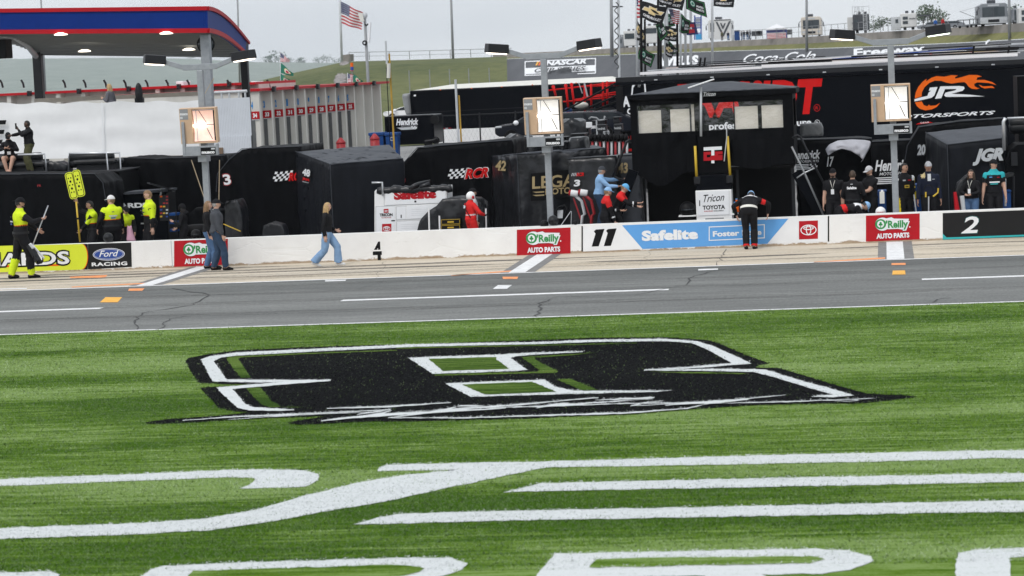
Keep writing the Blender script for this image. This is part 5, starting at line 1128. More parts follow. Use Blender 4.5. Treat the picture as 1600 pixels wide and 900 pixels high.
# ================================================================ PADDOCK: TRAILERS, VEHICLES, BINS
for x, y0, y1, Y, lab in ((533, 215.5, 232, 90, 'dark red round trash barrel in front of the numbered garage'), (586, 209, 228, 92, 'dark red round trash barrel beside the blue bins')):
    c = P(x, y1, Y); k = mpp(x, y1, Y); h = (y1-y0)*k+.35; c.z -= .35; r = 7.2*k; t = thing('trash_barrel', lab, 'trash barrel', c, 'red trash barrels')
    m = MB(); m.lathe([(r*.9, 0), (r, .05), (r, h*.72)], c, 'dkred', 20); m.build('barrel', t, smooth=True)
    m = MB(); m.lathe([(r*1.06, h*.72+.002), (r*1.06, h*.78), (r*.5, h*.94), (r*.2, h)], c, 'dkred', 20); m.build('lid', t, smooth=True)
for x0, x1, lab in ((577, 599, 'blue wheeled bin next to the red barrel'), (602, 621, 'blue wheeled bin in front of the black trailer end')):
    Y = 93; c = P((x0+x1)/2, 228, Y); zt = P(x0, 207.5, Y).z; a, b = P(x0, 215, Y).x, P(x1, 215, Y).x; t = thing('wheeled_bin', lab, 'bin', (c.x, Y, 0), 'blue wheeled bins')
    z0 = c.z-.7; w = b-a
    m = MB(); m.add([(a+w*.08, Y+.05, z0), (b-w*.08, Y+.05, z0), (b-w*.08, Y+.5, z0), (a+w*.08, Y+.5, z0), (a, Y, zt-.12), (b, Y, zt-.12), (b, Y+.6, zt-.12), (a, Y+.6, zt-.12)], [(3, 2, 1, 0), (4, 5, 6, 7), (0, 1, 5, 4), (1, 2, 6, 5), (2, 3, 7, 6), (3, 0, 4, 7)], 'binblue'); m.build('body', t, bevel=.02)
    m = MB(); m.bx(a-.03, b+.03, Y-.04, Y+.66, zt-.118, zt, 'binblue'); m.build('lid', t, bevel=.03)
    m = MB(); m.pell((x0+x1)/2+1, 217, 3.2, 3, Y, 'ltgrey', .012, 16, inner=.9); m.build('emblem', t)
    for s in (a+.05, b-.05): m = MB(); m.tube([(s-.03, Y+.55, z0+.06), (s+.03, Y+.55, z0+.06)], .1, 'rubber', 12); m.build('wheel', t)
# small black trailer with white lettering
Y = 94; zt = P(640, 180.5, Y).z; a, b = P(601, 200, Y).x, P(678, 200, Y).x
t = thing('equipment_trailer', 'small black box trailer with white lettering beside the blue bins', 'trailer', ((a+b)/2, Y, 0))
m = MB(); m.bx(a, b, Y, Y+2, P(640, 226, Y).z, zt, 'gloss'); m.build('body', t, bevel=.04)
m = MB(); m.ptext('Hendrick', (619, 195.5), (654, 194.2), 9.5, Y, 'vinylw', bold=.04, shear=.3); m.ptext('MOTORSPORTS', (627, 198.5), (652, 197.5), 2.2, Y, 'grey', bold=.02); m.pp([(620, 199.5), (652, 198), (650, 202), (627, 203)], Y, 'ltgrey', .005)
for i in range(4): m.pp([(643+i*2.2, 197+(i % 2)*2), (645.2+i*2.2, 197+(i % 2)*2), (644.6+i*2.2, 199+(i % 2)*2), (642.4+i*2.2, 199+(i % 2)*2)], Y, 'vinylw', .012)
m.build('lettering', t)
m = MB(); m.tube([P(664, 221, Y-.1), P(678, 219, Y-.1), P(683, 216, Y-.1)], .05, 'dkmetal', 8); m.build('hitch', t)
for x, y, r in ((669, 223, .16), (681, 219.5, .14), (679, 187, .17)): m = MB(); c = P(x, y, Y-.08); m.tube([c, c+V((0, .08, 0))], r, 'rubber', 14); m.build('wheel', t)
# long black trailer with white roof
Y = 103; a, b = P(641, 160, Y).x, P(975, 160, Y).x; zt = P(800, 134.5, Y).z; zb = P(800, 200, Y).z
t = thing('race_trailer', 'long black trailer with white roof behind the chain link fence', 'trailer', ((a+b)/2, Y, 0))
m = MB(); m.bx(a, b, Y, Y+2.6, zb, zt, 'gloss'); m.build('body', t, bevel=.05)
m = MB(); m.add([(a+.1, Y+.05, zt+.002), (b-.1, Y+.05, zt+.002), (b-.1, Y+2.5, zt+.002), (a+.1, Y+2.5, zt+.002), (a+1.6, Y+.9, zt+.17), (b-.6, Y+.9, zt+.2), (b-.6, Y+1.9, zt+.2), (a+1.6, Y+1.9, zt+.17)], [(0, 1, 5, 4), (1, 2, 6, 5), (2, 3, 7, 6), (3, 0, 4, 7), (4, 5, 6, 7)], 'offwhite'); m.build('roof', t)
m = MB(); m.pslab([(627, 147), (640, 145.5), (644, 180), (634, 181), (630, 165)], Y+.4, 1.8, 'grey'); m.build('nose_fairing', t, bevel=.1)
m = MB(); m.pp([(646.5, 148), (650, 147.8), (650, 150.4), (646.5, 150.6)], Y, 'vinylw', .01)
for x, y in ((688, 140.2), (737, 138), (784, 135.5), (832, 132.5), (900, 129.5)): m.pp([(x-1, y-.6), (x+1, y-.6), (x+1, y+.8), (x-1, y+.8)], Y, 'orange', .012)
m.pp([(650, 175.5), (850, 166), (850, 166.8), (650, 176.3)], Y, 'dkmetal', .006)
for i in range(5): m.pp([(681+i*5, 200.5-i*.2), (685+i*5, 200.4-i*.2), (685+i*5, 201.6-i*.2), (681+i*5, 201.7-i*.2)], Y, ('red', 'ltgrey')[i % 2], .01)
m.build('marking', t)
for x in (690, 720, 900): m = MB(); c = V((P(x, 200, Y).x, Y+.2, .5)); m.tube([c, c+V((0, .3, 0))], .5, 'rubber', 18); m.build('wheel', t)
# red steel racks above the black carts
t = thing('steel_rack', 'red tubular steel rack in front of the long black trailer', 'rack', (P(920, 180, 96).x, 96, 0)); Y = 96
def rt(pts, r=.028, m_='brightred', Yo=0): m = MB(); m.tube([P(*p, Y+Yo) for p in pts], r, m_, 8); m.build('tube', t, smooth=True)
for k, (y0, y1) in enumerate(((142, 128.5), (140, 126.5), (137.5, 130))): rt([(850+k*30, y0-k*1.2), (968, y1+k*1.5)], .028, Yo=k*.5)
for k, (y0, y1) in enumerate(((159, 151), (156, 146.5), (153, 143))): rt([(880+k*15, y0), (968, y1)], .028, Yo=k*.5)
for x, y0, y1 in ((864.5, 135, 150), (884, 133, 168), (893, 131.5, 163), (913.5, 133, 175), (923.5, 131, 169), (942, 128, 167), (948.5, 127, 163)): rt([(x, y0), (x+.5 if x > 900 else x+4, y1)], .042, Yo=-.05)
for x, y in ((851, 140), (864.5, 136), (884, 134), (893, 132)): m = MB(); m.ell(P(x, y, Y), .07, 'brightred', 10, 6); m.build('knob', t, smooth=True)
for p0, p1 in (((882, 173), (966, 128)), ((905, 174), (968, 148)), ((928, 173), (968, 157))): m = MB(); m.tube([P(*p0, Y-.5), P(*p1, Y-.5)], .04, 'rubber', 6); m.build('dark_strut', t)
m = MB(); m.tube([P(913, 130, Y-.3), P(918, 151, Y-.3)], .035, 'alu', 6); m.tube([P(904, 129, Y-.3), P(910, 146, Y-.3)], .02, 'alu', 6); m.build('rod', t)
m = MB(); m.bx(P(875, 170, Y).x, P(985, 170, Y).x, Y-.4, Y+1.5, 0, P(930, 173.5, Y).z, 'gloss'); m.build('base_cart', t, bevel=.05)
m = MB(); m.ell(P(908, 164.5, Y-.2), (.28, .2, .13), 'offwhite', 12, 8); m.build('light_pad', t, smooth=True)
m = MB(); m.ell(P(888, 173, Y-.3), (.16, .2, .12), 'binblue', 10, 6); m.build('blue_pad', t, smooth=True)
# dark equipment on carts between the rack and the covers
for i, (x0, y0, x1, y1, Yq, m_) in enumerate(((884, 202, 920, 216, 84, 'dkmetal'), (925, 189, 945, 196, 88, 'dkmetal'), (958, 184, 968, 192, 88, 'dkmetal'), (892, 210, 914, 218, 80, 'dkmetal'), (905, 216, 960, 246, 78, 'black'), (820, 216, 885, 240, 79, 'tarp'))):
    mb = MB(); mb.pbox(x0, y0, x1, y1, Yq, .7, m_); mb.pbox(x0-1, y0-1.2, x1+1, y0, Yq-.05, .8, 'dkmetal'); c = P((x0+x1)/2, y1, Yq); mb.bx(c.x-.1, c.x+.1, Yq+.2, Yq+.4, 0, c.z, 'dkmetal')
    mb.build('equipment_case', label=['dark equipment case right beside the middle floodlight', 'small dark case below the red rack, nearer the floodlight', 'small dark case below the red rack, touching the big trailer', 'low dark case under the pale cart top', 'black machine block behind the hose rack', 'black cloth block behind the middle floodlight'][i], cat='case', group='dark equipment cases', bevel=.03)
mb = MB(); a, b = P(880, 204.5, 86), P(922, 202, 86); mb.bar(a, b, .8, .05, 'ltgrey'); mb.bar(a-V((0, 0, .04)), V((a.x, a.y, 0)), .05, .05, 'grey'); mb.bar(b-V((0, 0, .04)), V((b.x, b.y, 0)), .05, .05, 'grey'); mb.build('work_table', label='pale topped work table right of the middle floodlight', cat='table')
mb = MB(); a, b = P(905, 196.5, 89), P(932, 195.5, 89); mb.bar(a, b, .5, .22, 'vinylw'); mb.bar((a+b)/2-V((0, 0, .12)), V(((a.x+b.x)/2, a.y, 0)), .2, .2, 'grey'); mb.build('equipment_case', label='flat white case below the red steel rack', cat='case', group='dark equipment cases')
mb = MB(); mb.tube([P(920, 186, 87), P(924, 183, 87), P(932, 184, 87), P(936, 188, 87), P(944, 187, 87), P(945, 181, 87)], .03, 'grey', 6); c = P(932, 188, 87); mb.tube([c, V((c.x, c.y, 0))], .03, 'grey', 6); mb.build('hand_rail', label='thin curled grey rail below the red steel rack', cat='rail', smooth=True)
for i, (x, y, r) in enumerate(((896, 198, .42), (812, 222, .45), (898, 228, .5), (846, 232, .5))):
    mb = MB(); c = P(x, y, 83); pts = [c+V((math.cos(q)*r, math.sin(q)*r, .2+.1*math.sin(3*q))) for q in [j*math.pi/4 for j in range(8)]]
    tarp(mb, pts, [V((c.x+(p.x-c.x)*1.2, c.y+(p.y-c.y)*1.2, 0)) for p in pts], 'poly', amp=.07, seed=50+i, edge=.14)
    mb.build('covered_machine', label=['black bagged machine on the pale table', 'black bagged machine left of the middle floodlight with red light', 'black bagged machine just right of the light pole', 'black bagged machine partly behind the light pole'][i], cat='machine', group='bagged machines', smooth=True)
# dark utility vehicle seen from its side, nose to the left
def vehicle(label, nose, y0, y1, Y, L, col, glass='glass'):
    p = P(nose, y0, Y); zt = p.z; g = P(nose, y1, Y).z; hgt = zt-g; g0 = g
    t = thing('utility_vehicle', label, 'car', (p.x+L/2, Y, g0)); k = hgt/1.95
    X = lambda a: p.x+a*L; Z = lambda a: g0+a*hgt
    prof = [(0, .30), (.0, .52), (.012, .60), (.035, .635), (.10, .665), (.12, .68), (.22, .95), (.27, .99), (.62, 1.0), (.86, .97), (.96, .70), (.99, .62), (1, .30), (.97, .2), (.03, .2)]
    m = MB(); m.prism([V((X(a), Y, Z(b))) for a, b in prof], (0, 1.9, 0), col); m.build('body', t, bevel=.05)
    for nm, pl in (('side_window', [(.14, .685), (.235, .93), (.27, .955), (.40, .96), (.40, .69)]), ('side_window', [(.415, .69), (.415, .96), (.62, .965), (.64, .69)]), ('side_window', [(.66, .69), (.64, .965), (.83, .94), (.90, .70)])):
        m = MB(); m.prism([V((X(a), Y-.012, Z(b))) for a, b in pl], (0, .01, 0), glass); m.build(nm, t)
    for wx in (.115, .78):
        c = V((X(wx), Y-.02, g0+.19*hgt)); m = MB(); m.tube([c, c+V((0, .22, 0))], .195*hgt, 'rubber', 24); w = m.build('wheel', t, bevel=.02)
        m = MB(); m.tube([c-V((0, .012, 0)), c-V((0, .004, 0))], .125*hgt, 'alu', 20)
        for q in range(6): m.bar(c-V((0, .02, 0)), c+V((math.cos(q*math.pi/3)*.115*hgt, -.02, math.sin(q*math.pi/3)*.115*hgt)), .05, .03, 'grey', up=(0, 1, 0))
        m.build('rim', w)
        m = MB(); m.tube([c+V((math.cos(rad(a))*.235*hgt, .012, math.sin(rad(a))*.235*hgt)) for a in range(-10, 191, 15)], .03, 'rubber', 6); m.build('wheel_arch', t)
    m = MB(); m.ell(V((X(.155), Y-.14, Z(.70))), (.1, .1, .09), 'vinylw', 10, 8); m.build('mirror', t, smooth=True)
    m = MB(); m.bx(X(.005), X(.05), Y-.015, Y+.2, Z(.53), Z(.60), 'ltgrey'); m.build('headlight', t, bevel=.02)
    for xx in (.37, .57): m = MB(); m.bx(X(xx), X(xx)+.16, Y-.04, Y-.012, Z(.62), Z(.635), 'alu'); m.build('handle', t)
    return t
vehicle('black sport utility vehicle parked behind the middle floodlight', 772, 181, 222.5, 92, 5.2, mat('navy_gloss', (.008, .010, .016), .2, var=.05, spec=.3))
# white vehicles glimpsed at the end of the trailer
vehicle('white car showing behind the nose of the long black trailer', 598, 168, 186, 150, 4.8, 'white')
# chain link fence
Y = 97
t = thing('chain_link_fence', 'grey chain link fence in front of the long black trailer', 'fence', (P(760, 220, Y).x, Y, 0))
zt = P(760, 178, Y).z; m = MB(); a, b = P(660, 180, Y), P(960, 170, Y); m.tube([V((a.x, Y, zt)), V((b.x, Y, zt))], .022, 'dkmetal', 6); m.build('top_rail', t)
for x in (692, 750, 806, 868, 930): m = MB(); p = P(x, 200, Y); m.tube([(p.x, Y, 0), (p.x, Y, zt+.06)], .03, 'dkmetal', 8); m.build('post', t)
m = MB(); n = int((b.x-a.x)/.16)
for i in range(n):
    x = a.x+(b.x-a.x)*i/n
    for s in (1, -1):
        m.bar((x, Y+.03, zt), (x+s*1.0, Y+.03, zt-1.9), .0022, .0022, 'dkmetal')
m.build('wire_mesh', t)
mb = MB(); mb.pslab([(679, 203), (985, 192), (985, 226), (679, 228)], 101, .3, 'white'); mb.build('low_wall', label='low white wall under the long black trailer', cat='wall')
M['ochre'] = mat('ochre_paint', (.46, .27, .03), .6, var=.3, vs=3)
# yellow and white marker poles
for x, y0, ym, y1, Y, lab in ((605, 64, 84, 250, 74.5, 'tall yellow marker pole in front of the green bank'), (714, 124, 149, 224, 80, 'shorter yellow marker pole by the chain link fence')):
    t = thing('marker_pole', lab, 'pole', (P(x, y1, Y).x, Y, 0), 'yellow marker poles'); k = .03
    m = MB(); p = P(x+1, ym, Y); m.tube([(p.x+.06, Y, 0), (p.x+.04, Y, p.z)], .028, 'ochre', 8); m.build('post', t)
    m = MB(); q = P(x, y0, Y); lo = P(x, ym if x < 650 else 212, Y); m.tube([(p.x-.03, Y-.09, lo.z-.3), (p.x-.03, Y-.09, q.z)], .03 if x < 650 else .038, 'ltgrey', 8); m.build('white_tube', t)
    if x < 650: m = MB(); m.tube([P(x+2, 122, Y-.12), P(x+2.5, 99, Y-.12)], .055, 'offwhite', 10); m.build('antenna', t)
    if x < 650: m = MB(); m.tube([(p.x-.05, Y-.07, .5), (p.x-.05, Y-.07, lo.z-.4)], .014, 'rubber', 5); m.build('cable', t)
mb = MB(); p = P(655, 70, 110); 
# ================================================================ BIG BLACK TRAILER
Y = 93.0; TX0, TX1 = P(965, 150, Y).x, P(1760, 150, Y).x; zt = (P(1000, 120.5, Y).z+P(1300, 105, Y).z+P(1560, 94.5, Y).z)/3
t = thing('race_trailer', 'big glossy black trailer with orange flame emblem and red lettering', 'trailer', ((TX0+TX1)/2, Y, 0))
m = MB(); m.bx(TX0, TX1, Y, Y+2.6, .9, zt-.30, 'gloss'); m.build('body', t, bevel=.02)
m = MB(); m.bx(TX0-.1, TX1, Y-.06, Y+2.66, zt-.29, zt-.17, 'gloss'); m.bx(TX0-.05, TX1, Y-.01, Y+2.6, zt-.17, zt, 'dkmetal')
for x in range(1024, 1600, 88): p = P(x, 110, Y-.065); m.bx(p.x-.06, p.x+.06, Y-.075, Y-.065, zt-.16, zt-.12, 'ltgrey')
m.build('roof_rail', t)
m = MB(); m.bx(TX0-.06, TX0+.2, Y-.03, Y-.005, .9, zt-.3, 'black'); m.build('corner_post', t)
m = MB(); T = lambda s, a, b, h, c, bo=.03, sh=0, dy=.006: m.ptext(s, a, b, h, Y, c, bold=bo, shear=sh, dy=dy)
T('BRANDT', (1052, 183), (1287, 174), 50.5, 'brightred', .045, .2); m.pell(1276.5, 168.5, 5, 5.6, Y, 'brightred', .006, inner=.7); T('R', (1274.4, 171), (1278.6, 170.8), 5, 'brightred', .01)
m.build('lettering', t); m = MB(); m.pell(1160, 135, 8, 8.5, Y, 'brightred', .010); m.pell(1184, 134, 8, 8.5, Y, 'brightred', .010)
m.build('red_emblem', t); m = MB(); T('professional agriculture', (1108, 202.5), (1268, 195.5), 10.5, 'vinylw', .03); m.pell(1277, 191.5, 4, 4.4, Y, 'vinylw', .006, inner=.6); T('R', (1275.2, 193.6), (1278.6, 193.4), 4, 'vinylw', .01)
m.build('lettering', t); m = MB()
# arch sign and slab letters on the left
arch = [(987, 152), (988.5, 136), (992, 130.5), (996, 128.5), (999, 131), (998, 136)]
arch2 = [(998, 136), (1000, 131), (1004, 127.5), (1007.5, 131), (1008.5, 145)]
for ar in (arch, arch2):
    for a, b in zip(ar, ar[1:]): m.bar(P(*a, Y-.03), P(*b, Y-.03), .05, .075, 'vinylw', up=(0, 0, 1))
T('A', (973, 166.5), (984.5, 166), 15.5, 'vinylw', .05); T('JA', (974, 198.5), (988, 198), 9.5, 'vinylw', .04, .3); m.pp([(974, 201.5), (992, 200.7), (992, 202), (974, 202.8)], Y, 'vinylw', .006); T('C', (980, 178.5), (988, 178), 9, 'vinylw', .04)
m.ell(P(979, 215, Y-.02), (.09, .012, .08), 'brightred', 10, 6); T('D', (985, 218), (990, 217.7), 6, 'brightred', .04); m.pp([(970, 233), (992, 232), (992, 236), (970, 237)], Y, 'brightred', .006)
m.build('lettering', t); m = MB()
cJ = lambda *a: [(1400+x*.1444, 100+y*.1444) for x, y in a]
m.pp(cJ((205, 350), (215, 305), (240, 250), (285, 195), (330, 160), (325, 190), (380, 150), (440, 130), (520, 138), (600, 120), (670, 125), (640, 140), (640, 158), (700, 145), (790, 118), (880, 118), (930, 135), (880, 145), (870, 172), (960, 172), (1040, 195), (1088, 228), (1000, 205), (880, 198), (845, 215), (850, 240), (880, 258), (908, 262), (870, 272), (820, 268), (785, 245), (765, 215), (740, 195), (680, 200), (600, 212), (540, 200), (490, 182), (420, 180), (360, 205), (310, 250), (280, 305), (278, 350), (240, 362), (205, 372)), Y, 'orange', .006)
m.pp(cJ((205, 415), (278, 405), (300, 445), (340, 458), (355, 440), (372, 452), (430, 448), (478, 420), (440, 465), (390, 490), (320, 502), (260, 485), (225, 455)), Y, 'orange', .006)
m.pp(cJ((895, 222), (940, 242), (985, 240), (1040, 238), (1070, 262), (1020, 258), (960, 265), (920, 250)), Y, 'orange', .006)
m.pp(cJ((200, 380), (280, 358), (340, 345), (352, 310), (380, 288), (355, 290), (368, 255), (450, 248), (415, 340), (385, 365), (300, 385), (200, 405)), Y, 'vinylw', .012)
m.pp(cJ((480, 242), (690, 238), (735, 245), (742, 265), (720, 290), (600, 322), (800, 332), (960, 350), (800, 354), (540, 356), (520, 340), (535, 310), (640, 285), (655, 270), (530, 272), (490, 370), (422, 377)), Y, 'vinylw', .012)
m.build('flame_emblem', t); m = MB(); T('MOTORSPORTS', (1386, 186.2), (1555.5, 178.5), 5.6, 'vinylw', .03, .35); m.pp(cJ((215, 655), (240, 640), (350, 622), (400, 635), (300, 645)), Y, 'brightred', .006); T('GEAR', (1438, 193), (1452, 192), 2.2, 'vinylw', .01, 0, .012)
m.build('lettering', t)
for i, x in enumerate((1020, 1340, 1420, 1660)):
    m = MB(); c = V((P(x, 200, Y).x, Y+.1, .5)); m.tube([c, c+V((0, .4, 0))], .5, 'rubber', 18); m.build('wheel', t)
# long poles, planks and awning arms lashed on the roof
M['strip1'] = mat('roof_gear_pale', (.80, .78, .79), .4, .0, var=.25, stretch=(.05, 8, 20), vs=2)
M['strip2'] = mat('roof_gear_pink', (.55, .47, .45), .5, var=.3, stretch=(.05, 8, 20), vs=2)
rr = random.Random(9)
gear = [((1000, 115.5), (1190, 105.5), .11, 'strip1'), ((1190, 103.5), (1590, 85), .15, 'strip1'), ((1200, 97.8), (1590, 80.5), .07, 'rubber'), ((1060, 105), (1300, 95.5), .07, 'rubber'), ((1330, 88.5), (1590, 76.5), .07, 'rubber'), ((1000, 114), (1180, 101), .06, 'strip1'), ((1012, 110.5), (1200, 97.5), .05, 'alu'), ((1040, 107), (1345, 91), .09, 'strip2'), ((1105, 103), (1400, 88), .08, 'strip1'), ((1080, 98.5), (1290, 88), .03, 'rubber'), ((1060, 102.5), (1240, 93), .04, 'rubber'),  # black strips between the planks stand for dark gaps
        ((1200, 103.5), (1590, 83.5), .13, 'strip1'), ((1200, 100), (1560, 81), .10, 'strip2'), ((1190, 97), (1510, 79), .09, 'strip1'), ((1220, 95), (1420, 83), .08, 'vinylw'), ((1300, 92.5), (1520, 74.5), .05, 'royal'), ((1240, 93.5), (1560, 71.5), .04, 'alu'), ((1180, 106), (1330, 99), .07, 'alu'),
        ((1400, 90), (1556, 80.5), .10, 'yellow'), ((1260, 98), (1410, 89.5), .035, 'orange'), ((1440, 76), (1580, 68.5), .05, 'rubber'), ((1450, 79.5), (1600, 74), .06, 'dkmetal'), ((1500, 84), (1600, 79), .06, 'alu'), ((1480, 87), (1594, 82), .05, 'strip1'), ((1520, 71.5), (1600, 68), .08, 'ltgrey'), ((1540, 77), (1592, 75), .12, 'rubber')]
for i, (a, b, w, m_) in enumerate(gear):
    yy = Y+.05 if i < 5 else Y+.3+(i % 5)*.5; p, q = P(*a, yy), P(*b, yy); m = MB(); m.bar(p, q, w*1.4 if i > 4 else .04, w*.8, m_)
    desc = {'strip1': 'long pale plank', 'strip2': 'long pinkish plank', 'alu': 'long bright metal tube', 'rubber': 'long thin black pole', 'vinylw': 'long white plank', 'royal': 'long blue edged plank', 'yellow': 'long yellow board with red marks', 'orange': 'long thin orange bar', 'dkmetal': 'long dark bar', 'ltgrey': 'short pale grey bar'}[m_]
    pos = 'over the left end' if a[0] < 1180 else ('above the red lettering' if a[0] < 1350 else 'above the orange flame emblem')
    if m_ == 'yellow':
        for u in (.03, .35, .75): c = p+(q-p)*u; m.bx(c.x-.05, c.x+.05, yy-.09, yy-.075, c.z-.05, c.z+.06, 'red')
    m.build('roof_gear', label=f'{desc} lying on the trailer roof {pos}', cat='plank', group='poles and planks on the trailer roof')
for i, x in enumerate((1093, 1100, 1520, 1575)):
    mb = MB(); a, b = P(x, 104 if x < 1200 else 84, Y+.6), P(x+2, 90 if x < 1200 else 72, Y+.6); mb.bar(a, b, .07, .05, 'rubber'); mb.build('roof_gear', label='short upright black stop on the trailer roof', cat='stop', group='upright stops on the trailer roof')
# ================================================================ FAR: BANKS, HILL, RVS, FLAGS, POLES
def sheet(name, rows, m, jit=0, kind='structure', sub=6):
    """terrain strip from rows of points (each row same length)"""
    mb = MB(); R = []
    for k in range(len(rows)-1):
        for j in range(sub):
            w = j/sub; R.append([a+(b-a)*w for a, b in zip(rows[k], rows[k+1])])
    R.append(list(rows[-1])); R2 = []
    for r in R:
        q = []
        for i in range(len(r)-1):
            for j in range(sub): q.append(r[i]+(r[i+1]-r[i])*(j/sub))
        q.append(r[-1]); R2.append(q)
    n = len(R2[0]); vs = [p+V((0, 0, jit*noise.noise(V((p.x*.06, p.y*.06, 1))))) for r in R2 for p in r]
    mb.add(vs, [(j*n+i, j*n+i+1, (j+1)*n+i+1, (j+1)*n+i) for j in range(len(R2)-1) for i in range(n-1)], m)
    return mb.build(name, kind=kind, smooth=True, origin=(0, 0, 0))
# distant hazy hill
xs = [-300, -100, 0, 100, 200, 300, 400, 500, 600, 800, 1100, 1500, 1900]
top = [96, 94, 92, 91, 90, 92, 97, 98, 99, 101, 100, 90, 80]
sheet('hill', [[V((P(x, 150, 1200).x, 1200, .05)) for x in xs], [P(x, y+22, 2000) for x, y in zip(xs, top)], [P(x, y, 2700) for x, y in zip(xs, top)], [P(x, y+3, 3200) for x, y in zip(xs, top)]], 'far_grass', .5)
def blobtree(name, label, c, h, r, seed, n=260, group=None, leaf='leaf'):
    t = thing(name, label, 'tree', c, group); rr = random.Random(seed)
    m = MB(); m.tube([c, c+V((0, 0, h*.35)), c+V((.1*r, 0, h*.7))], [h*.03, h*.025, h*.01], 'trunk', 7); m.build('trunk', t)
    m = MB(); cl = [(V((rr.uniform(-.6, .6)*r, rr.uniform(-.5, .5)*r, h*(.45+rr.random()*.38))), rr.uniform(.32, .55)*r) for i in range(9)]
    for i in range(n):
        cc, cr = rr.choice(cl); d = V((rr.gauss(0, 1), rr.gauss(0, 1), rr.gauss(0, .8))).normalized()*cr*rr.uniform(.55, 1.05); p = c+cc+d
        s = r*rr.uniform(.05, .11); q = V((rr.gauss(0, 1), rr.gauss(0, 1), rr.gauss(0, 1))).normalized(); a = q.orthogonal().normalized()*s; b = q.cross(a).normalized()*s
        m.add([p+a, p+b*.7, p-a, p-b*.7], [(0, 1, 2, 3)], leaf)
    m.build('crown', t); return t
for i, (x, y, hh, rr_) in enumerate(((435, 98, 5.5, 8), (420, 98, 4, 5), (510, 98, 4.5, 4), (497, 99, 2.8, 4), (455, 98, 2.5, 3), (470, 99, 2.8, 5), (528, 98, 2.5, 4), (300, 90, 3.5, 6))):
    c = P(x, y+.8, 2700); hh *= 1.9; rr_ *= 1.9; blobtree('tree', ['broad rounded hazy tree on the distant hill crest', 'low hazy tree left of the broad rounded one', 'tallest of the small hazy trees near the flagpole', 'small hazy tree left of the tallest small one', 'tiny hazy tree right of the broad rounded one', 'low hazy shrub between tiny tree and flagpole trees', 'small hazy tree nearest the tall flagpole', 'hazy tree on the hill under the fuel canopy'][i], c, hh, rr_, 60+i, 160, 'trees on the distant hill', 'leaf_hazed')
# berm
xs = [250, 330, 400, 470, 530, 545, 620, 700, 760, 792]
top = [141, 137, 127, 111, 98, 96, 94, 92, 90, 88.5]
sheet('grass_bank', [[V((P(x, 150, 165).x, 165, .02)) for x in xs], [V((P(x, 150, 185).x, 185, 1.5)) for x in xs], [P(x, y+7, 212) for x, y in zip(xs, top)], [P(x, y, 226) for x, y in zip(xs, top)], [P(x, y+1, 300) for x, y in zip(xs, top)]], 'berm_grass', .25)
# rock chute
M['rubble'] = mat('rubble', (.26, .24, .235), .9, var=.35, vs=1.2, bump=1, bs=3)
rr = random.Random(12); mb = MB()
for i in range(420):
    w = rr.random(); cx = 534+(555-545)*(1-w)*.0+(546-536)*w*0; x = (531+rr.uniform(-7, 7)*(1.05-.35*w))+(8*w); y = 131-(131-98)*w; Yq = 196+29*w; p = P(x, y, Yq); s = rr.uniform(.10, .24)
    mb.ell(p, (s, s, s*.7), 'rubble', 6, 3)
mb.build('rubble_chute', label='strip of grey rubble running down the grass bank', cat='rubble', kind='stuff')
# banked track: path of its foot and its top wall, nearer towards the right
pathx = [770, 800, 900, 1000, 1130, 1260, 1400, 1520, 1640, 1800]
pathY = [420, 410, 380, 352, 322, 292, 258, 230, 204, 176]
wt = [85, 83.5, 79, 73, 64.5, 57.5, 48.5, 41.5, 33, 23]            # wall top, photo rows
wb = [91, 90, 86.5, 81, 73.5, 68, 60.5, 54, 47, 38]                # wall foot
gb = [93, 91.5, 88, 84, 79.5, 76, 71, 65.5, 58, 48]                # grass foot = top of asphalt
W_ = [P(x, y, Y) for x, y, Y in zip(pathx, wt, pathY)]; B_ = [P(x, y, Y-.3) for x, y, Y in zip(pathx, wb, pathY)]; Gb = [P(x, y, Y-5) for x, y, Y in zip(pathx, gb, pathY)]
Ft = [V((P(x, 120, Y-30).x, Y-30, .3)) for x, Y in zip(pathx, pathY)]; Ft0 = [P(x, y, Y-5.3)-V((0, 0, .05)) for x, y, Y in zip(pathx, gb, pathY)]
sheet('banked_track', [Ft0, Ft], 'bank_asphalt', 0, sub=4)
sheet('verge', [B_, Gb], 'dry_grass', 0, sub=4)
mb = MB()
for i in range(len(W_)-1):
    a, b, c, d = W_[i], W_[i+1], B_[i+1], B_[i]; k = V((0, .5, 0)); mb.add([d, c, b, a, d+k, c+k, b+k, a+k], [(0, 1, 2, 3), (7, 6, 5, 4), (3, 2, 6, 7), (0, 4, 5, 1)]+([(0, 3, 7, 4)] if i == 0 else [])+([(1, 5, 6, 2)] if i == len(W_)-2 else []), 'concd')
mb.build('retaining_wall', label='old grey concrete retaining wall along the top of the banked track', cat='wall')
sheet('campground', [[p+V((0, .3, -.05)) for p in W_], [V((p.x-(p.y*.02), p.y+60, p.z)) for p in W_]], 'apron', 0, sub=1)
mb = MB()                                            # far land behind the campground
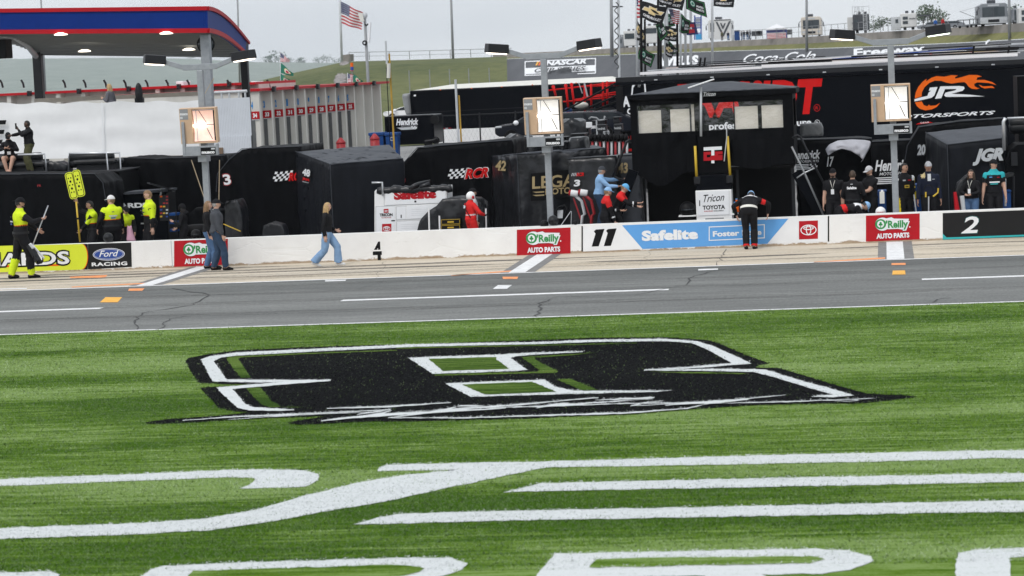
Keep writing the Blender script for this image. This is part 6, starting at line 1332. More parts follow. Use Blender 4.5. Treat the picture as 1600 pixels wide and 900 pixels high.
# the banked side near the berm: a closing grass slope
def bankpt(px, py):                                  # point on the asphalt face under a pixel
    d = ray(px, py); O = V((0, 0, H)); best = None
    for i in range(len(pathx)-1):
        a, b, c = Ft0[i], Ft0[i+1], Ft[i]; n = (b-a).cross(c-a).normalized(); k = (a-O).dot(n)/d.dot(n); p = O+d*k
        xa, xb = pathx[i], pathx[i+1]
        if xa <= px <= xb: best = p+n*(.12 if n.y < 0 else -.12)
    return best
def bmap(x0, y0, x1, y1, h):
    return lambda u, w: bankpt(x0+(x1-x0)*u, y0+(y1-y0)*u-h*w)
mb = MB()
fr = [(820.5, 96.5), (932, 91.5), (932, 116), (820.5, 119.5)]
for i in range(4):
    a, b = fr[i], fr[(i+1) % 4]; cx, cy = 876, 106; f = lambda p: (p[0]+(1.6 if p[0] < cx else -1.6), p[1]+(1.5 if p[1] < cy else -1.5)); n = 10
    for k in range(n):
        L = lambda p, q, w: (p[0]+(q[0]-p[0])*w, p[1]+(q[1]-p[1])*w)
        o1, o2, i1, i2 = L(a, b, k/n), L(a, b, (k+1)/n), L(f(a), f(b), k/n), L(f(a), f(b), (k+1)/n); mb.poly([bankpt(*o1), bankpt(*o2), bankpt(*i2), bankpt(*i1)], 'vinylw')
for k in range(8): x = 822+k*13.6; y = 107.4-(x-822)*.044; mb.poly([bankpt(x, y), bankpt(x+13.7, y-.6), bankpt(x+13.7, y+8.9), bankpt(x, y+9.5)], 'vinylw')
for i, m_ in enumerate(('yellowln', 'orange', 'red')): x = 838+i*4; mb.poly([bankpt(x+2.4, 97), bankpt(x+5, 97), bankpt(x+2, 103), bankpt(x-.6, 103)], m_)
mb.mtext('NASCAR', bmap(853, 103.2, 917, 99.8, 7), 'vinylw', .05, .25)
n0 = len(mb.v); mb.mtext('CUP SERIES', bmap(836, 114.2, 916, 110.5, 6.4), 'black', .02, .25)
for i in range(n0, len(mb.v)): mb.v[i] = mb.v[i]+(V((0, 0, H))-mb.v[i]).normalized()*2.0
mb.build('painted_emblem', kind='structure', origin=(0, 0, 0))
mb = MB(); mb.mtext('Coca-Cola', bmap(1162, 99.5, 1276, 94, 13.5), 'vinylw', .012, .5); mb.mtext('Freeway', bmap(1335, 89.5, 1446, 82.5, 12), 'vinylw', .035, 0); mb.mtext('f', bmap(1540, 72, 1549, 71.5, 8), 'vinylw', .03, .3)
mb.mtext('WELLS', bmap(1031, 104, 1092, 100.5, 13), 'vinylw', .06, .1)
mb.build('painted_lettering', kind='structure', origin=(0, 0, 0))

# wire fences
def wirefence(name, label, pts, h, step, group=None):
    t = thing(name, label, 'fence', pts[0]); m = MB(); up = V((0, 0, h))
    for a, b in zip(pts, pts[1:]): m.bar(a+up, b+up, .05, .05, 'grey'); m.bar(a+up*.5, b+up*.5, .03, .03, 'grey')
    m.build('rail', t)
    for a, b in zip(pts, pts[1:]):
        n = max(1, int((b-a).length/step))
        for i in range(n): p = a+(b-a)*(i/n); m = MB(); m.bar(p, p+up, .06, .06, 'grey'); m.build('post', t)
    return t
wirefence('wire_fence', 'thin wire fence along the crest of the grass bank', [P(546, 94.5, 228), P(640, 92.5, 228), P(800, 88, 228)], .72*1.0, 1.7)
mb = MB(); mb.pslab([(535, 96.5), (535, 86), (546, 84.5), (546, 95.5)], 227, 2.0, 'concd'); mb.build('block', label='grey concrete block beside the tall flagpole on the bank', cat='block')
cf = [P(x, y, Y+.3) for x, y, Y in zip((900, 1000, 1130), (79, 73, 64.5), (380, 352, 322))]
wirefence('wire_fence', 'thin wire fence along the top of the retaining wall', [P(1150, 63.4, 318), P(1260, 57.5, 292.5), P(1400, 48.5, 258.5)], 1.15, 2.6)
for x, y, b in ((605, 100, 138), (640, 100, 138), (672, 98, 136), (703, 97, 132), (733, 95, 131), (765, 93, 130), (965, 86, 110), (1222, 86, 104), (611, 150, 168), (640, 128, 168)):
    pass
for i, x in enumerate((640, 672, 703, 733, 765)):
    mb = MB(); a = P(x, 132, 178); mb.tube([V((a.x, 178, .5)), P(x-1, 110-i, 178)], .035, 'grey', 5); mb.build('fence_post', label='thin bare wire fence post standing on the grass bank slope', cat='post', group='bare posts on the grass bank')

# light and flag poles far off
def pole(x, y0, y1, Y, r, m_, label, grp='distant tall poles', lean=0):
    mb = MB(); b = P(x+lean, y1, Y); t_ = P(x, y0, Y); mb.tube([b-V((0, 0, 1.5)), t_], [r, r*.75], m_, 8); return mb.build('tall_pole', label=label, cat='pole', group=grp, smooth=True)
pole(703.5, -40, 90, 230, .13, 'grey', 'tall plain grey pole on the crest of the grass bank', lean=4)
pole(370, -40, 125, 240, .10, 'grey', 'tall thin pole rising behind the curved canopy end', lean=4)
pole(62, -40, 130, 240, .10, 'grey', 'tall thin pole rising behind the fuel canopy', lean=8)
pole(954.5, -40, 72, 350, .26, 'grey', 'tall thick grey pole left of the flag cluster', lean=1)
pole(1260, -40, 62, 285, .16, 'grey', 'tall grey pole in front of the cream motorhome', lean=0)
pole(1576, -40, 38, 212, .13, 'grey', 'tall grey pole beside the dark motorcoach', lean=1)
mb = MB(); Y = 110; mb.tube([V((P(963, 112, Y).x, Y, 0)), P(965.5, -40, Y)], .055, 'ltgrey', 8)
for k in range(60): pass
pts = [P(963.5+(3.2*math.sin(k*.75)), 108-k*1.9, Y-.05) for k in range(56)]; mb.tube(pts, .02, 'rubber', 4); mb.build('tall_pole', label='pale pole wrapped with a looping black cable beside the big trailer', cat='pole', group='distant tall poles')
mb = MB(); mb.pslab([(957, 9.5), (972, 9.3), (972, 11), (957, 11.3)], 110, .4, 'dkmetal'); mb.build('bracket', label='small dark cross bracket on the pole with looping cable', cat='bracket')
# camera mast
Y = 140; t = thing('camera_mast', 'blue grey mast with antenna panels beside the big flag', 'mast', V((P(573, 130, Y).x, Y, 0)))
m = MB(); m.tube([V((P(575.5, 130, Y).x, Y, 0)), P(570, 27, Y)], [.10, .075], 'grey', 10); m.build('post', t, smooth=True)
m = MB(); m.pslab([(559, 21), (566, 20), (569, 33), (563, 34)], Y-.2, .3, 'offwhite'); m.build('antenna_panel', t)
m = MB(); m.pslab([(576, 36), (579, 35), (577, 67), (573.5, 67)], Y-.1, .25, 'vinylw'); m.build('antenna_panel', t)
m = MB(); m.ell(P(570, 24, Y), (.16, .16, .2), 'ltgrey', 12, 8); m.build('camera_head', t, smooth=True)
m = MB(); c = P(570, 67, Y-.15); m.tube([c+V((math.cos(q)*.11, 0, math.sin(q)*.11)) for q in [j*math.pi/6 for j in range(13)]], .04, 'rubber', 6); m.build('cable_coil', t, smooth=True)
m = MB(); m.tube([P(570, 38, Y-.1), P(573, 40, Y-.1), P(575, 37, Y-.1)], .04, 'rubber', 6); m.build('cable', t)

# ---------------------------------------------------------------- flags
def flag(t, c4_, Y, draw, amp=.12, ph=0.0, nx=22, ny=14, name='flag', base='black', waves=2.2):
    tl, tr, br, bl = c4_; k = (P(tl[0], tl[1], Y)-P(tr[0], tr[1], Y)).length
    def fn(u, w, off=0):                              # u along, w from top (0) to bottom (1)
        x = (tl[0]*(1-u)+tr[0]*u)*(1-w)+(bl[0]*(1-u)+br[0]*u)*w; y = (tl[1]*(1-u)+tr[1]*u)*(1-w)+(bl[1]*(1-u)+br[1]*u)*w
        p = P(x, y, Y); s = math.sin(u*waves*math.pi+ph+w*1.3)*amp*k*min(1, u*2.5); p.y += s-off; p.z += .25*s; return p
    m = MB()
    def patch(u0, w0, u1, w1, mm, off=0, n=None):
        a = n or max(1, int((u1-u0)*nx)); b = max(1, int((w1-w0)*ny))
        m.add([fn(u0+(u1-u0)*i/a, w0+(w1-w0)*j/b, off) for j in range(b+1) for i in range(a+1)], [(j*(a+1)+i, j*(a+1)+i+1, (j+1)*(a+1)+i+1, (j+1)*(a+1)+i) for j in range(b) for i in range(a)], mm)
    draw(m, fn, patch); return m.build(name, t, smooth=True)
M['flagred'] = mat('flag_red', (.45, .02, .035), .7, var=.05); M['flagnavy'] = mat('flag_navy', (.02, .03, .12), .7, var=.05); M['flagwhite'] = mat('flag_white', (.72, .72, .74), .7, var=.05)
M['flagblack'] = mat('flag_black', (.012, .013, .015), .7, var=.1, spec=.2); M['flaggreen'] = mat('flag_green', (.015, .17, .11), .7, var=.05)
def usa(m, fn, patch):
    for i in range(13): patch(0 if i > 6 else .40, i/13, 1, (i+1)/13, 'flagred' if i % 2 == 0 else 'flagwhite')
    patch(0, 0, .40, 7/13, 'flagnavy')
    for r in range(5):
        for c in range(6): u, w = .035+c*.062, .05+r*.1; m.add([fn(u, w, .02), fn(u+.026, w+.02, .02), fn(u, w+.045, .02), fn(u-.018, w+.02, .02)], [(0, 1, 2, 3)], 'flagwhite')
def chev(m, fn, patch):
    patch(0, 0, 1, 1, 'flagblack')
    for e, mm, off in ((.02, 'flagwhite', .02), (0, 'chevgold', .035)):
        pts = [(.34-e, .22-e), (.62+e, .22-e), (.62+e, .36-e), (.92+e, .36-e), (.84+e, .58+e), (.60+e, .58+e), (.60+e, .70+e), (.34-e, .70+e), (.34-e, .58+e), (.08-e*2, .58+e), (.16-e, .36-e), (.34-e, .36-e)]
        m.poly([fn(u, w*.85, off) for u, w in pts], mm)
    vs, fs = glyphs('CHEVROLET', .04); m.add([fn(.1+.8*a, .84-.14*b, .03) for a, b in vs], fs, 'flagwhite')
def greenb(m, fn, patch):
    patch(0, 0, 1, 1, 'flagblack')
    for a in ((.06, .08, .94, .11), (.06, .89, .94, .92), (.06, .11, .085, .89), (.915, .11, .94, .89)): patch(*a, 'green', .02)
    n = 14
    for r0, mm, off in ((.17, 'flaggreen', .02), (.12, 'flagwhite', .035), (.09, 'flaggreen', .05)): m.poly([fn(.34+r0*.8*math.cos(q), .42+r0*math.sin(q)*1.3, off) for q in [j*2*math.pi/n for j in range(n)]], mm)
    vs, fs = glyphs('AUTO', .05); m.add([fn(.52+.36*a, .52-.14*b, .03) for a, b in vs], fs, 'flagwhite'); vs, fs = glyphs('PARTS', .05); m.add([fn(.52+.36*a, .74-.14*b, .03) for a, b in vs], fs, 'flagwhite')
def greenfan(m, fn, patch):
    patch(0, 0, 1, 1, 'flaggreen')
    for r0, mm, off in ((.34, 'chevgold', .03), (.26, 'flagwhite', .05), (.17, 'flagred', .07)): m.poly([fn(.55+r0*.8*math.cos(q), .5+r0*math.sin(q)*(1.1 if q > 2 else .8), off) for q in [j*2*math.pi/12 for j in range(12)]], mm)
def redblue(m, fn, patch):
    patch(0, 0, 1, 1, 'flagnavy'); patch(.15, .15, .85, .42, 'flagred', .02); patch(.2, .55, .8, .85, 'flagred', .02); vs, fs = glyphs('24', .05); m.add([fn(.35+.3*a, .55-.18*b, .04) for a, b in vs], fs, 'flagwhite')
def flagpole(x, y0, y1, Y, r, m_, label, flags, grp=None, lean=0):
    b = P(x+lean, y1, Y); t = thing('flagpole', label, 'flagpole', b, grp)
    m = MB(); m.tube([b-V((0, 0, .6)), P(x, y0, Y)], r, m_, 8); m.build('pole', t, smooth=True)
    for f in flags: flag(t, f[0], Y-.05, f[1], f[2] if len(f) > 2 else .1, f[3] if len(f) > 3 else 0)
flagpole(530, -30, 97, 226, .11, 'ltgrey', 'tall flagpole on the bank with a stars and stripes flag streaming right', [([(532.5, 2.5), (568, 20), (564.5, 47), (533, 36)], usa, .07, .5)], lean=4)
flagpole(438, 81, 138, 125, .03, 'ltgrey', 'short flagpole with a stars and stripes above two green flags', [([(438, 82), (453, 94), (451.5, 97.5), (438, 96)], usa, .06), ([(438.7, 98), (458.5, 115), (458, 119.5), (438.7, 114)], greenfan, .05), ([(438.5, 115), (454.5, 126), (453, 130), (439, 128)], greenfan, .08, 1)], 'flagpoles behind the garage roof')
flagpole(543, 114, 135, 128, .03, 'ltgrey', 'short flagpole with a drooping navy and white flag', [([(543.5, 115), (553, 117), (551, 129), (543.5, 129)], usa, .08), ([(551, 115), (568, 127), (565, 129.5), (552, 128)], greenfan, .1)], 'flagpoles behind the garage roof')
mb = MB(); mb.tube([P(549.5, 98, 140), P(550, 111, 140)], .09, 'orange', 6); mb.tube([P(550, 104.5, 139.8), P(550, 110, 139.8)], .095, 'royal', 6); mb.tube([P(550, 111, 140), V((P(550, 111, 140).x, 140, 0))], .03, 'grey', 5); mb.build('wind_sock', label='small orange and blue windsock in front of the rubble strip', cat='windsock')
YG = 120
flagpole(994, -40, 113, YG, .055, 'ltgrey', 'pale flagpole leftmost of the cluster carrying stars and stripes and dark flags', [([(994.5, -12), (1001, -10), (1001, 28), (995, 28)], usa, .1), ([(994, 30), (1002, 40), (1003, 64), (993, 62)], chev, .25, .6)], 'flags above the trailers', 1)
flagpole(1001.5, -40, 114, YG-1, .06, 'rubber', 'black flagpole with the large black flag bearing a gold cross emblem', [([(1001.5, 1), (1043, 12), (1034, 41), (1001.5, 27)], chev, .07, .4)], 'flags above the trailers')
flagpole(1007.5, 30, 112, YG+.6, .05, 'rubber', 'shorter black flagpole with a drooping dark green bordered flag near the roof', [([(1000, 72), (1024, 86), (1017, 107), (995, 90)], greenb, .12, .3), ([(1002, 44), (1008, 48), (1007, 78), (998, 70)], chev, .3, 1)], 'flags above the trailers')
flagpole(1028, -40, 108, YG+1.2, .055, 'rubber', 'black flagpole in mid cluster with a falling green bordered flag', [([(1024, 38), (1035, 34), (1044, 54), (1032, 66)], greenb, .15, .2), ([(1029, -16), (1056, -8), (1050, 12), (1028, 4)], chev, .1, 1.2)], 'flags above the trailers')
flagpole(1032, 40, 107, YG+2, .06, 'rubber', 'short bare black flagpole beside the falling green bordered flag', [([(1032.5, 42), (1049, 50), (1046, 66), (1032.5, 58)], chev, .12, .5)], 'flags above the trailers')
flagpole(1038.5, -40, 104, YG+2.6, .055, 'ltgrey', 'pale flagpole holding a small dark flag with half hidden white letters', [([(1039, 40), (1060, 45), (1058, 66), (1040, 62)], chev, .1, .2), ([(1039, 66), (1054, 74), (1050, 92), (1040, 86)], chev, .14, 1)], 'flags above the trailers')
flagpole(1042, -40, 103, YG+3, .055, 'ltgrey', 'pale flagpole with a dark flag cut off by the top edge', [([(1033, -14), (1072, -8), (1066, 17), (1030, 8)], chev, .08, 1)], 'flags above the trailers')
flagpole(1058, 30, 100, YG+3.4, .06, 'rubber', 'black flagpole with a stars and stripes hanging in folds', [([(1044, 13), (1062, 17), (1061, 38), (1052, 36)], usa, .12), ([(1043, 62), (1060, 78), (1060, 83), (1044, 86)], greenb, .1)], 'flags above the trailers')
flagpole(1063, 20, 101, YG+4, .055, 'ltgrey', 'pale flagpole with a narrow folded green bordered flag', [([(1041, 22), (1053, 21), (1055, 41), (1041, 42)], greenb, .12), ([(1063, 20), (1079, 34), (1076, 54), (1061, 50)], greenb, .2, 1)], 'flags above the trailers')
flagpole(1070.5, -40, 99, YG+4.4, .06, 'ltgrey', 'pale flagpole with a large green bordered black flag streaming right', [([(1071.5, -8), (1101, 4), (1105, 28), (1072, 14)], greenb, .06, .4)], 'flags above the trailers')
flagpole(1079, 8, 97, YG+5, .065, 'ltgrey', 'pale flagpole with a rounded navy and red flag', [([(1069, 33), (1086, 35), (1091, 54), (1068, 55)], redblue, .1, .6)], 'flags above the trailers')
flagpole(1112.5, -40, 95, YG+5, .06, 'ltgrey', 'single pale flagpole standing apart with a black flag at the top edge', [([(1115, -10), (1150, -16), (1146, 12), (1115, 9.5)], chev, .05, .2)], 'flags above the trailers')

# ---------------------------------------------------------------- campers on top of the bank
def wheelpair(t, X0, X1, Y, z, r):
    for x in (X0, X1): m = MB(); m.tube([(x-.14, Y, z+r), (x+.14, Y, z+r)], r, 'rubber', 14); m.build('wheel', t)
M['rvw'] = mat('camper_white', (.62, .62, .61), .4, var=.06); M['rvg'] = mat('camper_grey', (.20, .215, .235), .35, var=.08); M['rvd'] = mat('camper_dark', (.045, .05, .06), .35, var=.1); M['rvc'] = mat('camper_cream', (.58, .53, .46), .4, var=.06)
def coach(x0, x1, y0, y1, Y, L, label, col, nose='rvw', awning=0, grille='dkmetal'):
    a, b = P(x0, y1, Y), P(x1, y1, Y); z0 = min(a.z, b.z); zt = P((x0+x1)/2, y0, Y).z; w = b.x-a.x; h = zt-z0; X = lambda u: a.x+w*u; Z = lambda u: z0+h*u
    t = thing('motorhome', label, 'motorhome', ((a.x+b.x)/2, Y, z0), 'campers on top of the bank')
    m = MB(); m.prism([V((X(0), Y, Z(.12))), V((X(0), Y, Z(.93))), V((X(.08), Y, Z(1))), V((X(.92), Y, Z(1))), V((X(1), Y, Z(.93))), V((X(1), Y, Z(.12)))], (0, L, 0), col); m.build('body', t, bevel=.06)
    m = MB(); m.bx(X(.10), X(.90), Y-.04, Y-.005, Z(.42), Z(.84), 'cglass'); m.bx(X(.49), X(.51), Y-.05, Y-.04, Z(.42), Z(.84), 'rvd'); m.build('windscreen', t, bevel=.02)
    m = MB(); m.bx(X(.02), X(.98), Y-.06, Y-.004, Z(.12), Z(.39), nose); nz_ = m.build('nose_panel', t, bevel=.04)
    m = MB(); m.bx(X(.30), X(.70), Y-.075, Y-.062, Z(.18), Z(.30), grille); m.build('grille', nz_)
    for u in (.06, .80): m = MB(); m.bx(X(u), X(u+.14), Y-.08, Y-.062, Z(.22), Z(.31), 'alu'); m.build('headlight', t)
    for s, u in ((-1, 0), (1, 1)):
        m = MB(); m.bar((X(u), Y-.02, Z(.80)), (X(u)+s*.22, Y-.15, Z(.72)), .05, .05, 'rvd'); m.bx(X(u)+s*.22-.07, X(u)+s*.22+.07, Y-.22, Y-.12, Z(.50), Z(.70), 'rvd'); m.build('mirror', t)
    m = MB(); m.bx(X(.3), X(.6), Y+1, Y+1.9, Z(1)+.005, Z(1)+.32, 'rvd'); m.build('roof_unit', t, bevel=.05)
    m = MB(); m.bx(X(.3), X(.7), Y-.02, Y-.004, Z(.88), Z(.94), 'ltgrey'); m.build('marker_lights', t)
    wheelpair(t, X(.12), X(.88), Y+.6, z0, h*.16)
    if awning:
        m = MB(); m.add([V((X(0)-.02, Y+.8, Z(.9))), V((X(0)-1.6, Y+.8, Z(.72))), V((X(0)-1.6, Y+4, Z(.72))), V((X(0)-.02, Y+4, Z(.9)))], [(0, 1, 2, 3)], 'rvd'); m.bar((X(0)-1.6, Y+.8, Z(.72)), (X(0)-.02, Y+.8, Z(.35)), .05, .05, 'grey'); m.build('awning', t)
    return t
coach(1252, 1284, 26, 57.5, 296, 8, 'cream motorhome facing the track behind the tall pole', 'rvc', 'rvc')
coach(1531, 1575, 5, 40, 222, 9, 'dark grey motorcoach with silver nose and an awning', 'rvg', 'ltgrey', 1)
coach(1105+2, 1143, 30, 62, 330, 7, 'white toy hauler with a dark V shaped marking on its end', 'rvw', 'rvw')
# V marking panel on that one
mb = MB(); Yq = 329.8; q = lambda *p: mb.pp(list(p), Yq, 'rvd', .12)
mb.pp([(1116, 31), (1142, 30), (1142, 61), (1116, 62)], Yq, 'rvw', .08)
q((1118, 34), (1121, 34), (1130, 52), (1139, 33), (1142, 33), (1131, 57), (1129, 57)); q((1125, 36), (1127.5, 36), (1129.5, 41), (1132, 36), (1134, 36), (1130.5, 45), (1128.5, 45)); mb.pp([(1116, 31), (1142, 30), (1142, 31.5), (1116, 32.5)], Yq, 'rvd', .11)
mb.build('end_ramp', label=None, parent=[o for o in bpy.data.objects if o.get('label', '').startswith('white toy hauler')][0])
def trailer_rv(x0, x1, y0, y1, Y, L, label, col, win, ladder=False, split=None):
    a, b = P(x0, y1, Y), P(x1, y1, Y); z0 = min(a.z, b.z); zt = P((x0+x1)/2, y0, Y).z; w = b.x-a.x; h = zt-z0; X = lambda u: a.x+w*u; Z = lambda u: z0+h*u
    t = thing('camper_trailer', label, 'camper', ((a.x+b.x)/2, Y, z0), 'campers on top of the bank')
    m = MB(); m.bx(X(0), X(1), Y, Y+L, Z(.16), Z(1), col); m.build('body', t, bevel=.08)
    for u0, w0, u1, w1 in win: m = MB(); m.bx(X(u0), X(u1), Y-.03, Y-.004, Z(w0), Z(w1), 'cglass'); m.build('window', t)
    m = MB(); m.bx(X(.3), X(.5), Y+1, Y+1.8, Z(1)+.005, Z(1)+.25, 'rvd'); m.bx(X(.7), X(.85), Y+1, Y+1.8, Z(1)+.005, Z(1)+.25, 'rvd'); m.build('roof_unit', t)
    wheelpair(t, X(.25), X(.75), Y+.5, z0, h*.16)
    if ladder:
        m = MB()
        for u in (.64, .86): m.bar((X(u), Y-.12, Z(.12)), (X(u), Y-.12, Z(1.15)), .06, .06, 'ltgrey')
        for k in range(9): m.bar((X(.64), Y-.12, Z(.18+k*.1)), (X(.86), Y-.12, Z(.18+k*.1)), .05, .05, 'ltgrey')
        m.build('ladder', t)
        m = MB()
        for u in (0, .33, .66, 1): m.bar((X(u), Y+.1, Z(1)), (X(u), Y+.1, Z(1.42)), .05, .05, 'ltgrey')
        m.bar((X(0), Y+.1, Z(1.4)), (X(1), Y+.1, Z(1.4)), .05, .05, 'ltgrey'); m.build('roof_rail', t)
        for k in range(3):
            m = MB(); u = .12+k*.22; m.bx(X(u), X(u+.12), Y+.6, Y+1, Z(1)+.3, Z(1)+.36, 'grey')
            for d in (0, .12): m.bar((X(u+d), Y+.6, Z(1)), (X(u+d*.6+.02), Y+.7, Z(1)+.8), .04, .04, 'grey')
            m.build('roof_chair', t)
    return t
trailer_rv(1333, 1359, 22, 51, 272, 7, 'dark boxy camper with a white ladder and chairs on its roof', 'rvd', [(.10, .52, .32, .80)], True)
mb = MB(); mb.pbox(1324, 27, 1332.4, 50, 274, 6, 'rvw'); mb.build('slide_out', parent=[o for o in bpy.data.objects if o.get('label', '').startswith('dark boxy camper')][0])
tr = trailer_rv(1408, 1433, 20.5, 46, 254, 6, 'white camper with square windows and a raised side awning', 'rvw', [(.12, .62, .44, .80), (.12, .36, .44, .54)])
mb = MB(); mb.pbox(1393, 26.5, 1407.5, 46.5, 255, 5, 'ltgrey'); mb.pbox(1399, 30, 1403.5, 36, 254.97, .03, 'cglass'); mb.build('side_wing', tr)
mb = MB(); mb.bar(P(1433, 24.5, 254), P(1455, 23.5, 254), 2.2, .12, 'rvd', up=(0, 0, 1)); mb.bar(P(1434, 36, 254), P(1452, 24, 254), .06, .06, 'grey'); mb.bar(P(1440, 36, 254), P(1454, 24, 254), .06, .06, 'grey'); mb.build('awning', tr)
mb = MB(); mb.ptext('Bullet', (1420, 30), (1431, 29.3), 2.0, 254, 'rvd', bold=.03, shear=.3, dy=.06); mb.build('lettering', tr)
trailer_rv(1592, 1640, 11, 40, 215, 7, 'white camper cut off by the right edge of the picture', 'rvw', [(.10, .62, .26, .86), (.10, .30, .26, .52)])
trailer_rv(1584, 1591, 13, 39, 218, 4, 'narrow grey camper end beside the right edge camper', 'rvg', [(.2, .3, .8, .9)])
trailer_rv(975, 994, 48, 76, 365, 6, 'pale square camper seen left of the flag cluster', 'rvw', [(.1, .55, .9, .85)])
trailer_rv(966.5, 974.5, 57, 78, 368, 6, 'small grey box trailer left of the pale square camper', 'rvg', [(.3, .5, .7, .8)])
trailer_rv(1006, 1028, 40, 72, 350, 9, 'pale bus like camper with dark window band behind the flags', 'rvw', [(.05, .62, .95, .88)])
mb = MB(); a = P(1080, 62, 330)
t = thing('lift_tower', 'blue framed lift platform with white panels behind the flags', 'lift', a)
m = MB()
for x in (1085.5, 1095.5): m.bar(P(x, 62, 330), P(x, 24, 330), .16, .16, 'royal')
for y in (28, 36, 44, 52): m.bar(P(1085.5, y, 330), P(1095.5, y-.4, 330), .12, .12, 'royal')
m.build('frame', t); m = MB(); m.pbox(1086.5, 29, 1094.5, 35, 330.2, .1, 'ltgrey'); m.pbox(1086.5, 37, 1094.5, 43, 330.2, .1, 'ltgrey'); m.build('panel', t)
m = MB(); m.pbox(1087, 53, 1096, 62, 329.5, 1.2, mat('cyan_paint', (.04, .30, .60), .5)); m.build('motor_box', t)
# flag draped tent
Y = 303; t = thing('canopy_tent', 'white peaked canopy tent draped with a stars and stripes sheet', 'tent', P(1213, 60, Y))
a, b = P(1198, 60.5, Y), P(1229, 59.5, Y); zb = a.z; ze = P(1213, 44.5, Y).z; zp = P(1213, 37.5, Y+1.2).z; X = lambda u: a.x+(b.x-a.x)*u
m = MB(); m.add([(X(-.02), Y-.05, ze), (X(1.02), Y-.05, ze), (X(1.02), Y+2.5, ze), (X(-.02), Y+2.5, ze), (X(.5), Y+1.2, zp)], [(0, 1, 4), (1, 2, 4), (2, 3, 4), (3, 0, 4)], 'flagwhite'); m.bx(X(-.02), X(1.02), Y-.06, Y+2.5, ze-.14, ze-.004, 'flagwhite'); m.build('roof', t)
m = MB(); h = ze-.15-zb
m.bx(X(.02), X(.98), Y-.02, Y+.02, zb+h*.66, ze-.15, 'flagnavy')
for i in range(8): m.bx(X(.02), X(.98), Y-.02, Y+.02, zb+h*.66*i/8, zb+h*.66*(i+1)/8, 'flagred' if i % 2 == 0 else 'flagwhite')
m.build('draped_sheet', t)
for u in (.01, .99):
    for yy in (0, 2.4): m = MB(); m.bar((X(u), Y+yy+.05, zb), (X(u), Y+yy+.05, ze-.15), .07, .07, 'royal'); m.build('leg', t)
# portable toilet, chairs, small vehicles, trees behind
mb = MB(); mb.pbox(1147.5, 48.5, 1155.5, 63, 317, 1.1, 'binblue'); mb.pbox(1147, 47, 1156, 48.6, 316.9, 1.3, 'rvg'); mb.build('portable_toilet', label='dark blue portable toilet beside the V marked camper', cat='toilet', bevel=.05)
mb = MB(); mb.pbox(1142.5, 54, 1147, 63.5, 318, .8, 'ltgrey'); mb.build('box', label='pale grey box left of the portable toilet', cat='box', bevel=.05)
for i, (x, y) in enumerate(((1178, 61), (1184, 60.5), (1188, 60.5), (1234, 58.5))):
    mb = MB(); c = P(x, y, 310); mb.bx(c.x-.3, c.x+.3, 310, 310.5, c.z+.35, c.z+.42, 'rvd'); mb.bx(c.x-.3, c.x+.3, 310.45, 310.52, c.z+.42, c.z+.95, 'rvd')
    for s in (-.28, .28): mb.bar((c.x+s, 310, c.z), (c.x+s, 310.5, c.z+.4), .04, .04, 'grey')
    mb.build('folding_chair', label='small dark folding chair by the wire fence on top of the wall', cat='chair', group='folding chairs by the fence')
vehicle('pale grey car parked behind the raised awning', 1433, 35, 47.5, 252, 4.6, 'rvg', 'cglass')
def golf_cart(x0, x1, y0, y1, Y, label, col):
    a, b = P(x0, y1, Y), P(x1, y1, Y); z0 = a.z; zt = P((x0+x1)/2, y0, Y).z; h = zt-z0; X = lambda u: a.x+(b.x-a.x)*u; t = thing('golf_cart', label, 'golf cart', ((a.x+b.x)/2, Y, z0), 'golf carts on the bank')
    m = MB(); m.bx(X(0), X(1), Y, Y+1.2, z0+h*.9, zt, col); m.build('roof', t, bevel=.04)
    m = MB(); m.bx(X(.02), X(.98), Y, Y+1.2, z0+h*.15, z0+h*.42, col); m.build('body', t, bevel=.05)
    for u in (.04, .5, .96): m = MB(); m.bar((X(u), Y+.05, z0+h*.4), (X(u), Y+.05, z0+h*.9), .06, .06, 'rvd'); m.build('post', t)
    for u in (.2, .8): m = MB(); m.tube([(X(u), Y-.02, z0+h*.15), (X(u), Y+.15, z0+h*.15)], h*.15, 'rubber', 12); m.build('wheel', t)
golf_cart(1496, 1516, 30.5, 44.5, 228, 'grey roofed golf cart left of the dark motorcoach', 'rvg'); golf_cart(1515, 1528, 29, 43, 226, 'small pale golf cart touching the dark motorcoach', 'ltgrey')
for i, (x, y, hh, r, lab) in enumerate(((1456, 44, 6.2, 4.2, 'leafy tree behind the raised awning of the white camper'), (1468, 45, 5.0, 3.6, 'rounded tree between the camper and the lamp head'), (1380, 48, 3.6, 3.2, 'low bushy tree left of the white camper'), (1366, 50, 2.4, 2.4, 'small bush beside the dark boxy camper'), (1580, 40, 6.8, 3.4, 'tall tree behind the pole beside the dark motorcoach'), (1443, 45, 5.2, 3.0, 'slim tree just right of the white camper'))):
    blobtree('tree', lab, P(x, y, 300), hh*.42, r*.42, 80+i, 300, 'trees behind the campers')
# haze
M['hz'] = bpy.data.materials.new('haze'); M['hz'].use_nodes = True; t_ = M['hz'].node_tree; t_.nodes.clear()
o_ = t_.nodes.new('ShaderNodeOutputMaterial'); pv_ = t_.nodes.new('ShaderNodeVolumePrincipled'); pv_.inputs['Color'].default_value = (.92, .96, 1, 1); pv_.inputs['Density'].default_value = .00009; pv_.inputs['Anisotropy'].default_value = .2
t_.links.new(pv_.outputs[0], o_.inputs['Volume'])
mb = MB(); mb.bx(-3400, 3400, -60, 3900, -1, 150, M['hz']); hz = mb.build('haze', kind='stuff', origin=(0, 0, 0))
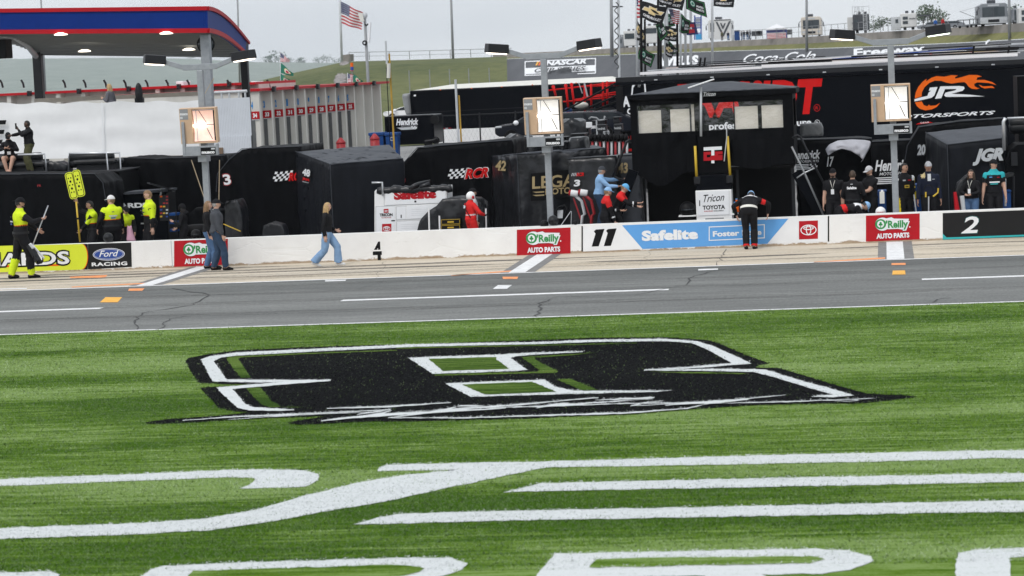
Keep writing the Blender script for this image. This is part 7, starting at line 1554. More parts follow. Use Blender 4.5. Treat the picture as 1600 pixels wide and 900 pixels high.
# ================================================================ PEOPLE
SKIN = {k: mat('skin_'+k, c, .55, var=.06, vs=9) for k, c in dict(light=(.55, .33, .24), tan=(.44, .25, .17), dark=(.075, .038, .024)).items()}
HAIR = {k: mat('hair_'+k, c, .6, var=.3, vs=25) for k, c in dict(brown=(.055, .032, .018), dark=(.012, .009, .008), blond=(.42, .28, .13), sandy=(.22, .13, .065), grey=(.3, .29, .28)).items()}
CL = lambda n, c, **k: mat('cloth_'+n, c, .75, var=k.pop('var', .12), vs=6, bump=.35, bs=14, spec=.2)
for n, c in dict(black=(.007, .007, .009), charcoal=(.055, .06, .07), jeans=(.075, .14, .26), lightjeans=(.20, .32, .50), darkjeans=(.03, .055, .10), hivis=(.60, .76, .02), red=(.62, .02, .02), white=(.68, .68, .68), paleblue=(.27, .46, .72), olive=(.075, .075, .035), navy=(.012, .016, .035), teal=(.03, .38, .42), yellow=(.75, .58, .02), grey=(.25, .26, .28), skyblue=(.14, .42, .72), silver=(.5, .5, .52), leather=(.03, .02, .015), dkred=(.4, .015, .02), royal=(.02, .10, .35), pattern=(.12, .12, .14)).items(): M['c_'+n] = CL(n, c)
M['eye'] = mat('eye_dark', (.02, .015, .012), .3, var=0); M['lip'] = mat('lips', (.30, .12, .10), .5, var=0)

def rot(v, ax, a): return Matrix.Rotation(a, 3, ax) @ v
def ik(a, b, l1, l2, pole):
    d = b-a; L = min(d.length, (l1+l2)*.999); dn = d.normalized(); b2 = a+dn*L
    c = (l1*l1-l2*l2+L*L)/(2*L); h = math.sqrt(max(0, l1*l1-c*c)); p = V(pole)-dn*V(pole).dot(dn); p.normalize()
    return a+dn*c+p*h, b2
def person(label, loc, height, face, *, lean=0, side=0, twist=0, drop=0, hands=((-.24, .06, .80), (.24, .06, .80)), feet=((-.11, -.02), (.11, .02)), feet_z=(0, 0), elbow=((-.6, -1, -.3), (.6, -1, -.3)), knee=((-.1, 1, 0), (.1, 1, 0)), hand_rel=(0, 0),
           head=(0, 0), sex='m', bulk=1.06, skin='light', shirt=None, trousers='c_black', shoes='c_black', sleeve='long', hair='brown', hairstyle='short', cap=None, brim=0, helmet=None, group='people at the pit wall', wide=0.0, parts=(), beard=None, gloves=None, lod=0, neck_open=False, hips_fwd=0, hem=0.0):
    s = height/1.76; fem = sex == 'f'
    pel = V((0, hips_fwd, .95-drop)); R = Matrix.Rotation(-twist, 3, 'Z') @ Matrix.Rotation(-lean, 3, 'X') @ Matrix.Rotation(side, 3, 'Y')
    def up(x, y, z, k=None):                   # upright coordinates above the pelvis -> leaned
        q = V((x, y, z-.95)); t = min(1, max(0, (z-.95)/.28)); Rk = Matrix.Rotation(-twist*t, 3, 'Z') @ Matrix.Rotation(-lean*(.35+.65*t), 3, 'X') @ Matrix.Rotation(side*t, 3, 'Y')
        return pel+Rk @ q
    sw = .180 if fem else .215
    MBx = MB(); seg = []
    rings = [(.84, .125, .095, 0), (.90, .165, .115, 0), (.96, .172 if fem else .165, .12, -.01), (1.03, .150 if fem else .155, .105, 0), (1.10, .130 if fem else .150, .098, .005), (1.18, .138 if fem else .158, .108, .01), (1.27, .152 if fem else .172, .122, .012), (1.36, .158 if fem else .184, .118, .005), (1.41, .150 if fem else .176, .098, -.005), (1.455, .122, .084, -.008), (1.49, .080, .070, 0), (1.52, .062, .064, .01), (1.58, .058, .060, .02)]
    n = 16; vs = []
    for z, a, b, y0 in rings:
        a *= bulk if z < 1.45 else 1; b *= bulk if z < 1.45 else 1
        for j in range(n):
            q = 2*math.pi*j/n; vs.append(up(a*math.cos(q), y0+b*math.sin(q), z))
    fs = [(i*n+j, i*n+(j+1) % n, (i+1)*n+(j+1) % n, (i+1)*n+j) for i in range(len(rings)-1) for j in range(n)]+[tuple(range(n-1, -1, -1)), tuple((len(rings)-1)*n+j for j in range(n))]
    MBx.add(vs, fs, 'eye')
    seg.append(('hips', up(0, 0, .86), up(0, 0, .97), .15)); seg.append(('torso', up(0, 0, 1.0), up(0, 0, 1.40), .15)); seg.append(('neck', up(0, 0, 1.50), up(0, .01, 1.56), .06))
    def limb(pts, rs):
        # densify with rounded ends
        P_ = []; R_ = []
        for i in range(len(pts)-1):
            for k in range(5): w = k/5; P_.append(pts[i]+(pts[i+1]-pts[i])*w); R_.append(rs[i]+(rs[i+1]-rs[i])*w)
        P_.append(pts[-1]); R_.append(rs[-1]); MBx.tube(P_, R_, 'eye', 12)
        for p, r in ((pts[0], rs[0]), (pts[-1], rs[-1])): MBx.ell(p, r*.98, 'eye', 12, 8)
    HND = []
    for i, sx in enumerate((-1, 1)):
        sh = up(sx*(sw-.028), 0, 1.388); h = V(hands[i]) if not hand_rel[i] else up(*hands[i])
        if not hand_rel[i] and drop: h = h+V((0, 0, 0))
        e, w = ik(sh, h, .29, .265, elbow[i]); um = sh+(e-sh)*.5; fm = e+(w-e)*.35; b = .5+.5*bulk
        limb([sh, um, e], [.062*b, .052*b, .043*b]); limb([e, fm, w], [.043*b, .043*b, .029])
        seg.append(('uarm', sh+(e-sh)*.12, e, .045)); seg.append(('farm', e, w, .036)); HND.append((w, (w-e).normalized(), sx))
        hp = pel+V((sx*.088, 0, -.03)); fz = feet_z[i]; ft_ = V((feet[i][0], feet[i][1], .085+fz)); k, an = ik(hp, ft_, .435, .425, knee[i]); tm = hp+(k-hp)*.4; cm = k+(an-k)*.3
        lb = .55+.45*bulk; limb([hp, tm, k], [.102*lb, .093*lb, .066*lb]); limb([k, cm, an], [.066*lb, .066*lb, .044]); seg.append(('thigh', hp, k, .075)); seg.append(('shin', k, an+V((0, 0, .02)), .045))
        fd = V((sx*.2, 1, 0)).normalized() if fz == 0 else V((0, 1, -.35)).normalized()
        MBx.tube([an+V((0, 0, -.035))-fd*.07, an+V((0, 0, -.04))-fd*.03, an+V((0, 0, -.04))+fd*.06, an+V((0, 0, -.055))+fd*.14, an+V((0, 0, -.058))+fd*.185], [.030, .042, .044, .036, .020], 'eye', 12)
        MBx.ell(an, .04, 'eye', 12, 8); seg.append(('foot', an+V((0, 0, -.05))-fd*.05, an+V((0, 0, -.055))+fd*.17, .036))
    hc = up(0, .028, 1.638); HR = Matrix.Rotation(-twist, 3, 'Z') @ Matrix.Rotation(-lean*.9, 3, 'X') @ Matrix.Rotation(-head[0], 3, 'Z') @ Matrix.Rotation(-head[1], 3, 'X')
    ht = lambda x, y, z: hc+HR @ V((x, y, z))
    hv = MB(); hv.ell((0, 0, 0), (.074, .096, .112), 'eye', 24, 18); out_ = []
    for v in hv.v:
        x, y, z = v; k = 1-.30*max(0, -z/.112)**1.3 if z < 0 else 1; y2 = y+(.018*max(0, -z/.112) if y > 0 else -.0)
        if y > .05 and abs(x) < .018 and -.045 < z < .012: y2 += .022*(1-abs(x)/.018)*(1 if z < -.02 else .5)
        out_.append(ht(x*k, y2*(k if y > 0 else 1)+0, z))
    MBx.add(out_, hv.f, 'eye'); seg.append(('head', ht(0, 0, -.02), ht(0, 0, .03), .085))
    for sx in (-1, 1): MBx.ell(ht(sx*.076, -.008, -.005), (.014, .022, .032), 'eye', 8, 6)
    # fuse into one continuous skin
    me = bpy.data.meshes.new('body'); me.from_pydata([tuple(v) for v in MBx.v], [], MBx.f); ob = bpy.data.objects.new('body', me); COL.objects.link(ob)
    rm = ob.modifiers.new('r', 'REMESH'); rm.mode = 'VOXEL'; rm.voxel_size = .0165 if not lod else .03; sm = ob.modifiers.new('s', 'SMOOTH'); sm.iterations = 3; sm.factor = .5
    dg = bpy.context.evaluated_depsgraph_get(); ev = ob.evaluated_get(dg); m2 = ev.to_mesh()
    co = np.empty(len(m2.vertices)*3); m2.vertices.foreach_get('co', co); co = co.reshape(-1, 3); no = np.empty(len(m2.vertices)*3); m2.vertex_normals.foreach_get('vector', no); no = no.reshape(-1, 3)
    polys = [tuple(p.vertices) for p in m2.polygons]; ev.to_mesh_clear(); bpy.data.objects.remove(ob); bpy.data.meshes.remove(me)
    D = []; T = []
    for nm, a, b, r in seg:
        a = np.array(a); b = np.array(b); d = b-a; t = np.clip(((co-a) @ d)/(d @ d), 0, 1); D.append(np.linalg.norm(co-a-t[:, None]*d, axis=1)-r); T.append(t)
    D = np.array(D); ix = D.argmin(0); tt = np.array(T)[ix, np.arange(len(co))]; names = [q[0] for q in seg]; lab = np.array([names[i] for i in ix])
    ct = np.array(up(0, 0, 1.42))-np.array(pel); tz = ((co-np.array(pel)) @ ct)/(ct @ ct)         # 0 pelvis .. 1 shoulders
    c_, s_ = math.cos(-face), math.sin(-face); LOC = V(loc)
    def W(v): return V((LOC.x+s*(v[0]*c_-v[1]*s_), LOC.y+s*(v[0]*s_+v[1]*c_), LOC.z+s*v[2]))
    t = thing('person', label, 'person', LOC, group)
    sk = SKIN[skin]; b = MB(); b.add([W(v) for v in co], polys, sk)
    for w, d, sx in HND:                                    # palm, four bent fingers of unequal length, thumb from the side of the palm
        gm = gloves or sk; x = d.cross(V((0, 0, 1)));
        x = x.normalized() if x.length > .1 else V((0, 1, 0)); fwd = V((0, 1, 0))-d*d.y; fwd = fwd.normalized() if fwd.length > .1 else x
        nrm = d.cross(fwd).normalized()*(-sx)               # palm normal, towards the body
        pc = [w, w+d*.03, w+d*.065, w+d*.092]; vs = []; fs = []
        for i, (p, a, q) in enumerate(zip(pc, (.024, .034, .041, .038), (.022, .018, .016, .012))):
            vs += [p+fwd*a*math.cos(k*math.pi/4)+nrm*q*math.sin(k*math.pi/4) for k in range(8)]
        fs = [(i*8+k, i*8+(k+1) % 8, (i+1)*8+(k+1) % 8, (i+1)*8+k) for i in range(3) for k in range(8)]+[tuple(range(7, -1, -1)), tuple(24+k for k in range(8))]
        b.add([W(v) for v in vs], fs, gm)
        if not lod:
            for k, ln in enumerate((.066, .076, .071, .054)):
                o = w+d*.085+fwd*(.029-.0195*k); p1 = o+d*ln*.45+nrm*.006; p2 = p1+(d*.8+nrm*.6)*ln*.33; p3 = p2+(d*.45+nrm*.9)*ln*.28
                b.tube([W(o), W(p1), W(p2), W(p3)], [.0092*s, .009*s, .008*s, .006*s], gm, 7)
            o = w+d*.03+fwd*.028; p1 = o+(d*.6+fwd*.75+nrm*.2)*.035; p2 = p1+(d*.9+fwd*.25+nrm*.4)*.028; b.tube([W(o), W(p1), W(p2)], [.012*s, .0105*s, .008*s], gm, 7)
    if not lod:
        for sx in (-1, 1):
            b.ell(W(ht(sx*.030, .084, .012)), (.013*s, .013*s, .009*s), 'eye', 8, 6); b.tube([W(ht(sx*.014, .094, .031)), W(ht(sx*.047, .085, .030))], .0055*s, HAIR[hair] if hair else 'eye', 6)
        b.tube([W(ht(-.024, .088, -.058)), W(ht(0, .097, -.056)), W(ht(.024, .088, -.058))], [.004*s, .008*s, .004*s], 'lip', 6)
    b.build('body', t, smooth=True)
    # clothing: the body surface pushed outwards, cut at hems and cuffs
    def cloth(nm, keep, off, mfn, flare=None, label=None):
        idx = np.nonzero(keep)[0]; mp = -np.ones(len(co), int)
        o = np.full(len(co), off) if not callable(off) else off(lab, tt, tz)
        nn = no.copy(); wr = np.array([noise.noise(V((p[0]*7, p[1]*7, p[2]*9)))+.6*noise.noise(V((p[0]*17, p[1]*17, p[2]*13))) for p in co[idx]])
        pos = co.copy(); pos[idx] = co[idx]+nn[idx]*(o[idx]+.006*wr)[:, None]
        F_ = [p for p in polys if all(keep[i] for i in p)]
        if not F_: return
        use = sorted(set(i for p in F_ for i in p)); mp[use] = np.arange(len(use)); m = MB(); base = 0
        m.v = [W(pos[i]) for i in use]
        for p in F_: m.f.append(tuple(int(mp[i]) for i in p)); i = p[0]; m.mi.append(m.k(mfn(lab[i], tt[i], tz[i], co[i])))
        ob = m.build(nm, t, smooth=True, label=label); sd_ = ob.modifiers.new('thick', 'SOLIDIFY'); sd_.thickness = .006; sd_.offset = -1; return ob
    isin = lambda *q: np.isin(lab, q)
    if trousers:
        short = trousers == 'shorts'
        kp = (isin('hips', 'thigh', 'shin')) & ~((lab == 'shin') & (tt > 1.5)) | ((lab == 'torso') & (tz < .16))
        if short: kp = isin('hips', 'thigh') & ~((lab == 'thigh') & (tt > .45)) | ((lab == 'torso') & (tz < .16))
        tr_ = 'c_black' if short else trousers
        of = lambda L, t_, z_: np.where(L == 'shin', .018+(.016+wide)*t_, np.where(L == 'thigh', .014+wide*.5*t_, .012))
        fn = tr_ if callable(tr_) else (lambda *a: tr_)
        cloth('shorts' if short else 'trousers', kp, of, fn)
    if shirt:
        kp = isin('torso', 'uarm', 'farm') | ((lab == 'hips') & (tz > .02-hem)) | ((lab == 'neck') & (tt < .15))
        if sleeve == 'short': kp &= ~((lab == 'farm') | ((lab == 'uarm') & (tt > .62)))
        else: kp &= ~((lab == 'farm') & (tt > .95))
        fn = shirt if callable(shirt) else (lambda *a: shirt)
        cloth('shirt', kp, lambda L, t_, z_: np.where(L == 'torso', .013+.014*(z_ < .35), np.where(L == 'hips', .028, .013)), fn)
    if shoes: cloth('shoes', isin('foot'), .008, lambda *a: shoes)
    # hair, caps, helmets
    hx = lambda x, y, z: W(ht(x, y, z))
    def cap_shell(m, mm, r=(.090, .113, .128), z0=.02, tilt=0, y0=-.004):
        q = MB(); q.ell((0, 0, 0), r, 'eye', 22, 9, zmin=max(-.95, z0/r[2])); m.add([hx(v.x, v.y+y0+tilt*v.z, v.z) for v in q.v], q.f, mm)
    if hairstyle and hair:
        m = MB(); q = MB(); q.ell((0, 0, 0), (.083, .105, .121), 'eye', 22, 16); keepv = [not (v.y > .028 and v.z < .062) and not (v.z < -.055 and v.y > -.03) and v.z > (-.085 if hairstyle == 'short' else -.12) for v in q.v]
        m.add([hx(v.x+.004*noise.noise(v*40), v.y-.003, v.z+.004*noise.noise(v*30+V((5, 0, 0)))) for v in q.v], [f for f in q.f if all(keepv[i] for i in f)], HAIR[hair])
        if hairstyle == 'long':
            rr = random.Random(int(abs(LOC.x)*100))
            for k in range(34):
                a = rad(rr.uniform(150, 390)); x0, y0 = .076*math.cos(a), .088*math.sin(a)
                if y0 > .045: continue
                L = rr.uniform(.24, .36); pts = [ht(x0, y0-.005, .03)]
                for j in range(1, 6): pts.append(pts[0]+V((0, 0, 0))+HR @ V((x0*.25*j/5+rr.uniform(-.008, .008), -.012*j/5-(.03 if y0 < 0 else .01)*j/5, 0))+V((0, 0, -L*j/5)))
                m.tube([W(p) for p in pts], [.017*s, .019*s, .018*s, .016*s, .011*s, .003*s], HAIR[hair], 6)
        m.build('hair', t, smooth=True)
    if beard:
        m = MB(); q = MB(); q.ell((0, .012, -.012), (.070, .096, .112), 'eye', 20, 14); kv = [v.z < -.048 and v.y > -.02 for v in q.v]; m.add([hx(v.x*.93, v.y, v.z) for v in q.v], [f for f in q.f if all(kv[i] for i in f)], HAIR[beard]); m.build('beard', t, smooth=True)
    if cap:
        m = MB(); cap_shell(m, cap); 
        c2 = M[cap] if isinstance(cap, str) else cap
        sg = -1 if brim == 'back' else 1; vs = []
        for j in range(9):
            a = rad(-62+124*j/8); vs += [hx(.082*math.sin(a), sg*(.098*math.cos(a)), .030), hx(.078*math.sin(a), sg*(.098+.078*math.cos(a)**.7 if True else 0), .012)]
        k = len(m.v); m.add(vs, [(2*j, 2*j+2, 2*j+3, 2*j+1) for j in range(8)], c2); o = m.build('cap', t, smooth=True); sd_ = o.modifiers.new('thick', 'SOLIDIFY'); sd_.thickness = .006
    if helmet:
        m = MB(); cap_shell(m, helmet, (.118, .138, .138), -.09); m.build('helmet', t, smooth=True)
        m = MB(); q = MB(); q.ell((0, 0, 0), (.121, .141, .141), 'eye', 24, 16); kv = [v.y > .07 and -.05 < v.z < .05 for v in q.v]; m.add([hx(v.x, v.y, v.z) for v in q.v], [f for f in q.f if all(kv[i] for i in f)], 'glass'); m.build('visor', t, smooth=True)
        m = MB(); m.ell(hx(.12, 0, -.03), (.035*s, .045*s, .05*s), 'red', 10, 8); m.build('ear_cup', t, smooth=True)
    # patches and extras given in upright torso coordinates
    def T3(x, y, z): return W(up(x, y, z))
    for p in parts:
        kind = p[0]; m = MB()
        if kind == 'text':                                  # back print: (text, string, z, halfwidth, height, mat)
            _, st, z, hw, hh, mm = p; vs, fs = glyphs(st, .05); m.add([T3(hw*(2*u-1), -.165*bulk-.008+.10*(hw*(2*u-1))**2*4, z+hh*w) for u, w in vs], fs, mm); m.build('back_print', t)
        elif kind == 'patch':                               # (x0,z0,x1,z1,side y sign,mat)
            _, x0, z0, x1, z1, sg, mm, nm = p; yy = (.162*bulk+.004)*sg; f = lambda x: yy*(1-.9*min(1, abs(x)/.21)**3*.45)
            N = 6; g = [T3(x0+(x1-x0)*i/N, f(x0+(x1-x0)*i/N), z) for z in (z0, z1) for i in range(N+1)]; m.add(g, [(i, i+1, N+2+i, N+1+i) for i in range(N)], mm); m.build(nm, t)
        elif kind == 'belt':
            _, z, h, mm = p; ri = []; N = 24
            for zz in (z-h/2, z+h/2): ri += [T3(.192*bulk*math.cos(2*math.pi*i/N), .145*bulk*math.sin(2*math.pi*i/N), zz) for i in range(N)]
            m.add(ri, [(i, (i+1) % N, N+(i+1) % N, N+i) for i in range(N)], mm); m.build('belt', t, smooth=True)
        elif kind == 'lanyard':
            _, mm, badge = p; m.tube([T3(-.06, .11*bulk, 1.46), T3(-.03, .15*bulk, 1.36), T3(0, .168*bulk, 1.24), T3(.03, .15*bulk, 1.36), T3(.06, .11*bulk, 1.46)], .007*s, mm, 5); ly = m.build('lanyard', t)
            m = MB(); a = [T3(x, .175*bulk, z) for x, z in ((-.04, 1.11), (.04, 1.11), (.04, 1.24), (-.04, 1.24))]; m.prism(a, (0, 0, .004), badge) if False else m.add(a, [(0, 1, 2, 3)], badge); m.build('badge', ly)
        elif kind == 'hood':
            _, mm = p; cap_shell(m, mm, (.10, .122, .135), -.10, 0, -.012); m.ell(T3(0, -.06, 1.47), (.13*s, .11*s, .08*s), mm, 14, 8); m.build('hood', t, smooth=True)
        elif kind == 'collar':
            _, mm = p; m.lathe([(.075*s, 0), (.082*s, .03*s), (.070*s, .055*s)], T3(0, .0, 1.465), mm, 16); m.build('collar', t, smooth=True)
        elif kind == 'strap':
            _, x0, x1, mm, sg = p; m.tube([T3(x0, sg*.09, 1.46), T3((x0+x1)/2, sg*.178*bulk, 1.28), T3(x1, sg*.12, 1.02)], .013*s, mm, 6); m.build('strap', t)
    t['h'] = 0; del t['h']
    return t, W, [W(h[0]+h[1]*.07) for h in HND]

WS = 'c_white'
def at(px, py, Y, z0=0.0, label=''):
    p = P(px, py, Y); h = p.z-z0
    print('  person at', px, 'height %.2f' % h, label[:40]); return V((p.x, Y, z0)), h
def hv(L, t, z, c):                                          # black suit with a yellow yoke edged orange
    if L == 'torso' or L == 'neck': return 'c_hivis' if z > .47 else ('orange' if z > .435 else 'c_black')
    if L == 'uarm': return 'c_hivis' if t < .10 else 'c_black'
    return 'c_black'
def hv2(L, t, z, c):
    if L == 'torso' or L == 'neck': return 'c_hivis' if z > .47 else ('orange' if z > .435 else 'c_black')
    if L in ('uarm', 'farm'): return 'c_hivis' if (abs(math.sin(c[2]*3+c[0]*2)) < .35 and L == 'uarm') or t < .10 and L == 'uarm' else 'c_black'
    return 'c_black'
def hvtr(L, t, z, c): return 'c_hivis' if (L == 'shin' and t > .05 and c[0] < 0) or (L == 'shin' and t > .5) else 'c_black'
D = rad
def P1(label, px, py, Y, face, z0=0.0, **k):
    l, h = at(px, py, Y, z0, label); return person(label, l, h, D(face), **k)

CREW = 'pit crew in yellow and black suits'
def back_patches(bk=1.0): return [('patch', -.10, 1.235, .10, 1.265, -1, 'ltgrey', 'back_badge'), ('patch', -.06, 1.18, .06, 1.215, -1, 'royal', 'back_badge'), ('patch', -.03, 1.34, .03, 1.36, -1, 'navyp', 'back_badge')]
M['navyp'] = mat('navy_print', (.02, .03, .08), .5)
# 1 crewman in front of the wall with the jack handle
t1, W1, H1 = P1('crewman in yellow and black suit and black cap standing in front of the wall', 29, 308.5, 62.2, 55, shirt=hv, trousers=lambda L, t, z, c: 'c_hivis' if L == 'shin' and (c[0] < 0 or t > .75) and t > .08 else 'c_black', cap='c_black', brim='back', hair='dark', beard='dark', bulk=1.2, feet=((-.16, -.22), (.10, .15)), hands=((-.16, .44, 1.02), (.22, .40, 1.27)), elbow=((-.8, -.6, -.5), (.9, -.5, -.6)), group=CREW, skin='tan', head=(.1, .25), parts=back_patches()+[('belt', 1.0, .05, 'dkmetal')])
t = thing('jack', 'long handled silver and black jack held by the crewman in front of the wall', 'jack', V((H1[1].x+.1, 62.15, .55)))
m = MB(); m.tube([H1[1]+(H1[1]-P(50, 386, 62.0)).normalized()*.36, P(50, 386, 62.0)], .016, 'alu', 8); m.build('handle', t, smooth=True)
m = MB(); a, b = P(46, 383, 62.0), P(60, 408, 61.9); m.bar(a, b, .16, .09, 'dkmetal'); m.bar(a+V((.06, 0, .02)), b+V((.16, 0, .06)), .03, .05, 'alu'); m.bar(a+V((-.06, 0, -.02)), b+V((.0, 0, -.04)), .03, .04, 'alu'); m.build('frame', t, bevel=.01)
m = MB(); m.bar(P(46, 381, 61.95), P(52, 389, 61.95), .07, .10, 'alu'); m.build('pump', t, bevel=.015)
for q in ((60, 410), (54, 402)): m = MB(); c = P(*q, 61.85); m.tube([c, c+V((0, .2, 0))], .05, 'rubber', 12); m.build('wheel', t)
# 2 crewman holding the lollipop sign
t2, W2, H2 = P1('crewman with dark hair raising the lollipop sign with his left arm', 143, 313, 66.0, 235, shirt=hv2, hair='dark', group=CREW, bulk=1.16, lean=.05, hands=((.05, .32, .98), (.34, .30, 1.72)), elbow=((-.8, -.3, -.6), (.9, .2, -.6)), skin='tan', head=(.2, .0), parts=[('patch', .02, 1.16, .12, 1.22, 1, 'royal', 'chest_badge'), ('patch', -.12, 1.20, -.02, 1.24, 1, 'ltgrey', 'chest_badge'), ('belt', 1.0, .05, 'dkmetal')])
Y = 65.6; t = thing('lollipop_sign', 'yellow double lobed number 88 board with black dots on a yellow pole', 'pit sign', V((P(125, 372, Y).x, Y, .6)))
m = MB(); m.tube([P(119, 315, Y+.03), P(125, 378, Y+.03)], .024, 'yellow', 8); m.tube([P(121.4, 340, Y+.03), P(121.6, 343, Y+.03)], .027, 'black', 8); m.build('pole', t, smooth=True)
def lobes(e):
    pts = []
    ax = lambda u, w: (118+u*1.0+ -.30*(-w)*1.0*0+u*0, 0)
    c = [(111.6, 290), (122.6, 286.5)]
    def outline(cx, cy):
        o = []
        for sx, sy, a0 in ((1, -1, -90), (1, 1, 0), (-1, 1, 90), (-1, -1, 180)):
            for k in range(6):
                a = rad(a0+k*18); x = sx*(1.8)+(3.3+e)*math.cos(a); y = sy*(16.4)+(3.3+e)*math.sin(a); th = rad(-13); o.append((cx+x*math.cos(th)-y*math.sin(th), cy+x*math.sin(th)+y*math.cos(th)))
        return o
    return [outline(*q) for q in c]
m = MB()
for i, (e, mm, dy, dp) in enumerate(((1.6, 'lime', 0, .02), (.4, 'black', .003, 0), (-.6, 'lime', .007, 0))):
    for j, o in enumerate(lobes(e)):
        if dp: m.prism([P(x, y, Y-.001*j) for x, y in o], (0, dp, 0), mm)
        else: m.poly([P(x, y, Y-dy-.0015*j) for x, y in o], mm)
bd = m.build('board', t)
m = MB(); th = rad(-13)
for cx, cy in ((111.6, 290), (122.6, 286.5)):
    for u, w, r in ((-2.0, -12, 1.0), (2.0, -12, 1.0), (0, -6.5, 1.6), (-2.4, -1, 1.0), (2.4, -1, 1.0), (0, 4.5, 1.6), (-2.0, 10.5, 1.0), (2.0, 10.5, 1.0)): m.pell(cx+u*math.cos(th)-w*math.sin(th), cy+u*math.sin(th)+w*math.cos(th), r, r*1.15, Y, 'black', .013, 10)
m.build('dot', bd)
P1('broad crewman in yellow and black suit with white cap and beard seen from behind', 173, 305, 65.8, -25, shirt=hv, cap=WS, brim=0, hair='sandy', beard='sandy', bulk=1.32, group=CREW, hands=((-.36, .10, .92), (.3, .25, .85)), head=(-.9, .0), parts=back_patches(1.2)+[('belt', 1.0, .05, 'dkmetal')])
P1('crewman in yellow and black suit with black cap bending behind the white cap man', 193, 316, 66.8, 150, shirt=hv, cap='c_black', hair='dark', lean=.35, drop=.05, group=CREW, hands=((-.2, .35, .85), (.25, .2, .8)))
P1('blond crewman in yellow and black suit looking down to the left', 232, 296.5, 66.0, 238, shirt=hv2, hair='sandy', beard='sandy', group=CREW, bulk=1.2, head=(.1, .35), hands=((-.25, .02, .80), (.26, .05, .80)), parts=[('patch', -.14, 1.22, -.02, 1.25, 1, 'navyp', 'chest_badge'), ('patch', .03, 1.26, .12, 1.29, 1, 'ltgrey', 'chest_badge'), ('patch', -.13, 1.32, -.05, 1.35, 1, 'royal', 'chest_badge'), ('patch', -.1, 1.15, .1, 1.175, 1, 'navyp', 'chest_badge'), ('collar', 'c_hivis')])
P1('person in black hooded jacket turned left beside the tool cart', 285, 318.5, 66.6, 265, shirt='c_black', hair='dark', hairstyle='long', sex='f', hands=((-.12, .28, 1.22), (.15, .25, 1.0)), parts=[('hood', 'c_black')], group='people behind the wall')
mb = MB(); c = P(203, 365, 65.9); tarp(mb, [c+V((math.cos(q)*.06, math.sin(q)*.05, .2+.03*math.sin(2*q))) for q in [j*math.pi/4 for j in range(8)]], [c+V((math.cos(q)*.13+.03, math.sin(q)*.08, -.2)) for q in [j*math.pi/4 for j in range(8)]], mat('pink_cloth', (.55, .30, .40), .7), edge=.06, amp=.03); mb.tube([c, V((c.x, c.y, 0))], .03, 'dkmetal', 6); mb.build('towel', label='pink cloth hanging behind the wall beside the white cap crewman', cat='towel', smooth=True)
# couple in front of the wall
P1('woman with long sandy hair and jeans half hidden behind the grey sweater man', 323, 313.5, 63.2, 80, shirt='c_black', trousers='c_jeans', sex='f', hair='sandy', hairstyle='long', hands=((-.2, .1, .82), (.18, .08, .82)), feet=((-.1, -.1), (.1, .12)), group='people walking on the pit road side')
P1('man in dark grey sweater, jeans and black cap with white brim', 336, 311, 62.6, 72, shirt='c_charcoal', trousers='c_darkjeans', cap='c_black', hair='grey', bulk=1.26, hands=((-.22, .1, .82), (.25, .12, .86)), feet=((-.1, -.12), (.12, .16)), hem=.06, group='people walking on the pit road side', parts=[('collar', 'c_white')])
P1('blonde woman in black jacket and pale flared jeans walking right', 508, 313, 62.7, 88, shirt='c_black', trousers='c_lightjeans', shoes='c_white', sex='f', hair='blond', hairstyle='long', hands=((-.18, .22, .95), (.22, -.02, .80)), elbow=((-.3, -1, -.3), (.3, -1, -.3)), feet=((-.08, .26), (.08, -.36)), feet_z=(0, .05), drop=.05, wide=.035, group='people walking on the pit road side', lean=.04)
mb = MB(); 
# official in red
P1('official in red fire suit with grey reflective band and white helmet', 734, 300, 65.6, 50, shirt=lambda L, t, z, c: 'c_silver' if L == 'torso' and .28 < z < .38 else 'c_red', trousers='c_red', hair=None, hairstyle=None, helmet='white', bulk=1.12, hands=((-.15, .33, 1.1), (.22, .32, 1.08)), elbow=((-.8, -.4, -.6), (.9, -.3, -.6)), gloves='c_black', group='people behind the wall', parts=[('patch', -.11, 1.30, .02, 1.38, -1, 'vinylw', 'back_badge'), ('patch', -.10, 1.32, -.05, 1.365, -1, 'royal', 'back_badge_mark'), ('strap', -.1, .18, 'c_black', -1)])
P1('man in black cap standing behind the red suited official', 737, 294, 66.2, 70, shirt='c_silver', cap='c_black', hair='dark', group='people behind the wall')
# three at the fuel cans
P1('man in pale blue hoodie and dark grey cap reaching toward the black pit stand arm', 934, 259.5, 66.6, 78, z0=.42, shirt='c_paleblue', trousers='c_darkjeans', cap='c_charcoal', hair='grey', lean=.12, hands=((-.12, .62, 1.35), (.18, .52, 1.18)), elbow=((-.4, .1, -1), (.5, .1, -1)), group='people behind the wall', bulk=1.12, parts=[('collar', 'c_paleblue')])
mb = MB(); p = P(925, 350, 66.6); mb.bx(p.x-.4, p.x+.4, 66.3, 66.9, .36, .42, 'dkmetal')
for sx in (-.36, .36):
    for yy in (66.34, 66.86): mb.bar((p.x+sx, yy, 0), (p.x+sx, yy, .36), .05, .05, 'dkmetal')
mb.build('step_stool', label='dark step stool under the man in the pale blue hoodie', cat='step stool')
def redk(L, t, z, c): return 'c_red' if (L == 'uarm' and t < .45) or (L == 'torso' and z > .82) else ('vinylw' if L == 'farm' and .45 < t < .58 else 'c_black')
P1('crew member in black and red suit with pale blue cap below the hoodie man', 944, 292, 65.6, 70, z0=-.18, shirt=redk, cap='c_paleblue', hair='sandy', beard='sandy', lean=.1, hands=((-.1, .45, 1.12), (.2, .2, .85)), group='people behind the wall', head=(0, .1))
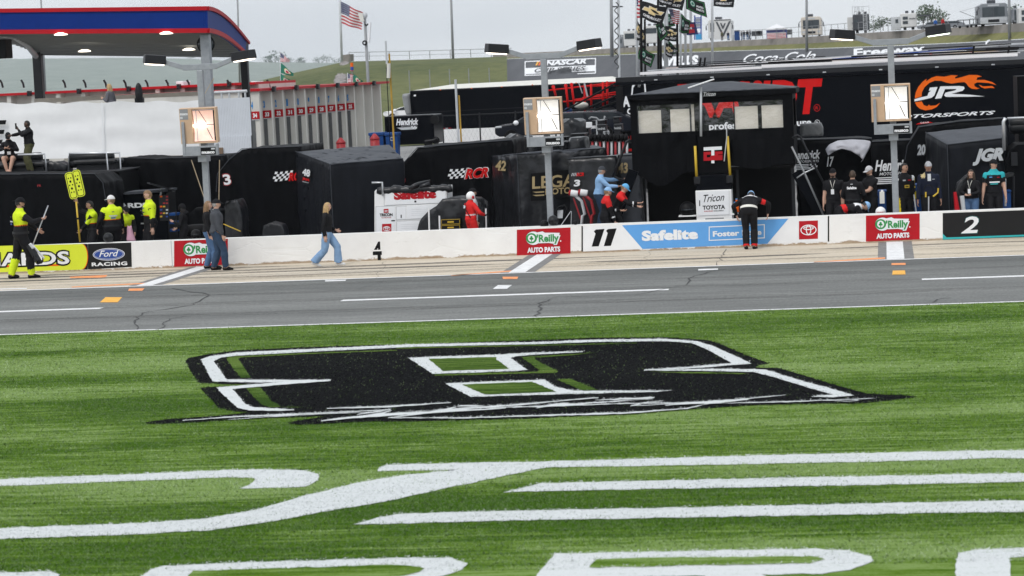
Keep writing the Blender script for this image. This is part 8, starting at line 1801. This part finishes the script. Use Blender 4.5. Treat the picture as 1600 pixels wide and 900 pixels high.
P1('crew member in bright blue cap and red sleeve leaning against the pit stand arm', 961, 282.5, 66.0, 95, shirt=redk, cap='c_skyblue', hair='sandy', lean=.35, drop=.03, hands=((-.1, .58, 1.05), (.15, .62, 1.15)), group='people behind the wall', head=(0, .3))
# man bending over the wall
l, h = V((P(1172, 380, 63.3).x, 63.3, 0)), 1.80
tB, WB, HB = person('man in black suit leaning over the wall with his back to the camera', l, h, D(4), lean=1.05, shirt=lambda L, t, z, c: 'vinylw' if L == 'torso' and z > .93 else ('c_red' if L == 'uarm' and .2 < t < .6 and c[0] > 0 else 'c_black'), trousers=lambda L, t, z, c: 'c_red' if L == 'shin' and t > .93 else 'c_black', cap='c_paleblue', hair='dark', hands=((-.36, .52, .78), (.40, .50, .80)), elbow=((-1, .1, .3), (1, .1, .3)), feet=((-.09, -.03), (.10, .0)), hips_fwd=-.02, group='people in front of the wall', bulk=1.1, parts=[('belt', 1.0, .05, 'offwhite')])
# right hand group
lk, h = at(1316, 318, 65.3, 0)
person('crew member in black and red bending down behind the wall with pale blue cap', V((P(1312, 330, 65.2).x, 65.2, 0)), 1.74, D(80), lean=1.35, drop=.22, shirt=lambda L, t, z, c: 'c_red' if L == 'torso' and .15 < z < .42 else ('vinylw' if L == 'torso' and z > .86 else 'c_black'), cap='c_paleblue', hair='dark', hands=((-.2, .75, .35), (.2, .72, .35)), group='people behind the wall', knee=((-.2, 1, 0), (.2, 1, 0)))
P1('bearded man in black shirt and cap with a badge on a lanyard, arms hanging', 1301, 263, 66.4, 186, shirt='c_black', sleeve='short', cap='c_black', hair='brown', beard='brown', bulk=1.14, hands=((-.25, .04, .82), (.26, .04, .82)), group='people behind the wall', parts=[('lanyard', 'offwhite', 'vinylw')])
P1('crewman in black suit with white word across his back', 1331.5, 266, 65.8, 8, shirt='c_black', hair='brown', bulk=1.15, hands=((-.2, .25, 1.0), (.22, .25, 1.0)), group='people behind the wall', parts=[('text', 'Safelite', 1.285, .125, .062, 'vinylw'), ('belt', 1.0, .045, 'dkmetal'), ('patch', -.03, 1.40, .03, 1.42, -1, 'ltgrey', 'back_badge')])
P1('man in black shirt and grey flat cap with folded forearms looking left', 1359, 259, 66.3, 232, shirt='c_black', sleeve='short', cap='c_silver', hair='brown', beard='brown', bulk=1.12, hands=((.08, .30, 1.1), (.02, .32, 1.12)), elbow=((-1, -.1, -.6), (1, -.1, -.6)), group='people behind the wall', head=(-.1, .25))
P1('driver in black and yellow fire suit with short dark hair beside the light pole', 1412, 254.5, 66.2, 160, shirt=lambda L, t, z, c: 'c_yellow' if L in ('uarm', 'farm') and abs(c[0]) > .235 and t < .8 else ('vinylw' if L == 'uarm' and t < .1 else 'c_black'), trousers=lambda L, t, z, c: 'c_yellow' if L in ('thigh', 'shin') and c[0] > .15 else 'c_black', hair='dark', skin='tan', group='people behind the wall', head=(-.6, 0), parts=[('patch', -.06, 1.16, .06, 1.23, 1, 'yellow', 'chest_badge'), ('patch', -.045, 1.175, .045, 1.215, 1, 'black', 'chest_badge_mark'), ('patch', -.11, 1.33, -.03, 1.36, 1, 'red', 'chest_badge'), ('patch', .03, 1.33, .1, 1.36, 1, 'ltgrey', 'chest_badge')])
P1('smiling older man in navy jacket and pale cap', 1450, 252, 66.0, 176, shirt=lambda L, t, z, c: 'chevgold' if L == 'torso' and z > .90 and c[0] > .08 else 'c_navy', cap='c_silver', hair='grey', bulk=1.12, hands=((-.27, .06, .82), (.28, .06, .80)), group='people behind the wall', parts=[('patch', -.04, 1.30, .04, 1.47, 1, 'vinylw', 'shirt_front'), ('patch', -.13, 1.33, -.07, 1.345, 1, 'ltgrey', 'chest_badge')], skin='tan')
P1('dark haired woman in black jacket and blue jeans on the right', 1517.5, 264.5, 65.9, 205, shirt='c_black', trousers='c_jeans', sex='f', hair='brown', hairstyle='long', hands=((-.05, .25, 1.08), (.06, .25, 1.08)), elbow=((-1, -.2, -.5), (1, -.2, -.5)), group='people behind the wall', parts=[('lanyard', 'offwhite', 'vinylw')])
P1('young man in black and teal shirt and black cap looking right', 1552, 248.5, 65.9, 178, shirt=lambda L, t, z, c: 'c_teal' if (L == 'torso' and z > .93) or (L == 'uarm' and t < .12) else 'c_black', sleeve='short', cap='c_black', hair='dark', hands=((-.27, .05, .82), (.28, .04, .84)), group='people behind the wall', head=(-.75, 0), parts=[('patch', -.12, 1.205, .12, 1.235, 1, 'vinylw', 'chest_badge'), ('patch', -.08, 1.165, .1, 1.19, 1, 'teal', 'chest_badge'), ('patch', -.12, 1.32, -.06, 1.34, 1, 'red', 'chest_badge'), ('patch', .05, 1.33, .12, 1.35, 1, 'skyblue', 'chest_badge')])
# on the pit stand at the left
zt = P(45, 270.5, 71.6).z
t_, W_, Hd = P1('man in black jacket and olive trousers filming with a phone on the pit stand', 43, 188, 71.9, 240, z0=zt, shirt='c_black', trousers='c_olive', hair='dark', skin='dark', beard='dark', bulk=1.32, hands=((-.06, .34, 1.46), (.20, .66, 1.25)), elbow=((-.8, -.2, -1), (.6, 0, -1)), hand_rel=(0, 0), group='people on the pit stand', head=(.15, 0))
mb = MB(); c = Hd[0]+V((-.03, -.03, .06)); mb.bx(c.x-.012, c.x+.012, c.y-.045, c.y+.045, c.z-.08, c.z+.09, 'black'); mb.build('phone', label='black phone held up by the man filming on the pit stand', cat='phone', bevel=.006)
person('seated woman in black jacket and black cap looking at her phone on the pit stand', V((P(16, 262, 72.2).x, 72.2, zt-.02)), 1.68, D(168), drop=.47, hips_fwd=-.05, shirt='c_black', trousers='shorts', shoes='c_black', sex='f', hair='brown', hairstyle='short', cap='c_black', hands=((-.04, .30, .78), (.08, .30, .80)), elbow=((-1, -.1, -.5), (1, -.1, -.5)), feet=((-.03, .42), (.05, .36)), head=(0, .45), lean=.12, group='people on the pit stand', parts=[('collar', 'c_royal'), ('patch', -.06, 1.08, .05, 1.18, 1, 'vinylw', 'badge')])
P1('woman with long blonde hair showing above the white banner', 171, 130.5, 81.0, 285, z0=zd, shirt='c_pattern', sex='f', hair='blond', hairstyle='long', group='people on the raised deck', hands=((-.1, .25, 1.2), (.2, .1, .9)))
# tiny figures on top of the bank
for i, (x, y0, y1, Y, fc, sh, tr, lab) in enumerate(((1158.5, 48, 63.5, 316, 90, 'c_navy', 'c_jeans', 'tiny standing figure in navy, leftmost of the four by the portable toilet'), (1163, 47, 63, 315.6, 200, 'c_charcoal', 'c_jeans', 'tiny standing figure in grey, second of the four by the portable toilet'), (1168, 46.5, 63, 315.2, 20, 'c_black', 'c_jeans', 'tiny standing figure in black, third of the four by the portable toilet'), (1172.5, 46, 62.5, 314.8, 260, 'c_navy', 'c_darkjeans', 'tiny standing figure in navy, rightmost of the four by the portable toilet'),
                                                 (1128.5, 49, 63.5, 326, 180, 'c_olive', 'c_charcoal', 'tiny figure standing before the V marked camper, left one'), (1138, 49, 63.5, 326, 170, 'c_navy', 'c_jeans', 'tiny figure standing before the V marked camper, right one'), (1462, 29, 47, 240, 180, 'c_royal', 'c_charcoal', 'tiny figure in blue above the retaining wall beside the lamp head'), (1473.5, 27.5, 46, 239, 160, 'c_dkred', 'c_charcoal', 'tiny figure in dark red above the retaining wall beside the lamp head'))):
    b_ = P(x, y1, Y); hh = P(x, y0, Y).z-b_.z; person(lab, V((b_.x, Y, b_.z)), hh, D(fc), shirt=sh, trousers=tr, hair='dark', lod=1, group='people on top of the bank')
# ================================================================ GRASS PILE of the turf: short blades, painted where the paint lies
rg = np.random.default_rng(5)
def in_poly(px, py, poly):
    a = np.array([(p.x, p.y) for p in poly]); ins = np.zeros(len(px), bool); sel = np.nonzero((px > a[:, 0].min()) & (px < a[:, 0].max()) & (py > a[:, 1].min()) & (py < a[:, 1].max()))[0]
    if len(sel) == 0: return ins
    x, y = px[sel], py[sel]; r = np.zeros(len(sel), bool)
    for (x0, y0), (x1, y1) in zip(a, np.roll(a, -1, 0)):
        if y0 == y1: continue
        c = ((y0 > y) != (y1 > y)) & (x < (x1-x0)*(y-y0)/(y1-y0)+x0); r ^= c
    ins[sel] = r; return ins
def turf_blades():
    X = []; Y = []; Hh = []
    for y0, y1, dens in ((23.5, 30, 900), (30, 38, 650), (38, EY-.02, 460)):
        xa = min(G(-60, 900).x, G(-60, 520).x*y1/47.0)-1; xb = G(1660, 480).x*y1/47.0+2
        n = int((xb-xa)*(y1-y0)*dens); x = rg.uniform(xa, xb, n); y = rg.uniform(y0, y1, n); X.append(x); Y.append(y); Hh.append(np.full(n, .020))
    x = np.concatenate(X); y = np.concatenate(Y); h = np.concatenate(Hh)*rg.uniform(.5, 1.35, len(x))
    # keep only what the photo frames, with a margin
    d = np.stack([x, y, np.full_like(x, -H)], 1); f_ = np.array(_f); r_ = np.array(_r); u_ = np.array(_u); z = d @ f_; sx = 800+F*(d @ r_)/z; sy = 450-F*(d @ u_)/z
    k = (sx > -120) & (sx < 1720) & (sy < 960); x, y, h = x[k], y[k], h[k]; n = len(x)
    code = rg.integers(0, 4, n)                     # four greens
    jx, jy = rg.normal(0, .014, n), rg.normal(0, .02, n)
    for pix, m_, zz in LT+EM:
        ins = in_poly(x+jx, y+jy, [G(a, b) for a, b in pix]); cov = rg.random(n)
        if m_ == 'turf_white': code[ins & (cov < .95)] = 4
        elif m_ == 'turf_black': code[ins & (cov < .91)] = 5
        elif m_ in ('turf_lime', 'turf'): code[ins] = rg.integers(0, 4, ins.sum())
    # blades lie over in broad brushed bands
    a = rg.uniform(0, 2*np.pi, n); w = rg.uniform(.004, .008, n)*np.where(y > 38, 1.5, 1.15); ln = h*rg.uniform(.4, 1.8, n); b = rg.uniform(0, 2*np.pi, n)
    z0 = np.where(code >= 4, .012, .004)
    p0 = np.stack([x-w*np.cos(a), y-w*np.sin(a), z0], 1); p1 = np.stack([x+w*np.cos(a), y+w*np.sin(a), z0], 1); p2 = np.stack([x+ln*np.cos(b), y+ln*np.sin(b), z0+h*np.where(code == 4, .45, np.where(code == 5, .7, 1))], 1)
    co = np.stack([p0, p1, p2], 1).reshape(-1, 3).astype(np.float32)
    me = bpy.data.meshes.new('grass'); me.vertices.add(3*n); me.vertices.foreach_set('co', co.ravel()); me.loops.add(3*n); me.loops.foreach_set('vertex_index', np.arange(3*n, dtype=np.int32))
    me.polygons.add(n); me.polygons.foreach_set('loop_start', np.arange(0, 3*n, 3, dtype=np.int32)); me.polygons.foreach_set('material_index', code.astype(np.int32))
    for q in ('blade_a', 'blade_b', 'blade_c', 'blade_d', 'blade_w', 'blade_k'): me.materials.append(M[q])
    me.update(calc_edges=True); ob = bpy.data.objects.new('grass', me); COL.objects.link(ob); ob['kind'] = 'stuff'; print('blades', n)
def blade(name, c, cv=.44):
    def f(t, b):
        tc = t.nodes.new('ShaderNodeTexCoord'); o = tc.outputs['Object']
        big = nz(t, o, .16, 4, .55, (.5, 2.0, 1)); streak = nz(t, o, 1.0, 6, .7, (.45, 7, 1)); st2 = nz(t, o, 1.0, 5, .75, (1.1, 8.5, 1))
        s = mathn(t, 'ADD', mathn(t, 'MULTIPLY', big, .42), mathn(t, 'ADD', mathn(t, 'MULTIPLY', streak, .25), mathn(t, 'MULTIPLY', st2, .33)))
        if cv > .2: k = ramp(t, s, [(.447, tuple(x*q for x, q in zip(c, (.56, .64, .34)))), (.495, c), (.545, tuple(x*q for x, q in zip(c, (2.1, 1.65, 3.6))))]); t.links.new(k, b.inputs['Base Color'])
        else: k = ramp(t, s, [(.44, tuple(x*(1-cv) for x in c)), (.55, tuple(x*(1+cv) for x in c))]); t.links.new(k, b.inputs['Base Color']); b.inputs['Roughness'].default_value = .6; b.inputs['Specular IOR Level'].default_value = .08
        ge = t.nodes.new('ShaderNodeNewGeometry'); mv = t.nodes.new('ShaderNodeMix'); mv.data_type = 'VECTOR'; mv.inputs['Factor'].default_value = .42; mv.inputs[5].default_value = (0, 0, 1)   # pile bends up: soft blade normals
        t.links.new(ge.outputs['Normal'], mv.inputs[4]); nrm = t.nodes.new('ShaderNodeVectorMath'); nrm.operation = 'NORMALIZE'; t.links.new(mv.outputs[1], nrm.inputs[0]); t.links.new(nrm.outputs[0], b.inputs['Normal'])
    gmat(name, f)
blade('blade_a', (.080, .165, .015)); blade('blade_b', (.108, .198, .026)); blade('blade_c', (.060, .135, .011)); blade('blade_d', (.125, .215, .045))
blade('blade_w', (.64, .665, .67), .05); blade('blade_k', (.007, .007, .009), .2)
turf_blades()
